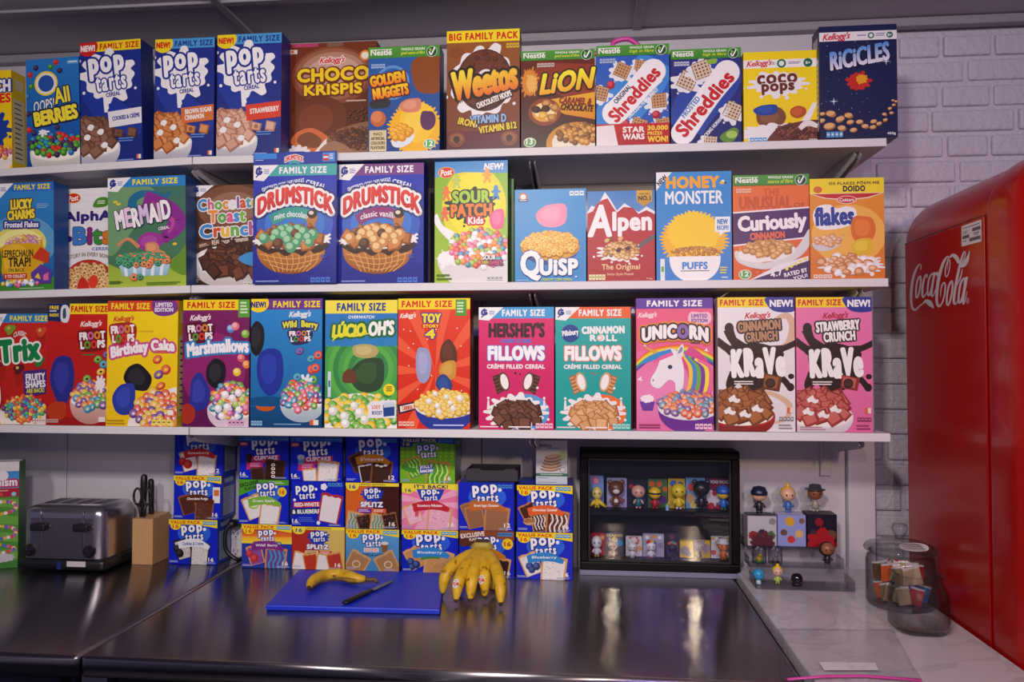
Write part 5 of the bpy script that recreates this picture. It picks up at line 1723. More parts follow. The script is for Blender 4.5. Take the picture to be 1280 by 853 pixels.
cereal('bottom', 694, 789, 387, 541, 'teal filled cereal box with cinnamon coloured pillows', a_fillows, '#168a8a', args=('#1fa8a6', '#189a98', '#e8602c', 'c', [('#a8683a', '#d4a070'), ('#b87a48', '#dfb080')], '#e8703a', '#e8704a'))
cereal('bottom', 795, 892, 374, 540, 'pink cereal box with a white horned horse and rainbow', a_unicorn, '#b8407a', '#5a2f9e')
cereal('bottom', 897, 994, 374, 542, 'white chocolate splash cereal box with cinnamon lettering and torn side flap', a_krave, '#d8d2d8', '#e0c81c', args=('#ece8ee', '#e0dce4', 'CINNAMON', 0, [('#6a341c', '#985a34'), ('#7a4224', '#a86a40')], '#b02a24', '#7a1a18', '#d8b49a'))
cereal('bottom', 995, 1091, 373, 542, 'pink chocolate splash cereal box with strawberry lettering', a_krave, '#d0568e', '#e0c81c', args=('#e87aae', '#dc6aa0', 'STRAWBERRY', 0, [('#8a2f2a', '#c0605a'), ('#9a3a34', '#c86a62')], '#eae4e8', '#c8c0c8', None))
kv = [o for o in COL.objects if o.get('label', '').startswith('white chocolate splash')][0]
p0, p1, p2 = [at_y(u, v, -.27) - kv.location for u, v in ((895, 376), (901, 371), (911, 365))]
bm = bmesh.new()
for q in ((p0.x, .01, p0.z), (p1.x, .02, p1.z), (p2.x, .03, p2.z), (p2.x - .008, .045, p2.z - .008), (p0.x, .05, p0.z - .004)):
    bm.verts.new(q)
bm.faces.new(bm.verts[:])
o = put('torn_flap', bm, mat('card_white', '#cfcad2', .6), kv)
o.modifiers.new('thick', 'SOLIDIFY').thickness = .0008
# a second packet of sour candy shapes stands behind the first
x = at_y(636, 280, -.235)
packet('cereal_box', 'cereal box', 'dark green cereal box half hidden behind the lime green one', 'cereal boxes on the middle shelf', x.x - .15, x.x + .012, SZ['middle'] + .0006, SZ['middle'] + .262, -.235, .055, lambda A: base(A, '#3a7a2a', '#2f6a24'), '#2a5f22', None, '#b8c8a8', seed=3)
x = at_y(790, 460, -.235)
packet('cereal_box', 'cereal box', 'purple topped cereal box peeping out behind the teal one', 'cereal boxes on the bottom shelf', x.x - .03, x.x + .14, SZ['bottom'] + .0006, SZ['bottom'] + .292, -.235, .055, lambda A: (base(A, '#8a1f2c', '#7a1a28'), fam(A, '#4a2a8e', '#e8e4ee')), '#6a1824', None, '#b8a8a8', seed=4)


# ------------------------------------------------------------------ toaster pastries stacked on the counter
ptop = {}


def pastry(col, u0, u1, vt, vb, yf, d, label, side='#1a34a0', panel='#8f97b8', **k):
    x0, x1 = at_y(u0, (vt + vb) / 2, yf).x, at_y(u1, (vt + vb) / 2, yf).x
    zb = ptop.get(col, CZ) + .0006
    zt = at_y((u0 + u1) / 2, vt, yf).z
    ptop[col] = zt + .0006
    return packet('pastry_box', 'toaster pastry box', label, 'toaster pastry boxes stacked on the counter', x0 + .0006, x1 - .0006, zb, zt, yf, d, lambda A: a_pastry(A, **k), side, k.get('bg'), panel, seed=int(u0 + vt))


def berries(c, h, pts):
    def f(A):
        A.part('picture')
        for x, y, r in pts:
            A.ell(x, y, r, None, c).ell(x - r * .2, y - r * .3, r * .55, None, h)
    return f


WHI = '#e9e5e6'
yA, yB, yF = -.089, -.106, -.142
# first column, on the toaster's counter
pastry('a', 211, 272, 650, 706, yA, .085, 'blue pastry box with grey cookies and crème pastries, lowest by the knife block', ban='value', ribbon='#e4e6f0', rtext='Cookies & Crème', rfg='#2a4a9a', tarts=[(30, 66, 17, -16, '#2a2622', '#c9c6c6', {'sprinkle': ['#3a3634']}), (64, 78, 20, 4, '#2a2622', '#d4d1d0', {'sprinkle': ['#2a2826', '#4a4644']})], corner=berries('#1a1718', '#3a3638', [(18, 66, 8), (23, 76, 8)]))
pastry('a', 217, 277, 595, 650, yA, .085, 'blue pastry box with chocolate fudge pastries above the cookies and crème box', ban='value', ribbon='#5a2a1a', rtext='Chocolate Fudge', tarts=[(30, 66, 17, -16, '#8a5238', '#4f2a1e'), (64, 80, 20, 4, '#8a5238', '#5e3426', {'sprinkle': ['#8a6250', '#a07a68']})], extra=lambda A: A.part('award_badge').rect(82, 26, 97, 62, '#ece8e4').rect(84, 32, 95, 46, '#d8743a'))
pastry('a', 218, 279, 541, 595, yA, .085, 'blue strawberry pastry box tucked under the shelf joint, topmost of its stack', num=('12', '#f2efe8'), ribbon='#c42a2e', rtext='Strawberry', tarts=[(30, 66, 17, -16, '#d8a468', '#e6e0e0', {'sprinkle': ['#d8889a']}), (66, 78, 20, 5, '#d8a468', '#ebe6e6', {'sprinkle': ['#d8889a', '#b8a8c8']})], corner=berries('#b81c22', '#d84a40', [(17, 68, 8), (28, 74, 9)]))


def cupcake(txt2, icing):
    def f(A):
        A.part('flavour_tag').poly([(15, 48), (82, 42), (82, 60), (48, 62), (48, 74), (15, 78)], '#c42a72').text('CUPCAKE', 30, 44.5, 78, 55, '#f2ecf0', b=2.8, rot=2).lines(22, 62, 46, 72, 3, '#f0a8c8')
        A.part('picture').poly([(14, 50), (26, 50), (24, 62), (16, 62)], '#3a2016' if icing == '#2a1612' else '#4a9ac8').splash(20, 46, 7, 6, icing, n=9, jag=.15, drops=0, seed=3)
    return f


def swirls(A):
    for k in range(4):
        A.part('picture').ell(69, 66 + k * 9, 4, 3.6, '#eae4e0').ell(69, 66 + k * 9, 2, 1.8, '#2a1410')


def b3(A):
    A.rect(0, 8, 100, 28, '#c8302a', '#e8742a').rect(0, 28, 100, 44, '#f0a82a', '#f2dc3a').rect(0, 44, 100, 100, '#24389e')
    A.part('title_lettering').text('WILDLICIOUS', 24, 40, 78, 54, '#8fd0e0', b=2.2, o='#5a2a7a', ow=.14, arc=.15)


pastry('b', 302, 365, 656, 711, yB, .1, 'purple berry pastry box with red to yellow sunrise print, lowest beside the outlet', ban='value', glow=None, extra=b3, logo=(50, 27, 22), ribbon='#7a2a86', rtext='Wild! Berry', tarts=[(28, 70, 16, -16, '#d89a5a', '#8a4a9a'), (68, 84, 22, 4, '#d08a4a', '#6a3f96', {'extra': 'drizzle', 'sprinkle': ['#3fa0c8']})], corner=berries('#b82a34', '#d84a50', [(16, 68, 7), (26, 78, 8)]))
pastry('b', 298, 361, 600, 656, yB, .1, 'pastry box with green corner and white iced apple pastries', num=None, logo=(56, 24, 26), ribbon='#7ab83a', rtext='Green Apple', tarts=[(30, 62, 19, -22, '#d8a060', WHI), (62, 82, 21, 8, '#d8a060', WHI)],
       extra=lambda A: A.part('banner').poly([(0, 0), (100, 0), (100, 12), (46, 14), (0, 38)], '#4f9a2c').text('EXCLUSIVE', 2, 5, 40, 14, '#1c2a14', b=2, rot=12).text('FLAVOR', 12, 16, 36, 23, '#1c2a14', b=1.6, rot=12).lines(60, 4, 94, 10, 2, '#c8e0a8'),
       corner=lambda A: A.part('picture').ell(30, 60, 10, 7, '#a8cc5a').ell(31, 59, 7, 4, '#dfeec0').ell(87, 27, 9, None, '#f0d01e').text('16', 82, 22, 92, 32, '#c8301e', b=1.8))
pastry('b', 299, 361, 546, 600, yB, .1, 'dark chocolate cupcake pastry box with pink tag, directly under the shelf', ban='blue', glow=None, num_pos=(8, 90), extra=cupcake('', '#2a1612'), tarts=[(38, 92, 14, -6, '#5a3422', '#3a1c14'), (72, 84, 21, 6, '#4a2a1c', '#35190f')], corner=swirls)
pastry('c', 365, 431, 659, 713, yB, .1, 'red and tan half and half pastry box by the board, with white and red pastries', bg='#b02a1e', side='#b89a4a', ban='limited', glow=None, logo=(50, 24, 19), logo_bg='#1f3cb0',
       extra=lambda A: (A.poly([(50, 0), (100, 0), (100, 100), (54, 100)], '#d8b860'), A.part('title_lettering').text('SPLITZ', 28, 41, 70, 53, '#f4f0ee', b=3, o='#1a2a86', ow=.12), A.part('flavour_tag').rect(25, 56, 50, 67, '#e8d8a0').rect(52, 56, 76, 67, '#d0402c').lines(27, 58, 48, 65, 2, '#7a3a2a').lines(54, 58, 74, 65, 2, '#f0d8c8')),
       tarts=[(16, 82, 15, 12, '#d89a5a', '#e8e2e2'), (36, 84, 14, -10, '#d89a5a', '#b83a26'), (60, 84, 14, 10, '#d89a5a', '#e8e2e2'), (82, 82, 15, -12, '#d89a5a', '#b83a26')])


def rwb(A):
    for x, y, r in ((62, 12, 7), (6, 42, 3), (52, 92, 4), (88, 6, 3)):
        A.ell(x, y, r, None, '#eef0f6', n=5)
    A.part('flavour_tag').poly([(4, 47), (54, 44), (55, 56), (4, 60)], '#c42a2e').text('RED-WHITE', 6, 47.5, 53, 56.5, '#f2ecec', b=2.2, rot=2)
    A.poly([(0, 62), (64, 58), (65, 71), (0, 76)], '#14285e').text('& BLUEBERRY', 2, 62.5, 62, 72, '#f0f0f4', b=2.2, rot=2).lines(14, 80, 48, 92, 3, '#4a6ac8')


pastry('c', 364, 430, 602, 659, yB, .1, 'blue pastry box with one upright white pastry and small stars', ban='facts', glow=None, logo=(28, 26, 26), num_pos=(8, 90), extra=rwb, tarts=[(74, 60, 21, 10, '#b82a34', '#e6e0e4', {'sprinkle': ['#dcd6e0'], 'tall': 1.25})], badge=None)
pastry('c', 363, 428, 547, 602, yB, .1, 'confetti cupcake pastry box with a pale blue cupcake on its pink tag', ban='blue', glow=None, num_pos=(8, 90), extra=cupcake('', '#a8c0d0'), tarts=[(38, 92, 14, -6, '#d8a468', WHI, {'sprinkle': ['#d85a8a', '#3f8ac8', '#e0b03a']}), (72, 84, 21, 6, '#d8a468', WHI, {'sprinkle': ['#d85a8a', '#3f8ac8', '#6ab04a', '#e0b03a']})])


def latte(A):
    A.rect(0, 8, 100, 100, '#5a9ace', '#3f86c0')
    A.part('picture').poly([(66, 32), (80, 34), (78, 56), (69, 55)], '#8a5a34').ell(73, 33, 7.5, 4, '#dcd4cc')
    A.part('flavour_tag').rect(34, 45, 62, 55, '#e8e2e0').text('DUNKIN', 36, 46, 60, 50, '#e0742a', b=2).text('DONUTS', 36, 50.6, 60, 54.4, '#c83a7a', b=2).text('VANILLA LATTE', 28, 58, 72, 65, '#26304a', b=1.8)


pastry('d', 432, 499, 662, 714, yB, .1, 'light blue coffee flavoured pastry box with two tan pastries, behind the single banana', bg='#4a90c8', side='#1f3f9a', ban='value', glow=None, num=None, logo=(50, 28, 24), extra=latte, tarts=[(20, 86, 20, 28, '#c89a66', '#a87c52'), (80, 86, 20, -28, '#c89a66', '#a87c52')], corner=lambda A: [A.part('picture').ell(x, 84, 8, 9, '#d8c0a0').ell(x, 84, 5.5, 6, '#a87c52') for x in (20, 80)])
pastry('d', 432, 499, 604, 662, yB, .1, 'orange and dark brown half and half pastry box with teal striped pastries', bg='#d8641e', side='#3a1610', ban='limited', glow=None, logo=(50, 24, 19), logo_bg='#1f3cb0',
       extra=lambda A: (A.poly([(50, 0), (100, 0), (100, 100), (54, 100)], '#3f1812'), A.part('title_lettering').text('SPLITZ', 28, 41, 70, 53, '#f4f0ee', b=3, o='#1a2a86', ow=.12), A.part('flavour_tag').rect(22, 56, 49, 66, '#6a2a92').rect(51, 56, 76, 66, '#d85a3a').lines(24, 58, 47, 64, 2, '#e0c8f0').lines(53, 58, 74, 64, 2, '#f4d8c0')),
       tarts=[(16, 84, 15, 10, '#d89a5a', '#c8b48a', {'extra': 'drizzle', 'sprinkle': ['#2a8a92']}), (36, 88, 14, -14, '#8a5a34', '#35190f', {'sprinkle': ['#e0b03a', '#d85a8a', '#3f8ac8']}), (60, 86, 14, 10, '#d89a5a', '#c8b48a', {'extra': 'drizzle', 'sprinkle': ['#2a8a92']}), (84, 84, 14, -12, '#8a5a34', '#35190f', {'sprinkle': ['#e0b03a', '#d85a8a', '#3f8ac8']})], num=('16', '#f2efe8'))
pastry('d', 432, 498, 547, 604, yB, .1, "blue pastry box with dark brown marshmallow and chocolate pastries, under the shelf", num=('12', '#f2efe8'), ban='facts', ribbon='#c8801e', rtext="S'mores", tarts=[(24, 56, 15, -24, '#6a3a24', '#3a2018'), (40, 80, 14, -10, '#d8d0c4', '#3a2018'), (68, 80, 21, 6, '#7a4a30', '#3f231a')], corner=lambda A: [A.part('picture').ell(60 + k * 8, 62 + (k % 2) * 2, 4, 2.4, '#ece6e0') for k in range(3)])
pastry('e', 502, 573, 663, 715, yB, .1, 'blue pastry box with plain blueberry pastry, behind the board corner', ban='value', ribbon='#2f86d0', rtext='Blueberry', tarts=[(24, 66, 16, -28, '#d8a468', '#c89058'), (64, 90, 26, 8, '#d8a468', '#c8945e', {'sprinkle': ['#9a683c']})], corner=lambda A: (A.part('flavour_tag').band([(34, 66), (50, 62), (68, 62)], 8, '#3f8a3a', 4), berries('#22356e', '#4a62a8', [(16, 76, 7), (26, 82, 7), (18, 88, 6)])(A)))


def shake(A):
    for k in range(8):
        a = k * .79
        A.poly([(52, 40), (52 + 90 * math.cos(a), 40 + 70 * math.sin(a)), (52 + 90 * math.cos(a + .36), 40 + 70 * math.sin(a + .36))], '#f0a8c4')
    A.part('banner').poly([(0, 0), (100, 0), (100, 14), (70, 10), (0, 20)], '#f2e03a').text("IT'S BACK!", 22, 2, 82, 10.5, '#1f2a5a', b=2.4, track=.06).ell(11, 14, 10, 8, '#f2e03a').text('16', 6, 11, 17, 19, '#1f2a5a', b=1.8)
    A.part('title_lettering').poly([(26, 12), (76, 12), (68, 34), (50, 44), (34, 34)], '#1f3cb0')


pastry('e', 502, 573, 605, 663, yB, .1, "pink milkshake pastry box with a yellow IT'S BACK strip", bg='#e87aa4', side='#d0608c', glow=None, extra=shake, logo=(50, 26, 20), ribbon='#c42436', rtext='Strawberry Milkshake', tarts=[(20, 66, 15, -22, '#d8a468', '#eeb8c8', {'sprinkle': ['#fff', '#d85a8a']}), (66, 84, 22, 6, '#d8a468', '#ecb0c4', {'sprinkle': ['#ffffff', '#c83a6a', '#5a8ac8']})], corner=lambda A: A.part('picture').poly([(22, 46), (32, 46), (30, 72), (24, 72)], '#d84a6a').ell(27, 45, 6, 4, '#f4e8ea'))


def jolly(A):
    for k in range(60):
        A.ell(4 + (k % 10) * 10, 16 + (k // 10) * 8, 2.2, None, '#8cc83a', n=9)
    A.part('banner').poly([(0, 0), (100, 0), (100, 13), (62, 9), (26, 11), (20, 20), (0, 20)], '#1c3a9e').text('VALUE PACK', 4, 1.6, 66, 8.6, '#e8d83a', b=2.6, track=.06).text('16', 5, 9.6, 18, 17.6, '#e8d83a', b=1.8).facts(70, 2, 98, 9, '#3f86c8', '#16309a', 4)


pastry('e', 500, 569, 548, 605, yB, .1, 'lime green sour apple pastry box under the shelf', bg='#6fb024', side='#5a9a24', panel='#a8b4c8', glow=None, extra=jolly, logo=(50, 30, 24), tarts=[(26, 66, 16, -20, '#b8983a', '#4a9a2c', {'extra': 'drizzle', 'sprinkle': ['#b8e06a']}), (68, 82, 22, 6, '#b8983a', '#4f9a2a', {'extra': 'drizzle', 'sprinkle': ['#b8e06a']})],
       corner=lambda A: A.part('flavour_tag').poly([(34, 62), (60, 58), (62, 76), (36, 80)], '#1c3a9e').text('JOLLY', 36, 60, 60, 68.5, '#f0f0f4', b=2.2, rot=5).text('RANCHER', 37, 69, 61, 76, '#f0f0f4', b=2, rot=5).band([(4, 62), (16, 70), (30, 72)], 8, '#3f8a2a', 4))
pastry('f', 574, 643, 664, 724, yF, .13, 'blue exclusive flavor pastry box mostly hidden behind the bananas', num=('16', '#f2efe8'), logo=(52, 28, 24), ribbon='#c8801e', tarts=[(30, 76, 18, -16, '#d8a468', '#3f231a'), (72, 84, 20, 8, '#d8a468', '#35190f')],
       extra=lambda A: A.part('banner').poly([(0, 0), (100, 0), (100, 20), (50, 14), (0, 14)], '#8a4a24').curve([(0, 16), (14, 12), (32, 16), (30, 30), (8, 34), (-2, 28)], '#5a2e1a', 4).text('EXCLUSIVE', 2, 4, 46, 14, '#f0e6dc', b=2, rot=8).text('FLAVOR', 18, 15, 38, 21, '#f0e6dc', b=1.6, rot=8).facts(70, 3, 98, 11, '#3f86c8', '#16309a', 4),
       corner=lambda A: A.part('count_lettering').ell(88, 27, 10, None, '#f0c81e').text('16', 82, 22, 94, 32, '#a82a1e', b=1.8))
pastry('f', 573, 643, 604, 664, yF, .13, 'blue brown sugar cinnamon pastry box above the banana bunch', num=('12', '#f2efe8'), ban='facts', ribbon='#c4692e', rtext='Brown Sugar Cinnamon', tarts=[(26, 64, 18, -22, '#a8703f', '#8a5a3e'), (30, 72, 17, -12, '#b87c4a', '#946448'), (68, 82, 23, 5, '#c08650', '#9a6a4c')])
pastry('g', 645, 716, 666, 724, yF, .13, 'blue iced blueberry pastry box, lowest of the stack beside the black display case', ban='value', ribbon='#2f86d0', rtext='Blueberry', tarts=[(26, 68, 17, -22, '#d8a468', WHI, {'sprinkle': ['#8a9ac8']}), (66, 84, 23, 6, '#d8a468', WHI, {'sprinkle': ['#7a8ac0', '#c89ab0']})], corner=berries('#22356e', '#4a62a8', [(24, 72, 7), (36, 72, 7), (28, 80, 6)]))
pastry('g', 646, 716, 607, 666, yF, .13, 'blue chocolatey caramel pastry box with white drizzle, under the pale cracker box', ban='value', ribbon='#e0602a', rtext='Chocolatey Caramel', tarts=[(22, 60, 15, -26, '#b87848', '#4a2418'), (40, 80, 14, -8, '#c88a50', '#3f1f16', {'extra': 'drizzle', 'sprinkle': ['#e8e2de']}), (72, 84, 21, 6, '#c08048', '#5a2a1c', {'extra': 'drizzle', 'sprinkle': ['#e8e2de']})], corner=lambda A: A.part('picture').ell(22, 78, 11, 8, '#c8a078').pile('flake', 22, 76, 9, 4, 10, 3, [('#8a5a34', '#b8844e')]))


def a_cracker(A):
    base(A, '#c9c6cc', '#bcb9c0')
    A.part('brand_lettering').text('glutino', 5, 6, 50, 18, '#26262e', b=1.0)
    A.lines(36, 16, 78, 20, 1, '#5a9ab8')
    P = A.part('picture')
    P.curve([(70, 32), (90, 22), (99, 34), (88, 46), (74, 42)], '#a8b890', 4)
    for k in range(5):
        y = 66 - k * 7
        P.curve([(12 + k * 4, y), (50 + k * 3, y - 6), (80 + (k % 2) * 4, y - 2), (48, y + 5)], '#6a4a3a', 3).curve([(13 + k * 4, y - 1.6), (50 + k * 3, y - 7.4), (78 + (k % 2) * 4, y - 3.4), (48, y + 3)], '#b89a84', 3)
    P.ell(86, 67, 9, None, '#4a4a54').ell(86, 67, 7.6, None, '#c8c6cc')
    A.part('banner').rect(0, 75, 100, 82, '#3a6a54').lines(14, 77, 84, 80, 1, '#c8d8cc', 0).rect(0, 82, 100, 100, '#c2ccd6').lines(4, 85, 40, 88, 1, '#6a8ab0').lines(4, 95, 80, 98, 1, '#8a98a8')


p0, p1 = at_y(670, 580, -.13), at_y(709, 580, -.13)
packet('cracker_box', 'cracker box', 'slim pale grey cracker box standing on the chocolatey caramel pastry box', None, p0.x, p1.x, ptop['g'] + .0006, at_y(690, 551, -.13).z, -.13, .045, a_cracker, '#bcb9c0', '#c9c6cc', seed=8)
# the open dark tray left on top of the brown sugar stack
p0, p1 = at_y(583, 590, -.12), at_y(647, 590, -.12)
zt = at_y(615, 586, -.12).z
t = thing('open_carton', 'dark grey open carton lying on the brown sugar pastry box', 'carton', ((p0.x + p1.x) / 2, -.12, ptop['f'] + .0006))
w, h = (p1.x - p0.x) / 2, zt - ptop['f'] - .001
DC = mat('dark_card', '#2c2930', .6)
put('front_panel', prism(new(), [(-w, 0), (w, 0), (w, h * .8), (w * .86, h), (w * .55, h), (w * .45, h * .86), (-w * .4, h * .86), (-w * .5, h), (-w * .9, h), (-w, h * .8)], 'y', 0, .0015), DC, t)
put('back_panel', rbox(new(), -w, w, .088, .0895, 0, h), DC, t)
for sx in (-1, 1):
    put('side_panel', rbox(new(), sx * w - .00075, sx * w + .00075, .0016, .0878, 0, h * .9), DC, t)
put('bottom_panel', rbox(new(), -w + .001, w - .001, .0016, .0878, 0, .0015), DC, t)


def a_green(A):
    base(A, '#5a9a3a', '#3f7f34')
    A.rect(0, 0, 100, 9, '#d8d4da')
    A.rect(0, 9, 100, 25, '#3f8ad0', '#5aa0d8').rect(0, 25, 100, 33, '#b02436')
    A.part('title_lettering').text('hism', 72, 15, 98, 23, '#f0eef2', b=2, o='#b82a6a', ow=.2)
    P = A.part('picture')
    A.ell(80, 13, 7, None, '#e8e4ea')
    for k in range(7):
        P.ell(70, 40 + k * 8, 40, 6, ['#6cab46', '#4f9038'][k % 2])
    pts = spline([(50, 38), (90, 38), (94, 46), (60, 52), (56, 58), (92, 62), (94, 70), (64, 74), (96, 82), (60, 88)], 9)
    for k, p in enumerate(pts):
        P.ell(p[0], p[1], 2.6, None, ['#d84a4a', '#e8e4ea', '#e0b03a', '#5a6ac8', '#c86aa0'][k % 5], n=8)
    P.splash(84, 90, 12, 4, '#c8c4cc', n=9, jag=.2, drops=0)
    for k in range(5):
        A.ell(30 + k * 16, 30.5, 3, None, ['#e0b03a', '#5ab04a', '#e8e4ea', '#d84a4a', '#8ad0e0'][k])
    A.lines(20, 26.5, 96, 28.5, 1, '#e8b0b8')


p1 = at_z(22, 710, CZ)
zt = at_y(20, 577, p1.y).z
RZ = math.radians(24)
w = .19
cx, cy = p1.x - w / 2 * math.cos(RZ), p1.y - w / 2 * math.sin(RZ)
packet('cereal_box', 'cereal box', 'green cereal box with a winding bead path, standing beside the toaster', None, cx - w / 2, cx + w / 2, CZ + .0006, zt, cy, .06, a_green, '#3f7f34', '#c8c4cc', seed=9, rz=RZ)

# ------------------------------------------------------------------ toaster, knife block, outlet
BLK = mat('black_plastic', '#17171b', .38)
CHR = mat('chrome', '#b8b6bc', .12, metal=1)
TST = mat('toaster_steel', '#c0bdc2', .27, metal=1)
STK = mat('white_sticker', '#d2cfd6', .5)
a, b = at_z(28, 713, CZ), at_z(142, 713, CZ)
x0, x1 = a.x, b.x - .012
yf = a.y - .006
yb = -.035
zt = at_y(80, 631, yf + .03).z
t = thing('toaster', 'brushed steel four slot toaster with a white sticker on its black base', 'toaster', ((x0 + x1) / 2, yf, CZ))
w, D, H = (x1 - x0) / 2, yb - yf, zt - CZ
put('base', rbox(new(), -w - .008, w + .008, -.006, D + .002, .003, .034, .012, 3), BLK, t, True, 40)
bm = rbox(new(), -w, w, 0, D, .0345, H, .0)
me_e = [e for e in bm.edges if (abs(e.verts[0].co.z - e.verts[1].co.z) > .05) or (e.verts[0].co.z > H - .001 and e.verts[1].co.z > H - .001)]
bmesh.ops.bevel(bm, geom=me_e, offset=.026, segments=6, profile=.5, affect='EDGES')
put('housing', bm, TST, t, True, 35)
put('front_panel', rbox(new(), -w + .026, w - .026, -.0015, .0005, .038, H - .03, .001, 1), mat('panel_steel', '#9a979c', .36, metal=1), t)
for sx in (-.52, .52):
    X = sx * w
    put('lever_track', rbox(new(), X - .0018, X + .0018, -.0025, -.0014, .055, H - .008), CHR, t)
    put('lever', rbox(new(), X - .021, X + .021, -.016, -.0026, H - .062, H - .043, .004, 3), BLK, t, True, 40)
for X in (-w + .027, w - .034):
    k = put('dial', lathe(new(), [(.0155, 0), (.0155, .008), (.012, .013), (0, .013)], seg=24, M=Matrix.Translation((X, -.0016, .056)) @ Matrix.Rotation(math.pi / 2, 4, 'X')), BLK, t, True, 40)
    put('pointer', rbox(new(), X - .0012, X + .0012, -.0158, -.0148, .058, .068), CHR, k)
for sx in (-.52, .52):
    for dx in (-.022, .022):
        put('indicator_lamp', ball(new(), (sx * w + dx * 1.2, -.002, H - .05), (.0022, .0012, .0022), 10), CHR, t, True)
for k in range(4):
    X = -w + .045 + k * (2 * w - .09) / 3
    s_ = put('bread_slot', rbox(new(), X - .0155, X + .0155, .05, D - .04, H - .0005, H + .0008, .0004, 1), BLK, t)
    put('slot_rim', rbox(rbox(new(), X - .0172, X - .0156, .048, D - .038, H - .0005, H + .0016, .0005, 1), X + .0156, X + .0172, .048, D - .038, H - .0005, H + .0016, .0005, 1), TST, s_)
put('power_badge', rbox(new(), -.008, .004, -.0072, -.0062, .008, .028), mat('blue_badge', '#1c2f78', .4), t)
put('base_sticker', rbox(new(), .02, .072, -.0075, -.0062, .016, .030), STK, t)
put('top_sticker', rbox(new(), .03, .085, .028, .040, H + .0001, H + .0008), STK, t)

a, b = at_z(165, 706, CZ), at_z(192, 706, CZ)
WOOD = mat('beech_wood', '#c89a6a', .45)
nt = WOOD.node_tree
wv = nt.nodes.new('ShaderNodeTexNoise')
mp = nt.nodes.new('ShaderNodeMapping')
tc = nt.nodes.new('ShaderNodeTexCoord')
rp = nt.nodes.new('ShaderNodeValToRGB')
mp.inputs['Scale'].default_value = (160, 30, 4)
rp.color_ramp.elements[0].color = (*lin('#b58455'), 1)
rp.color_ramp.elements[1].color = (*lin('#d2a878'), 1)
nt.links.new(tc.outputs['Object'], mp.inputs['Vector'])
nt.links.new(mp.outputs['Vector'], wv.inputs['Vector'])
nt.links.new(wv.outputs['Fac'], rp.inputs['Fac'])
nt.links.new(rp.outputs['Color'], nt.nodes['Principled BSDF'].inputs['Base Color'])
kx, ky = (a.x + b.x) / 2, a.y
kh = at_y(178, 649, ky).z - CZ
kw = (b.x - a.x) / 2
t = thing('knife_block', 'pale wooden knife block holding black handled knives', 'knife block', (kx, ky, CZ))
put('body', prism(new(), [(0, .0005), (.085, .0005), (.085, kh + .004), (0, kh)], 'x', -kw, kw), WOOD, t)


def curve_pts(p0, p1, n=6):
    return [Vector(p0).lerp(Vector(p1), k / n) for k in range(n + 1)]


def block_knife(label, x, y, z1, lean, thick):
    t = thing('kitchen_knife', label, 'knife', (x, y, CZ + kh))
    h = z1 - CZ - kh
    bm = new()
    prof = [(-.0, .0), (.0, .03), (.001, .5), (.003, .8), (.002, 1)]
    tube(bm, [(lean * q * h, 0, .002 + q * h) for q in (0, .08, .3, .55, .8, .95, 1.0)], [thick * .8, thick, thick * .9, thick * 1.05, thick * 1.1, thick * 1.0, thick * .5], 12)
    put('handle', bm, BLK, t, True, 50)
    put('bolster', rbox(new(), -thick * .7, thick * .7, -thick * .8, thick * .8, .0005, .0035), CHR, t)
    for q in (.3, .6):
        put('rivet', ball(new(), (lean * q * h, -thick * .95, .002 + q * h), (.0016, .0012, .0016), 8), CHR, t, True)


p = at_y(181, 594, ky + .03)
block_knife('taller black handled knife standing in the wooden block', p.x - .004, ky + .03, p.z, .02, .0085)
p = at_y(187, 600, ky + .05)
block_knife('shorter black handled knife behind the tall one in the wooden block', p.x + .004, ky + .055, p.z, -.03, .0075)
sx_, sz_ = at_y(178, 621, ky + .012).x, at_y(178, 621, ky + .012).z
t = thing('kitchen_scissors', 'black handled kitchen scissors stuck in the wooden knife block', 'scissors', (sx_, ky + .012, CZ + kh))
zz = sz_ - CZ - kh
for sx in (-1, 1):
    ring = [(sx * (.014 + .011 * math.cos(q)), 0, zz + .022 * math.sin(q)) for q in np.linspace(0, 2 * math.pi, 25)]
    put('finger_loop', tube(new(), ring, .0032, 8), BLK, t, True)
    put('shank', tube(new(), [(sx * .013, 0, zz - .02), (sx * .006, 0, zz * .4), (sx * .003, 0, .003)], [.004, .0045, .004], 8), BLK, t, True)
    put('blade', rbox(new(), sx * .003 - .0025, sx * .003 + .0025, -.001 + sx * .001, .0005 + sx * .001, .0004, .012), CHR, t)

a = at_y(296, 678, 0)
t = thing('wall_outlet', 'white double wall outlet above the seam of the steel counters', 'outlet', (a.x, 0, a.z))
put('cover_plate', rbox(new(), -.024, .024, -.005, -.0005, -.052, .045, .002, 2), mat('outlet_white', '#cfccd3', .4), t)
for z in (-.026, .022):
    s_ = put('socket', rbox(new(), -.015, .015, -.0065, -.0051, z - .013, z + .013, .001, 2), mat('outlet_white'), t)
    for dx in (-.006, .006):
        put('slit', rbox(new(), dx - .001, dx + .001, -.0068, -.0064, z - .001, z + .008), BLK, s_)
    put('earth_hole', ball(new(), (0, -.0066, z - .006), (.0022, .0005, .0022), 10), BLK, s_)
t = thing('power_cord', 'black plug and cord hanging from the wall outlet', 'power cord', (a.x, -.02, a.z + .022))
og = t.location.copy()
q_ = lambda u, v, y: Vector(at_y(u, v, y)) - og
put('plug', tube(new(), [q_(297, 656, -.008), q_(295, 655, -.022), q_(290, 655, -.042), q_(286, 658, -.050)], [.010, .013, .012, .008], 14), BLK, t, True)
e_ = at_z(289, 704, CZ + .006)
put('cable', tube(new(), spline([q_(287, 657, -.049), q_(283, 663, -.052), q_(281, 676, -.054), q_(284, 690, -.052), Vector((e_.x, -.048, CZ + .006)) - og, Vector((e_.x + .004, -.014, CZ + .006)) - og], 6), .0058, 10), BLK, t, True)

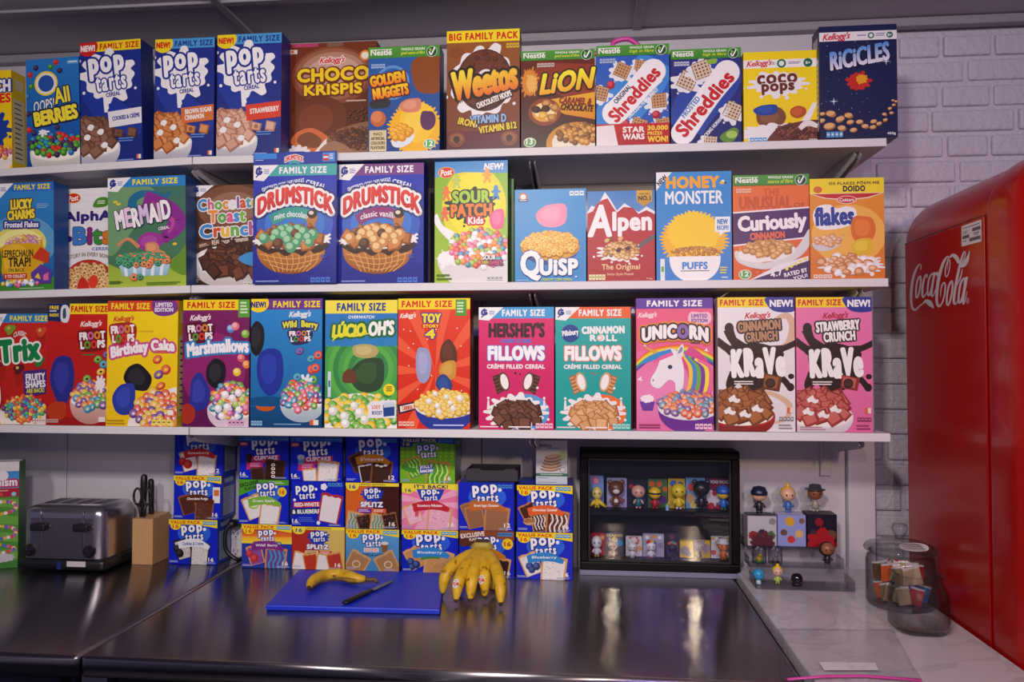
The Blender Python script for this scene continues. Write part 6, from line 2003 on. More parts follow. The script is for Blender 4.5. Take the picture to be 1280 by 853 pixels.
# ------------------------------------------------------------------ cutting board, bananas, knife
BZ = CZ + .013
P4 = [at_z(u, v, BZ) for u, v in ((374, 712), (332, 756.5), (550, 762), (556, 716))]
BLUE = mat('blue_board', '#1030cc', .42, bump=(220, .12, .001))
c = sum(P4, Vector()) / 4
t = thing('cutting_board', 'blue plastic cutting board lying on the steel counter', 'cutting board', (c.x, c.y, CZ))
bm = prism(new(), [(p.x - c.x, p.y - c.y) for p in P4], 'z', .0006, .013)
bmesh.ops.bevel(bm, geom=[e for e in bm.edges], offset=.003, segments=2, profile=.5, affect='EDGES', clamp_overlap=True)
put('slab', bm, BLUE, t)


def banana_mat(name, c1, c2):
    m = mat(name, c1, .42, spec=.4)
    nt = m.node_tree
    n = nt.nodes.new('ShaderNodeTexNoise')
    n.inputs['Scale'].default_value = 60
    n.inputs['Detail'].default_value = 6
    r = nt.nodes.new('ShaderNodeValToRGB')
    r.color_ramp.elements[0].position = .30
    r.color_ramp.elements[0].color = (*lin('#6a4a18'), 1)
    r.color_ramp.elements[1].position = .40
    r.color_ramp.elements[1].color = (*lin(c1), 1)
    e = r.color_ramp.elements.new(.75)
    e.color = (*lin(c2), 1)
    tc = nt.nodes.new('ShaderNodeTexCoord')
    nt.links.new(tc.outputs['Object'], n.inputs['Vector'])
    nt.links.new(n.outputs['Fac'], r.inputs['Fac'])
    nt.links.new(r.outputs['Color'], nt.nodes['Principled BSDF'].inputs['Base Color'])
    return m


YEL = banana_mat('banana_skin', '#d2a41c', '#e0ba38')
TIP = mat('banana_tip', '#3a2a16', .7)
GRN = mat('banana_stem', '#a8983a', .5)


def fruit(pts, rmax, parent, name='banana', stem=True, origin=Vector()):
    S = [Vector(p) - origin for p in spline(pts, 7)]
    n = len(S)
    R = []
    for k in range(n):
        q = k / (n - 1)
        R.append(rmax * (.42 + .58 * min(1, max(0, q / .24)) if q < .24 else 1.0 if q < .72 else max(.30, 1 - ((q - .72) / .28) ** 1.8 * .72)))
    o = put(name, tube(new(), S, R, 6), YEL, parent, True)
    sub = o.modifiers.new('round', 'SUBSURF')
    sub.levels = sub.render_levels = 2
    d = (S[-1] - S[-2]).normalized()
    put('blossom_tip', tube(new(), [S[-1] - d * .002, S[-1] + d * .002, S[-1] + d * .004], [rmax * .30, rmax * .28, rmax * .20], 8), TIP, o, True)
    return o


crown = Vector(at_y(603, 683, -.225))
t = thing('banana_bunch', 'bunch of ripe yellow bananas standing on the counter, its crown up', 'bananas', (crown.x, crown.y, CZ))
og = Vector((crown.x, crown.y, CZ))
cz = crown.z
tips = [(553, 742), (570, 751), (588, 750), (606, 746), (626, 755)]
for k, (u, v) in enumerate(tips):
    tip = at_z(u, v, CZ + .012)
    dx = tip.x - crown.x
    top = Vector((crown.x + dx * .22, crown.y - .006, cz - .010))
    mid = lambda q, fx, fy, fz: top.lerp(tip, q) + Vector((dx * fx, fy, fz))
    fruit([top, mid(.12, .06, -.010, .002), mid(.38, .16, -.022, .012), mid(.70, .16, -.020, .014), tip], .0172, t, origin=og)
for k, dx in enumerate((-.020, .016)):
    top = Vector((crown.x + dx * .5, crown.y + .006, cz - .012))
    tip = Vector((crown.x + dx * 2.2, crown.y - .058, CZ + .014))
    fruit([top, top.lerp(tip, .15) + Vector((0, -.008, 0)), top.lerp(tip, .4) + Vector((0, -.014, .008)), top.lerp(tip, .7) + Vector((0, -.012, .010)), tip], .0160, t, origin=og)
put('crown', tube(new(), [Vector((crown.x - .024, crown.y - .002, cz - .006)) - og, Vector((crown.x - .012, crown.y, cz + .002)) - og, Vector((crown.x + .012, crown.y, cz + .002)) - og, Vector((crown.x + .024, crown.y - .002, cz - .006)) - og], [.008, .012, .012, .008], 10), GRN, t, True)
put('cut_stalk', rbox(new(), -.016, .016, -.008, .008, cz - CZ + .009, cz - CZ + .016, .003, 2), TIP, t, True)
sticker_hosts = [c_ for c_ in t.children if c_.name.startswith('banana')]
for (u, v), hk in (((570, 730), 1), ((602, 725), 3)):
    A = Art(.016, .021, 2)
    A.part('sticker').ell(50, 50, 50, 50, '#e4dfdc').rect(6, 36, 94, 66, '#c8302a').lines(20, 42, 80, 60, 2, '#f0e4e0').lines(26, 14, 70, 30, 2, '#55607a').lines(26, 72, 70, 88, 2, '#55607a')
    h_ = sticker_hosts[hk]
    d = ray(u, v).normalized()
    dg = bpy.context.evaluated_depsgraph_get()
    bpy.context.view_layer.update()
    ok, hit, nrm, _ = h_.evaluated_get(bpy.context.evaluated_depsgraph_get()).ray_cast(h_.matrix_world.inverted() @ CAMP, d)
    A.build(h_)
    s_ = [q for q in h_.children if q.name.startswith('sticker')][-1]
    if ok:
        s_.rotation_euler = nrm.to_track_quat('-Y', 'Z').to_euler()
        s_.location = hit + nrm * .0006 - (s_.rotation_euler.to_matrix() @ Vector((0, 0, .0105)))

p0, p1 = at_z(386, 735, BZ + .014), at_z(470, 725, BZ + .012)
og = Vector((p0.x, p0.y, BZ + .0005))
mk = lambda u, v: at_z(u, v, BZ + .016)
t = thing('single_banana', 'single ripe banana with a slit skin lying on the blue cutting board', 'banana', og)
B1 = fruit([at_z(457, 724, BZ + .014), mk(444, 723), mk(425, 718.5), mk(405, 720), mk(391, 727), at_z(386, 735, BZ + .012)], .0165, t, 'skin', origin=og)
put('stalk', tube(new(), [Vector(q) - og for q in (at_z(452, 723.5, BZ + .014), at_z(462, 725, BZ + .012), at_z(469, 724.5, BZ + .011), at_z(471, 728, BZ + .007))], [.0055, .0045, .005, .004], 8), mat('dry_stalk', '#6a4f26', .6), t, True)
put('slit', tube(new(), [Vector(q) - og for q in (at_z(404, 727.5, BZ + .022), at_z(412, 724.5, BZ + .026), at_z(424, 722.6, BZ + .027), at_z(436, 723.5, BZ + .025), at_z(446, 725.5, BZ + .020))], [.0008, .0026, .0030, .0026, .0008], 8, flat=.6), mat('slit_brown', '#6e5416', .6), t, True)

ha, hb, tp = at_z(430, 754, BZ + .005), at_z(464, 738, BZ + .005), at_z(493, 725, BZ + .004)
t = thing('paring_knife', 'small knife with black riveted handle lying on the blue cutting board', 'knife', (hb.x, hb.y, BZ))
og = Vector((hb.x, hb.y, BZ))
put('handle', tube(new(), [p - og for p in (ha, ha.lerp(hb, .1), ha.lerp(hb, .4), ha.lerp(hb, .75), hb)], [.0055, .0092, .0082, .0090, .0070], 12, flat=.5), BLK, t, True)
d = (tp - hb).normalized()
nrm = Vector((-d.y, d.x, 0))
L = (tp - hb).length
bl = [hb - nrm * .008, hb + d * L * .65 - nrm * .0085, tp, hb + d * L * .8 + nrm * .0045, hb + nrm * .0065]
put('blade', prism(new(), [(q.x - og.x, q.y - og.y) for q in bl], 'z', .0038, .0054), mat('blade_steel', '#8a8890', .25, metal=1), t)
for q in (.25, .5, .75):
    p = ha.lerp(hb, q) - og
    put('rivet', ball(new(), (p.x, p.y, .0096), (.0017, .0017, .0008), 10), CHR, t, True)

# ------------------------------------------------------------------ toy figures: a big round head on a small body, nothing more specific
TOY = {}


def toy(c):
    c = c.lower()
    if c not in TOY:
        TOY[c] = mat('toy_vinyl_' + str(len(TOY)), c, .32, spec=.5)
    return TOY[c]


def figure(label, u, v, height_px, y, zfloor, head, body, legs, kind='round', hair=None, group=None, extra=None, arms=None, z=None):
    """v unused for z: the figure stands on zfloor; height from the photograph."""
    c = at_y(u, v, y)
    h = height_px * (c - CAMP).dot(FWD) / FOC
    t = thing('toy_figure', label, 'toy figure', (c.x, y, zfloor + .0004), 0, group)
    r = h * .27
    hz = h - r
    if kind == 'square':
        put('head', rbox(new(), -r * 1.05, r * 1.05, -r * .6, r * .6, h * .42, h, r * .18, 3), toy(head), t, True, 40)
    elif kind == 'tall':
        put('head', ball(new(), (0, 0, hz - r * .1), (r * .9, r * .85, r * 1.1), 20), toy(head), t, True)
    else:
        put('head', ball(new(), (0, 0, hz), (r * 1.05, r * .95, r), 20), toy(head), t, True)
    e = toy('#18161a')
    for sx in (-1, 1):
        put('eye', ball(new(), (sx * r * .38, -r * (.58 if kind == 'square' else .86), hz - r * .05), (r * .13, r * .08, r * .16), 10), e, t, True)
    put('body', lathe(new(), [(0, h * .12), (h * .12, h * .13), (h * .135, h * .22), (h * .11, h * .38), (h * .07, h * .46), (0, h * .47)], seg=18), toy(body), t, True)
    for sx in (-1, 1):
        put('arm', tube(new(), [(sx * h * .09, 0, h * .40), (sx * h * .16, -h * .02, h * .32), (sx * h * .19, -h * .05, h * .23)], [h * .035, h * .042, h * .045], 10), toy(arms or body), t, True)
        put('leg', tube(new(), [(sx * h * .06, 0, h * .18), (sx * h * .065, -h * .004, h * .06), (sx * h * .065, -h * .03, h * .03)], [h * .055, h * .05, h * .03], 10), toy(legs), t, True)
    if hair:
        col, style = hair
        if style == 'cap':
            put('hair', lathe(new(), [(r * 1.1, hz - r * .1), (r * 1.12, hz + r * .25), (r * .8, hz + r * .9), (0, hz + r * 1.12)], seg=20), toy(col), t, True)
        elif style == 'long':
            put('hair', ball(new(), (0, r * .28, hz - r * .1), (r * 1.25, r * .95, r * 1.2), 18), toy(col), t, True)
        elif style == 'bun':
            put('hair', ball(ball(new(), (0, r * .2, hz + r * .12), (r * 1.1, r, r), 18), (0, 0, hz + r * 1.25), r * .38, 12), toy(col), t, True)
        elif style == 'hat':
            put('hat', lathe(new(), [(r * 1.35, hz + r * .42), (r * 1.38, hz + r * .5), (r * .85, hz + r * .56), (r * .8, hz + r * 1.1), (r * .5, hz + r * 1.2), (0, hz + r * 1.15)], seg=22), toy(col), t, True)
        elif style == 'ears':
            for sx in (-1, 1):
                put('ear', ball(new(), (sx * r * .8, 0, hz + r * .8), (r * .34, r * .2, r * .34), 12), toy(col), t, True)
        elif style == 'bunny':
            for sx in (-1, 1):
                put('ear', tube(new(), [(sx * r * .3, 0, hz + r * .7), (sx * r * .55, 0, hz + r * 1.3), (sx * r * .75, 0, hz + r * 1.75)], [r * .2, r * .26, r * .12], 10), toy(col), t, True)
        elif style == 'mane':
            for k in range(5):
                q = -.9 + k * .45
                put('hair', ball(new(), (r * math.sin(q) * .8, -r * .1, hz + r * (.35 + .6 * math.cos(q))), (r * .42, r * .6, r * .34), 12), toy(col[k % len(col)]), t, True)
    if extra:
        extra(t, h, r, hz)
    return t


def tuft(c):
    return lambda t, h, r, hz: [put('hair_tuft', tube(new(), [(q * r, 0, hz + r * .7), (q * r * 1.3, 0, hz + r * 1.25)], [r * .25, r * .05], 8), toy(c), t, True) for q in (-.5, 0, .5)]


def toy_card(label, u0, u1, v0, y, zfloor, bg, blobs, text=None, group='small toy cartons inside the black case', d=.012, name='toy_box', cat='toy box', top=None):
    a, b = at_y(u0, v0, y), at_y(u1, v0, y)
    w, h = b.x - a.x, a.z - zfloor - .0005
    t = thing(name, label, cat, ((a.x + b.x) / 2, y, zfloor + .0004), 0, group)
    A = Art(w, h, int(u0))
    carton_faces(A, w, h, d, bg, top or bg)
    base(A, bg)
    P = A.part('picture')
    for x, y_, r, c in blobs:
        P.splash(x, y_, r, r * w / h, c, n=10, jag=.2, drops=0, seed=int(x + y_))
    if text:
        A.part('title_lettering').text(*text[:6], b=2)
    A.build(t)
    return t


# ------------------------------------------------------------------ the black display case
yf, yb = -.092, -.006
a, b = at_y(724.5, 563, yf), at_y(926, 713, yf)
x0, x1, z0, z1 = a.x, b.x, CZ + .014, a.z
CB = mat('case_black', '#060608', .45, spec=.15)
CI = mat('case_inside', '#0c0c10', .7, spec=.2)
t = thing('display_case', 'black framed glass fronted display case full of small toys', 'display case', ((x0 + x1) / 2, yf, CZ))
og = t.location
w, H, D = (x1 - x0) / 2, z1 - CZ, yb - yf
put('plinth', rbox(new(), -w, w, .004, D, .0006, .0135), mat('case_plinth', '#7c7f9c', .4), t)
fw = .0215
for nm, bx in (('side_board', (-w, -w + .012)), ('side_board', (w - .012, w))):
    put(nm, rbox(new(), bx[0], bx[1], .0185, D, .014, H, .001, 1), CB, t)
put('top_board', rbox(new(), -w + .0121, w - .0121, .0185, D, H - .012, H, .001, 1), CB, t)
put('bottom_board', rbox(new(), -w + .0121, w - .0121, .0185, D, .014, .026, .001, 1), CB, t)
put('back_panel', rbox(new(), -w + .0121, w - .0121, D - .004, D, .0261, H - .0121), CI, t)
f_ = None
bm = new()
for bx in ((-w, w, .014, .014 + fw), (-w, w, H - fw, H), (-w, -w + fw, .014 + fw + .0002, H - fw - .0002), (w - fw, w, .014 + fw + .0002, H - fw - .0002)):
    rbox(bm, bx[0], bx[1], 0, .018, bx[2], bx[3], .003, 2)
    ins = .006
f_ = put('door_frame', bm, CB, t)
bm = new()
for bx in ((-w + fw, w - fw, .014 + fw, .014 + fw + .005), (-w + fw, w - fw, H - fw - .005, H - fw), (-w + fw, -w + fw + .005, .014 + fw + .005, H - fw - .005), (w - fw - .005, w - fw, .014 + fw + .005, H - fw - .005)):
    rbox(bm, bx[0], bx[1], .004, .016, bx[2], bx[3], .001, 1)
put('inner_frame', bm, mat('case_black_matt', '#17171c', .55), f_)
put('glass_pane', rbox(new(), -w + fw + .0002, w - fw - .0002, .0075, .0095, .014 + fw, H - fw), glass('case_glass', (.95, .96, 1), .01, 1.0), f_)
sh_z = at_y(825, 639, -.07).z
put('shelf', rbox(new(), -w + .0121, w - .0121, .0190, D - .0045, sh_z - CZ - .014, sh_z - CZ, .001, 1), CB, t)
fl_z = at_y(825, 702, -.075).z
put('floor_board', rbox(new(), -w + .0121, w - .0121, .0190, D - .0045, .0262, fl_z - CZ), CB, t)
cx = lambda X: 700 + X / 4.923
cy = lambda Y: 540 + Y / 4.923
G1, G2 = 'toy figures on the upper shelf of the black case', 'toy figures on the lower shelf of the black case'
yc, yg = -.030, -.052
for l_, X0, X1, Y0, bg, bl, tx in [
    ('pale blue toy box behind the yellow banana shaped toy', 178, 270, 272, '#7a9ad0', [(45, 14, 26, '#c86a8a'), (50, 14, 16, '#e8a0b8'), (50, 66, 22, '#e8e4ea')], None),
    ('lilac toy box behind the brown bear figure', 288, 412, 285, '#a8a4c8', [(50, 40, 26, '#8a5a3a'), (78, 78, 14, '#8a4a86')], None),
    ('dark navy toy box behind the pinkish bald figure', 415, 537, 295, '#1c1c36', [(20, 24, 12, '#a82a3a'), (70, 70, 20, '#2a3a7a')], None),
    ('green and orange diamond patterned toy box behind the red robed figure', 540, 662, 292, '#3f6a3a', [(20, 16, 15, '#c8602a'), (58, 16, 15, '#c8602a'), (88, 34, 13, '#c8602a'), (38, 44, 15, '#c8602a'), (76, 72, 20, '#5a2a7a')], None),
    ('yellow and blue toy box behind the plain yellow figure with white feet', 665, 770, 290, '#c8a82a', [(30, 16, 20, '#3a6ab0'), (74, 18, 16, '#2f5a9a')], None),
    ('sky blue toy box behind the dark figure', 773, 895, 285, '#6a9ac8', [(30, 30, 20, '#c84a3a'), (24, 66, 24, '#c89a6a'), (40, 88, 18, '#e8c86a')], None),
    ('dark red toy box with white WOO HOO lettering', 900, 1050, 290, '#6a1a2e', [(28, 66, 34, '#d8cdd2'), (34, 48, 11, '#c42a3a'), (56, 90, 16, '#c42a3a'), (20, 90, 14, '#c42a3a')], ('WOO HOO', 8, 4, 92, 15, '#d8d0d8'))]:
    toy_card(l_, cx(X0), cx(X1) - .4, cy(Y0), yc, sh_z, bg, bl, tx)
for l_, X0, X1, Y0, bg, bl, tx in [
    ('red toy box behind the white headed figure', 180, 280, 625, '#a82430', [(82, 18, 12, '#d8a04a'), (50, 60, 30, '#8a1a24')], None),
    ('navy toy box with yellow SCARED lettering', 282, 392, 620, '#1f2a4a', [(78, 44, 18, '#2f86c0'), (50, 30, 16, '#c8b83a'), (40, 88, 26, '#8a3a3a')], ('SCARED', 4, 6, 94, 17, '#c8b84a')),
    ('white toy box with red rings behind the white rabbit figure', 405, 507, 646, '#d2cdd0', [(50, 18, 30, '#c84a3a'), (50, 18, 20, '#e8dcd4'), (84, 60, 16, '#e0a04a')], None),
    ('grey patterned toy box behind the horse figure with coloured mane', 510, 642, 630, '#a8a4b4', [(20, 14, 9, '#e8e4ea'), (50, 10, 9, '#e0903a'), (80, 14, 9, '#e8e4ea'), (84, 50, 14, '#8a86a0'), (20, 60, 14, '#c8c4d0')], None),
    ('black toy box behind the dark figure with orange and teal hair', 646, 735, 625, '#26242e', [(50, 14, 20, '#6a3a4a'), (30, 70, 24, '#4a2a6a')], None),
    ('yellow toy box beside the black horse figure', 738, 820, 672, '#d8b01e', [(40, 60, 36, '#8a8690'), (70, 80, 20, '#5a5660')], None),
    ('yellow toy box behind the grey and yellow figure', 845, 926, 672, '#d8b01e', [(60, 44, 40, '#9a8a8a'), (30, 70, 26, '#c8a89a')], None),
    ('white toy box with gold top strip behind the orange figure', 930, 1050, 648, '#d0ccd2', [(10, 4, 12, '#c8a03a'), (50, 4, 12, '#26242a'), (88, 4, 12, '#c8a03a'), (12, 74, 14, '#c83a34')], None)]:
    toy_card(l_, cx(X0), cx(X1) - .4, cy(Y0), yc, fl_z, bg, bl, tx)


def peel(t, h, r, hz):
    for q in (-1, 1):
        put('peel', tube(new(), [(0, -.002, h * .38), (q * h * .18, -h * .06, h * .26), (q * h * .42, -h * .1, h * .07)], [h * .08, h * .1, h * .05], 10), toy('#e8c81e'), t, True)


figure('yellow peeled fruit shaped toy at the end of the upper case shelf', cx(228), cy(410), 27, yg, sh_z, '#e6d27a', '#e8c81e', '#e8c81e', 'tall', group=G1, extra=peel)
figure('brown bear toy figure with a white belly in the case', cx(345), cy(400), 35, yg, sh_z, '#6a3a22', '#7a4428', '#5a3220', hair=('#6a3a22', 'ears'), group=G1, extra=lambda t, h, r, hz: (put('belly', ball(new(), (0, -h * .09, h * .28), (h * .085, h * .05, h * .085), 12), toy('#e8dcd8'), t, True), put('muzzle', ball(new(), (0, -r * .8, hz - r * .3), (r * .5, r * .3, r * .35), 12), toy('#e0d4d0'), t, True)))
figure('pinkish bald headed toy figure in a teal suit in the case', cx(482), cy(410), 30, yg, sh_z, '#e0a690', '#1f6a72', '#dca28c', arms='#e0a690', group=G1)
figure('yellow toy figure in a red robe with a dark eye band in the case', cx(584), cy(410), 28, yg, sh_z, '#e8c020', '#b01e26', '#b01e26', group=G1, extra=lambda t, h, r, hz: put('eye_band', lathe(new(), [(r * 1.07, hz - r * .12), (r * 1.09, hz), (r * 1.07, hz + r * .12)], seg=20), toy('#1c1a1e'), t, True))
a = at_y(cx(660), cy(450), -.064)
t = thing('toy_drink', 'tiny pale blue toy drink glass beside the plain yellow figure', 'toy drink', (a.x, -.064, sh_z + .0004))
put('cup', lathe(new(), [(.005, 0), (.0055, .002), (.0036, .004), (.0058, .013), (.0055, .0135), (0, .012)], seg=18), toy('#7ab0d8'), t, True)
put('fruit_topping', ball(new(), (0, 0, .0145), (.005, .004, .0025), 12), toy('#8ac04a'), t, True)
put('straw', tube(new(), [(.001, 0, .013), (.003, 0, .022)], .0008, 8), toy('#e8dce0'), t, True)
figure('plain yellow toy figure with white feet in the case', cx(731), cy(405), 33, yg, sh_z, '#e8cc1e', '#e8c81e', '#e0dce0', group=G1)
figure('nearly black toy figure standing before the sky blue toy box', cx(870), cy(400), 37, yg, sh_z, '#1c191c', '#1a181b', '#1a181b', hair=('#1c191c', 'ears'), group=G1)
figure('yellow toy figure with blue hair and blue clothes in the case', cx(1006), cy(410), 31, yg, sh_z, '#e8c41e', '#2a6ac0', '#2a7a4a', hair=('#2a5ab8', 'cap'), group=G1)
figure('white headed toy figure with yellow feet, first on the case floor', cx(226), cy(720), 27, yg, fl_z, '#e0dce0', '#dcd8dc', '#d8b41e', 'tall', group=G2)
figure('tan rabbit toy figure before the navy SCARED box', cx(325), cy(720), 21, yg, fl_z, '#b09a86', '#a8907a', '#8a3a34', hair=('#b09a86', 'bunny'), group=G2)
figure('white rabbit toy figure with red spots on the case floor', cx(445), cy(740), 20, yg, fl_z, '#e2dee0', '#dedadc', '#dcd8da', hair=('#e2dee0', 'bunny'), group=G2)
figure('white horse toy figure with red and yellow mane', cx(560), cy(740), 22, yg, fl_z, '#e2dee2', '#dfdbe0', '#d83a3a', hair=(['#c8242c', '#c8242c', '#e0a02a', '#e8c81e', '#3a6ac0'], 'mane'), group=G2)
figure('black horse toy figure with orange and teal mane', cx(690), cy(740), 21, yg, fl_z, '#17161a', '#1a191d', '#1a191d', hair=(['#e0502a', '#e0602a', '#2a9a8a', '#2a9a8a', '#e0602a'], 'mane'), group=G2)
figure('grey headed toy figure with big yellow arms on the case floor', cx(856), cy(740), 24, yg, fl_z, '#a89a98', '#26242a', '#d8a81e', arms='#e0b81e', group=G2, hair=('#8a8690', 'ears'))
figure('orange toy figure in a white hat, last on the case floor', cx(1005), cy(740), 26, yg, fl_z, '#d8702a', '#d0642a', '#c85a24', group=G2, hair=('#d8d4da', 'hat'))

# ------------------------------------------------------------------ stepped clear stand with figures on the stone counter
ACR = glass('clear_acrylic', (.96, .96, .975), .03, .6, .35)
a, b = at_z(944, 737, QZ), at_z(1066, 738, QZ)
SX0, SX1, SY = a.x + .002, b.x, a.y
st_z = [QZ + .003, QZ + .034, QZ + .068]
st_y = [SY, SY + .075, SY + .135]
t = thing('acrylic_stand', 'clear stepped acrylic stand holding toy figures by the black case', 'display stand', ((SX0 + SX1) / 2, SY, QZ))
w = (SX1 - SX0) / 2
for k in range(3):
    y0, y1 = st_y[k] - SY, (st_y[k + 1] - SY if k < 2 else .185)
    put('step', rbox(new(), -w, w, y0, y1, st_z[k] - QZ - .0025, st_z[k] - QZ, .0005, 1), ACR, t)
    if k:
        put('riser', rbox(new(), -w, w, y0 - .0024, y0 - .0001, (st_z[k - 1] - QZ), st_z[k] - QZ, .0005, 1), ACR, t)
    for sx in (-1, 1):
        put('side_wall', rbox(new(), sx * w - .0012, sx * w + .0012, y0, y1 - .0002, st_z[k] - QZ + .0001, st_z[k] - QZ + .022, .0004, 1), ACR, t)
put('front_lip', rbox(new(), -w, w, -.0024, -.0002, .0005, .010, .0004, 1), ACR, t)
GB, GF = 'toy boxes on the clear stepped stand', 'toy figures on the clear stepped stand'
yb_ = st_y[2] + .012
boxes = []
for l_, u0, u1, v0, bg, top, bl in [
    ('white and grey toy box with three heads printed, by the display case edge', 934.5, 970.5, 645, '#b9b5c0', '#26242c', [(20, 66, 16, '#8a2a2a'), (50, 60, 16, '#2a2a4a'), (80, 66, 16, '#4a6a4a'), (86, 18, 12, '#8a8690'), (50, 92, 40, '#5a2a34')]),
    ('lavender toy box in the middle of the clear stand', 972, 1007, 644, '#8f98d4', '#b4b0da', [(44, 20, 16, '#d8a02a'), (86, 18, 10, '#7a5a4a'), (22, 56, 12, '#6a4a3a'), (76, 60, 14, '#d8b06a'), (48, 78, 14, '#c83a34')]),
    ('dark toy box with a red band, third on the clear stand', 1009, 1046, 643, '#1d1a2c', '#26222e', [(22, 62, 16, '#4a2a3a'), (52, 58, 20, '#b01e24'), (82, 62, 16, '#6a4a3a'), (50, 96, 50, '#a81e28'), (40, 24, 14, '#8a1e28')])]:
    boxes.append(toy_card(l_, u0, u1, v0, yb_, st_z[2], bg, bl, None, GB, .05, top=top))
bt = at_y(950, 645, yb_).z + .0006
figure('toy figure in dark blue cap and black suit on the white and grey box', 949, 625, 34, yb_ + .02, at_y(952, 645, yb_).z + .0008, '#d8a890', '#2a2630', '#1c1a20', hair=('#1c2440', 'cap'), group=GF)
figure('blond toy figure in blue clothes on the lavender toy box', 985, 625, 32, yb_ + .02, at_y(989, 644, yb_).z + .0008, '#e0b090', '#3a6ab0', '#4a7ac0', hair=('#e0b048', 'bun'), group=GF)
figure('toy figure in a grey brimmed hat and pale jacket on the dark toy box', 1019, 625, 33, yb_ + .02, at_y(1027, 643, yb_).z + .0008, '#8a5034', '#9a968e', '#b8b4ac', hair=('#3a3a42', 'hat'), group=GF)
figure('long dark haired toy figure at the middle step end of the stand', 1034, 690, 29, st_y[1] + .022, st_z[1], '#9a5e40', '#26242e', '#4a4a52', hair=('#241813', 'long'), group=GF)
GOLD = '#d8b02a'
for l_, u, c1, c2 in (('clear tub with a small yellow toy inside on the middle step', 949, '#d8b81e', '#3a9a4a'), ('clear tub with a silver dark toy inside on the middle step', 969, '#8a8690', '#1f1d24')):
    c = at_y(u, 690, st_y[1] + .03)
    t = thing('toy_tub', l_, 'toy tub', (c.x, st_y[1] + .03, st_z[1] + .0004), 0, 'clear toy tubs on the stand')
    put('tub', lathe(new(), [(.015, 0), (.017, .002), (.0175, .04), (.017, .043), (.0165, .043), (.0168, .003), (0, .002)], seg=28), ACR, t, True)
    put('glitter', ball(ball(ball(ball(new(), (-.007, 0, .034), .004, 8), (.006, .003, .032), .0045, 8), (.002, -.006, .028), .003, 8), (-.002, .005, .037), .003, 8), toy('#9a94b0'), t, True)
    put('toy_body', ball(ball(ball(new(), (0, -.002, .010), (.007, .005, .008), 12), (.002, -.003, .021), (.005, .0045, .005), 12), (-.006, -.004, .014), (.003, .003, .005), 10), toy(c1), t, True)
    put('toy_base', ball(new(), (0, 0, .005), (.011, .010, .003), 14), toy(c2), t, True)
c = at_y(948, 718, SY + .035)
t = thing('toy_ball_figure', 'light blue ball shaped toy on the front step of the stand', 'toy figure', (c.x, SY + .035, st_z[0] + .0004), 0, GF)
put('body', ball(new(), (0, 0, .022), .0135, 20), toy('#2f9ad0'), t, True)
put('foot', lathe(new(), [(.007, 0), (.006, .006), (.003, .012)], seg=16), toy('#b8d4e4'), t, True)
for sx in (-1, 1):
    put('eye', ball(new(), (sx * .004, -.0125, .024), (.0012, .001, .0015), 8), toy('#18161a'), t, True)
figure('toy figure with yellow bun hair and pale green dress on the front step', 972, 718, 22, SY + .035, st_z[0], '#e0b096', '#a8c85a', '#a8c85a', hair=('#e8c81e', 'bun'), group=GF)
c = at_y(996, 720, SY + .035)
t = thing('toy_helmet', 'shiny black toy helmet on the front step of the stand', 'toy', (c.x, SY + .035, st_z[0] + .0004))
put('shell', lathe(new(), [(.012, .006), (.0135, .012), (.013, .019), (.009, .026), (0, .0285)], seg=24), mat('gloss_black', '#0d0d10', .12, coat=1), t, True)
put('neck_ring', lathe(new(), [(.011, 0), (.012, .003), (.011, .0058)], seg=24), toy('#1c1b20'), t, True)

# ------------------------------------------------------------------ glass jars
JG = glass('jar_glass', (.99, .99, .993), .015, .7, .10)
a, b = at_z(1090, 757, QZ), at_z(1170, 757, QZ)
jc = at_z(1130, 757, QZ)
jr = .070
jy = jc.y
jx = jc.x - .007
jh = at_y(1130, 690, jy).z - QZ
t = thing('glass_jar', 'large round glass jar with lid, filled with packets and labelled on top', 'jar', (jx, jy, QZ))
put('vessel', lathe(new(), [(jr * .9, .0005), (jr, .008), (jr, jh * .82), (jr * .96, jh * .92), (jr * .9, jh * .96), (jr * .92, jh), (jr * .88, jh), (jr * .86, jh * .95), (jr * .93, jh * .90), (jr * .965, jh * .8), (jr * .965, .012), (0, .008)], seg=56), JG, t, True, 60)
l_ = put('lid', lathe(new(), [(jr * .84, jh - .006), (jr * .86, jh + .001), (jr * 1.04, jh + .003), (jr * 1.06, jh + .008), (jr * 1.0, jh + .014), (jr * .6, jh + .024), (jr * .2, jh + .028), (0, jh + .028)], seg=56), JG, t, True, 60)
put('knob', lathe(new(), [(.010, jh + .0281), (.008, jh + .034), (.014, jh + .042), (.017, jh + .052), (.014, jh + .060), (0, jh + .063)], seg=28), JG, l_, True)
A = Art(.062, .036, 3)
A.part('label_sticker').curve([(4, 40), (18, 10), (60, 0), (94, 16), (99, 54), (80, 92), (36, 98), (6, 74)], '#d6d2d8', 4)
for k in range(3):
    A.band([(14, 26 + k * 22), (30, 18 + k * 24), (44, 30 + k * 20), (60, 16 + k * 24), (84, 28 + k * 20)], 2.4, '#2a2830', 4)
A.build(l_)
s_ = [q for q in l_.children if q.name.startswith('label_sticker')][0]
s_.location = (.012, -.060, jh + .0145)
s_.rotation_euler = (math.radians(-72), 0, 0)
rnd = random.Random(5)
SAC = ['#c8b89a', '#d8642a', '#b82430', '#e0dce0', '#8a7a5a', '#2f7ac8', '#6a4a34', '#b8a888']
NAMES = {'#c8b89a': 'beige', '#d8642a': 'orange', '#b82430': 'red', '#e0dce0': 'white', '#8a7a5a': 'khaki', '#2f7ac8': 'blue', '#6a4a34': 'brown', '#b8a888': 'sand coloured'}
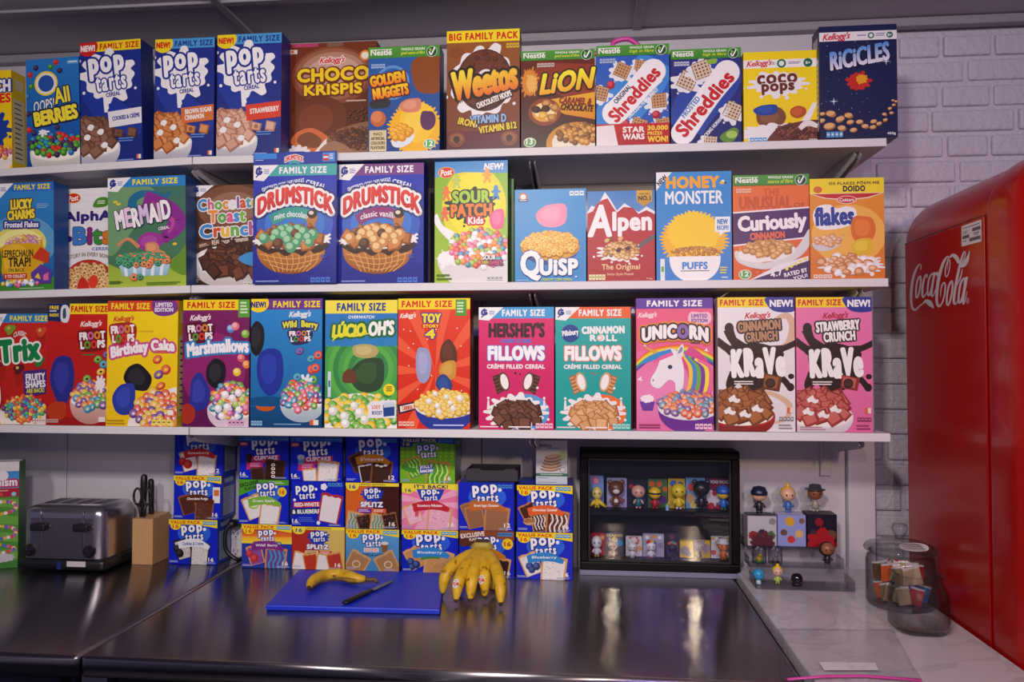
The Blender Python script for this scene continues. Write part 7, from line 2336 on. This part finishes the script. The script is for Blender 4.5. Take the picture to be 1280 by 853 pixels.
for k in range(32):
    col = SAC[k % 8]
    q = k * 2.39996
    rr = .012 + .028 * math.sqrt((k % 16 + .5) / 16)
    zz = .010 if k < 16 else .052
    t2 = thing('condiment_packet', NAMES[col] + ' flat packet inside the lidded glass jar', 'packet', (jx + rr * math.cos(q), jy + rr * math.sin(q), QZ + zz), 0, NAMES[col] + ' packets in the jar')
    t2.rotation_euler = (rnd.uniform(-.14, .14), rnd.uniform(-.3, .3), rnd.uniform(-.7, .7))
    put('pouch', rbox(new(), -.014, .014, -.0022, .0022, .002, .036, .001, 1), toy(col), t2)
    put('crimp', rbox(new(), -.014, .014, -.0008, .0008, .0362, .040), toy('#e0dce0' if col != '#e0dce0' else '#c83a34'), t2)
c = at_z(1152, 787, QZ)
sx0, sx1 = at_z(1116, 787, QZ), at_z(1188, 787, QZ)
sr = (sx1.x - sx0.x) / 2 * .97
sh = at_y(1152, 716, c.y).z - QZ
c.x -= .006
sr *= .93
t = thing('glass_jar', 'smaller empty open glass jar in front of the lidded jar', 'jar', (c.x, c.y, QZ))
put('vessel', lathe(new(), [(sr * .88, .0005), (sr, .010), (sr * 1.01, sh * .35), (sr * .96, sh * .68), (sr * .82, sh * .84), (sr * .78, sh * .92), (sr * .84, sh * .985), (sr * .82, sh), (sr * .77, sh * .99), (sr * .74, sh * .9), (sr * .78, sh * .83), (sr * .91, sh * .66), (sr * .96, sh * .35), (sr * .95, .014), (0, .010)], seg=64, square=1.2), JG, t, True, 60)

# ------------------------------------------------------------------ zip bags
CLR = glass('clear_film', (.975, .975, .98), .14, .35)
PINK = mat('pink_zip', '#d84aa4', .35)


def bag_sheet(P, n=14, amp=.002, seed=1):
    r = random.Random(seed)
    bm = bmesh.new()
    g = []
    for i in range(n + 1):
        row_ = []
        for j in range(n + 1):
            u, v = i / n, j / n
            q = (P[0] * (1 - u) + P[1] * u) * (1 - v) + (P[3] * (1 - u) + P[2] * u) * v
            row_.append(bm.verts.new(Vector(q) + Vector((0, 0, r.uniform(.0, amp)))))
        g.append(row_)
    for i in range(n):
        for j in range(n):
            bm.faces.new((g[i][j], g[i + 1][j], g[i + 1][j + 1], g[i][j + 1]))
    return bm


z = QZ + .003
P = [at_z(u, v, z) for u, v in ((972, 787), (1116, 788), (1152, 852), (984, 852))]
og = (P[0] + P[2]) / 2
og.z = QZ
t = thing('zip_bag', 'clear plastic zip bag with pink zip lying on the stone counter', 'plastic bag', og)
o = put('film', bag_sheet([p - og for p in P], 16, .0035, 4), CLR, t, True)
md = o.modifiers.new('thick', 'SOLIDIFY')
md.thickness = .0006
put('zip_strip', tube(new(), [p - og + Vector((0, 0, .003)) for p in (at_z(984, 852, z), at_z(1030, 848, z), at_z(1080, 847.5, z), at_z(1152, 853, z))], .0035, 10, flat=.6), PINK, t, True)
P2 = [at_z(u, v, z + .003) for u, v in ((1024, 828), (1094, 829), (1098, 838), (1030, 838))]
put('write_on_label', prism(new(), [(p.x - og.x, p.y - og.y) for p in P2], 'z', .0058, .0062), mat('label_white', '#dedbe2', .5), t)
p = at_y(770, 57, -.17)
t = thing('zip_bag', 'crumpled clear bag with pink zip behind the cereal boxes of the top shelf', 'plastic bag', (p.x, -.17, SZ['top'] + .0005))
hh = p.z - SZ['top'] - .004
bm = ball(new(), (-.05, 0, hh * .48), (.14, .055, hh * .48), 24)
r = random.Random(3)
for v in bm.verts:
    v.co += Vector((r.uniform(-.007, .007), r.uniform(-.007, .007), r.uniform(-.007, .007) if v.co.z > .02 else 0))
    v.co.z = max(v.co.z, .0003)
put('film', bm, CLR, t, True)
put('zip_strip', tube(new(), spline([(-.12, -.02, hh * .86), (-.06, -.03, hh * .9), (-.012, -.03, hh * .93), (-.006, -.03, hh * 1.0), (.03, -.03, hh * 1.02), (.06, -.025, hh * .95)], 5), .006, 10), PINK, t, True)

# ------------------------------------------------------------------ the red refrigerator
RED = mat('red_enamel', '#ac0a04', .28, spec=.35, coat=.15)
REDT = mat('red_top', '#a81420', .25, coat=.5)
FX = .764
FW, yB, yD, yN = .62, -.150, -.552, -.70
zp = at_x(1180, 289, FX).z
ZT = at_x(1252, 220, FX).z + .045
RR = ZT - zp


def arch(w, r, zt, z0, ins=0.0, n=12):
    pts = [(0 + ins, z0)]
    for k in range(n + 1):
        q = math.pi - k * math.pi / 2 / n
        pts.append((r + (r - ins) * math.cos(q), zt - r + (r - ins) * math.sin(q)))
    for k in range(n + 1):
        q = math.pi / 2 - k * math.pi / 2 / n
        pts.append((w - r + (r - ins) * math.cos(q), zt - r + (r - ins) * math.sin(q)))
    pts.append((w - ins, z0))
    return pts


def loft(sections, m, name, parent):
    bm = bmesh.new()
    rings = [[bm.verts.new((p[0], y, p[1])) for p in pts] for y, pts in sections]
    n = len(rings[0])
    for A_, B_ in zip(rings, rings[1:]):
        for k in range(n):
            bm.faces.new((A_[k], A_[(k + 1) % n], B_[(k + 1) % n], B_[k]))
    bm.faces.new(rings[0])
    bm.faces.new(rings[-1])
    bmesh.ops.recalc_face_normals(bm, faces=bm.faces)
    return put(name, bm, m, parent, True, 40)


t = thing('refrigerator', 'tall red retro refrigerator with white script lettering on its side', 'refrigerator', (FX, yB, 0))
sec = []
for k in range(7):
    q = k / 6 * math.pi / 2
    sec.append((-.03 * (1 - math.sin(q)) + 0 - .0, arch(FW, RR, ZT, .06, .03 * (1 - math.cos(math.pi / 2 - q)) * 0 + .03 * (1 - math.sin(q)) * 1.0)))
sec = [( -.03 * (1 - math.cos(k / 6 * math.pi / 2)), arch(FW, RR, ZT, .06, .03 * (1 - math.sin(k / 6 * math.pi / 2)))) for k in range(7)]
sec.append((yD - yB, arch(FW, RR, ZT, .06, 0)))
loft(sec, RED, 'body', t)
# raised side panel below the arched top, with a dark seam above it
put('side_panel', rbox(new(), -.004, -.0002, yD - yB + .006, -.028, .09, zp, .0015, 2), RED, t)
put('top_seam', rbox(new(), -.0012, .001, yD - yB + .004, -.02, zp + .0005, zp + .003), mat('dark_red', '#4a0808', .4), t)
dsec = []
y1 = yD - yB - .004
yn = yN - yB
R2 = .075
out = .005


def grow(g):
    return [(x, z) for x, z in [(p[0] * (FW + 2 * g) / FW - g, p[1] + (g if p[1] > 1 else 0)) for p in arch(FW, RR + g, ZT, .06, 0)]]


for k in range(5):
    q = k / 4 * math.pi / 2
    dsec.append((y1 - .010 * (1 - math.cos(q)), grow(out * math.sin(q))))
for k in range(11):
    q = k / 10 * math.pi / 2
    dsec.append((yn + R2 - R2 * math.sin(q) * 1.0, grow(out - R2 * (1 - math.cos(q)))))
d_ = loft(dsec, RED, 'door', t)
put('door_handle', tube(new(), spline([(FW - .10, yn - .002, 1.15), (FW - .10, yn - .04, 1.17), (FW - .10, yn - .045, 1.3), (FW - .10, yn - .04, 1.43), (FW - .10, yn - .002, 1.45)], 6), .011, 12), CHR, d_, True)
for x in (.06, FW - .06):
    for y in (-.06, yD - yB + .05):
        put('foot', lathe(new(), [(.025, 0), (.025, .05), (.015, .0595)], (x, y, 0), 16), BLK, t, True)

# white script on the side, drawn stroke by stroke on the panel
S = 8.53
px = lambda X, Y: (1130 + X / S, 300 + Y / S)
FXP = FX - .0045


def side_pt(X, Y):
    p = at_x(*px(X, Y), FXP)
    return (p.y - yB, p.z)


bm = bmesh.new()
lay = [0]


def stroke(pts, wd, closed=False):
    S_ = [np.array(p) for p in spline(pts, 8, closed)]
    if closed:
        S_.append(S_[0])
    n = len(S_)
    W = np.interp(np.linspace(0, 1, n), np.linspace(0, 1, len(wd)), wd) if isinstance(wd, (list, tuple)) else np.full(n, wd)
    A_ = np.array(S_)
    d = np.gradient(A_, axis=0)
    if closed:
        d[0] = d[-1] = A_[1] - A_[-2]
    d /= np.linalg.norm(d, axis=1)[:, None] + 1e-9
    N = np.column_stack([-d[:, 1], d[:, 0]]) * (W / 2)[:, None]
    lay[0] += 1
    X = -.0045 - lay[0] * 2e-5
    prev = None
    for i in range(n):
        a_, b_ = side_pt(*(A_[i] + N[i])), side_pt(*(A_[i] - N[i]))
        cur = (bm.verts.new((X, *a_)), bm.verts.new((X, *b_)))
        if prev:
            bm.faces.new((prev[0], cur[0], cur[1], prev[1]))
        prev = cur


stroke([(180, 318), (182, 275), (165, 262), (140, 295), (108, 370), (86, 470), (76, 580), (78, 675), (95, 735), (125, 745), (165, 708), (210, 672)], [9, 10, 13, 24, 28, 28, 24, 20, 14, 12])
stroke([(205, 675), (235, 655), (265, 668), (290, 695), (318, 730)], [12, 38, 58, 46, 8])
stroke([(172, 390), (146, 430), (130, 520), (130, 610), (150, 600), (172, 510), (180, 425)], 18, True)
stroke([(246, 402), (243, 368), (222, 395), (200, 490), (196, 585), (210, 612), (245, 555)], [14, 14, 18, 24, 22, 14, 7])
stroke([(302, 362), (272, 405), (254, 500), (256, 590), (276, 575), (302, 480), (316, 385)], 18, True)
stroke([(328, 345), (306, 470), (294, 585), (310, 598), (334, 535)], [22, 22, 20, 12, 6])
stroke([(342, 376), (368, 350)], 34)
stroke([(462, 330), (470, 240), (488, 215), (490, 280), (474, 360), (455, 392), (441, 365), (444, 300), (468, 220), (480, 185), (452, 190), (412, 265), (372, 410), (352, 550), (352, 670), (376, 710), (412, 660), (436, 560), (440, 480), (426, 456), (404, 490), (392, 560), (392, 612)], [2, 8, 10, 11, 11, 12, 12, 12, 12, 14, 20, 30, 34, 32, 28, 22, 16, 16, 16, 14, 14, 10, 5])
stroke([(512, 440), (482, 485), (460, 590), (458, 680), (478, 690), (504, 605), (518, 505)], 19, True)
stroke([(612, 262), (640, 205), (655, 150), (646, 125), (625, 170), (590, 300), (556, 470), (534, 610), (536, 675), (556, 680), (576, 640)], [6, 10, 12, 14, 20, 26, 28, 28, 24, 14, 6])
stroke([(624, 312), (604, 400), (566, 485)], [10, 14, 8])
stroke([(642, 410), (606, 465), (586, 580), (586, 665), (608, 655), (636, 560), (652, 440)], 21, True)
stroke([(672, 395), (646, 540), (630, 650), (642, 678), (676, 545)], [26, 26, 24, 14, 5])
stroke([(488, 190), (520, 165), (552, 180), (574, 215), (584, 250)], [8, 34, 46, 40, 24])
stroke([(606, 285), (640, 262), (672, 215), (690, 165), (705, 108)], [30, 52, 46, 22, 2])
stroke([(680, 622), (668, 645), (676, 676), (692, 660), (692, 632)], 5, True)
stroke([(678, 640), (678, 660)], 4)
put('script_lettering', bm, mat('white_vinyl', '#d6d0d8', .4), t)
# rating plate
A_ = [side_pt((u - 1130) * S, (v - 300) * S) for u, v in ((1202, 283), (1227, 274.5), (1227, 302), (1202, 308.5))]
bm = bmesh.new()
vs = [bm.verts.new((-.0046, *p)) for p in A_]
bm.faces.new(vs)
bm2 = bmesh.new()
lerp = lambda p, q, k: (p[0] + (q[0] - p[0]) * k, p[1] + (q[1] - p[1]) * k)
for (a0, b0, a1, b1) in [(.55, .26, .95, .42), (.05, .50, .40, .66), (.40, .70, .95, .86), (.06, .12, .9, .16), (.08, .30, .34, .33), (.08, .38, .30, .41), (.62, .5, .9, .54), (.62, .58, .86, .61), (.08, .76, .26, .80)]:
    q = []
    for s1, s2 in ((a0, b0), (a1, b0), (a1, b1), (a0, b1)):
        q.append(bm2.verts.new((-.0048, *lerp(lerp(A_[0], A_[1], s1), lerp(A_[3], A_[2], s1), s2))))
    bm2.faces.new(q)
pl = put('rating_plate', bm, mat('label_white'), t)
put('plate_print', bm2, mat('grey_ink', '#5a5860', .5), pl)
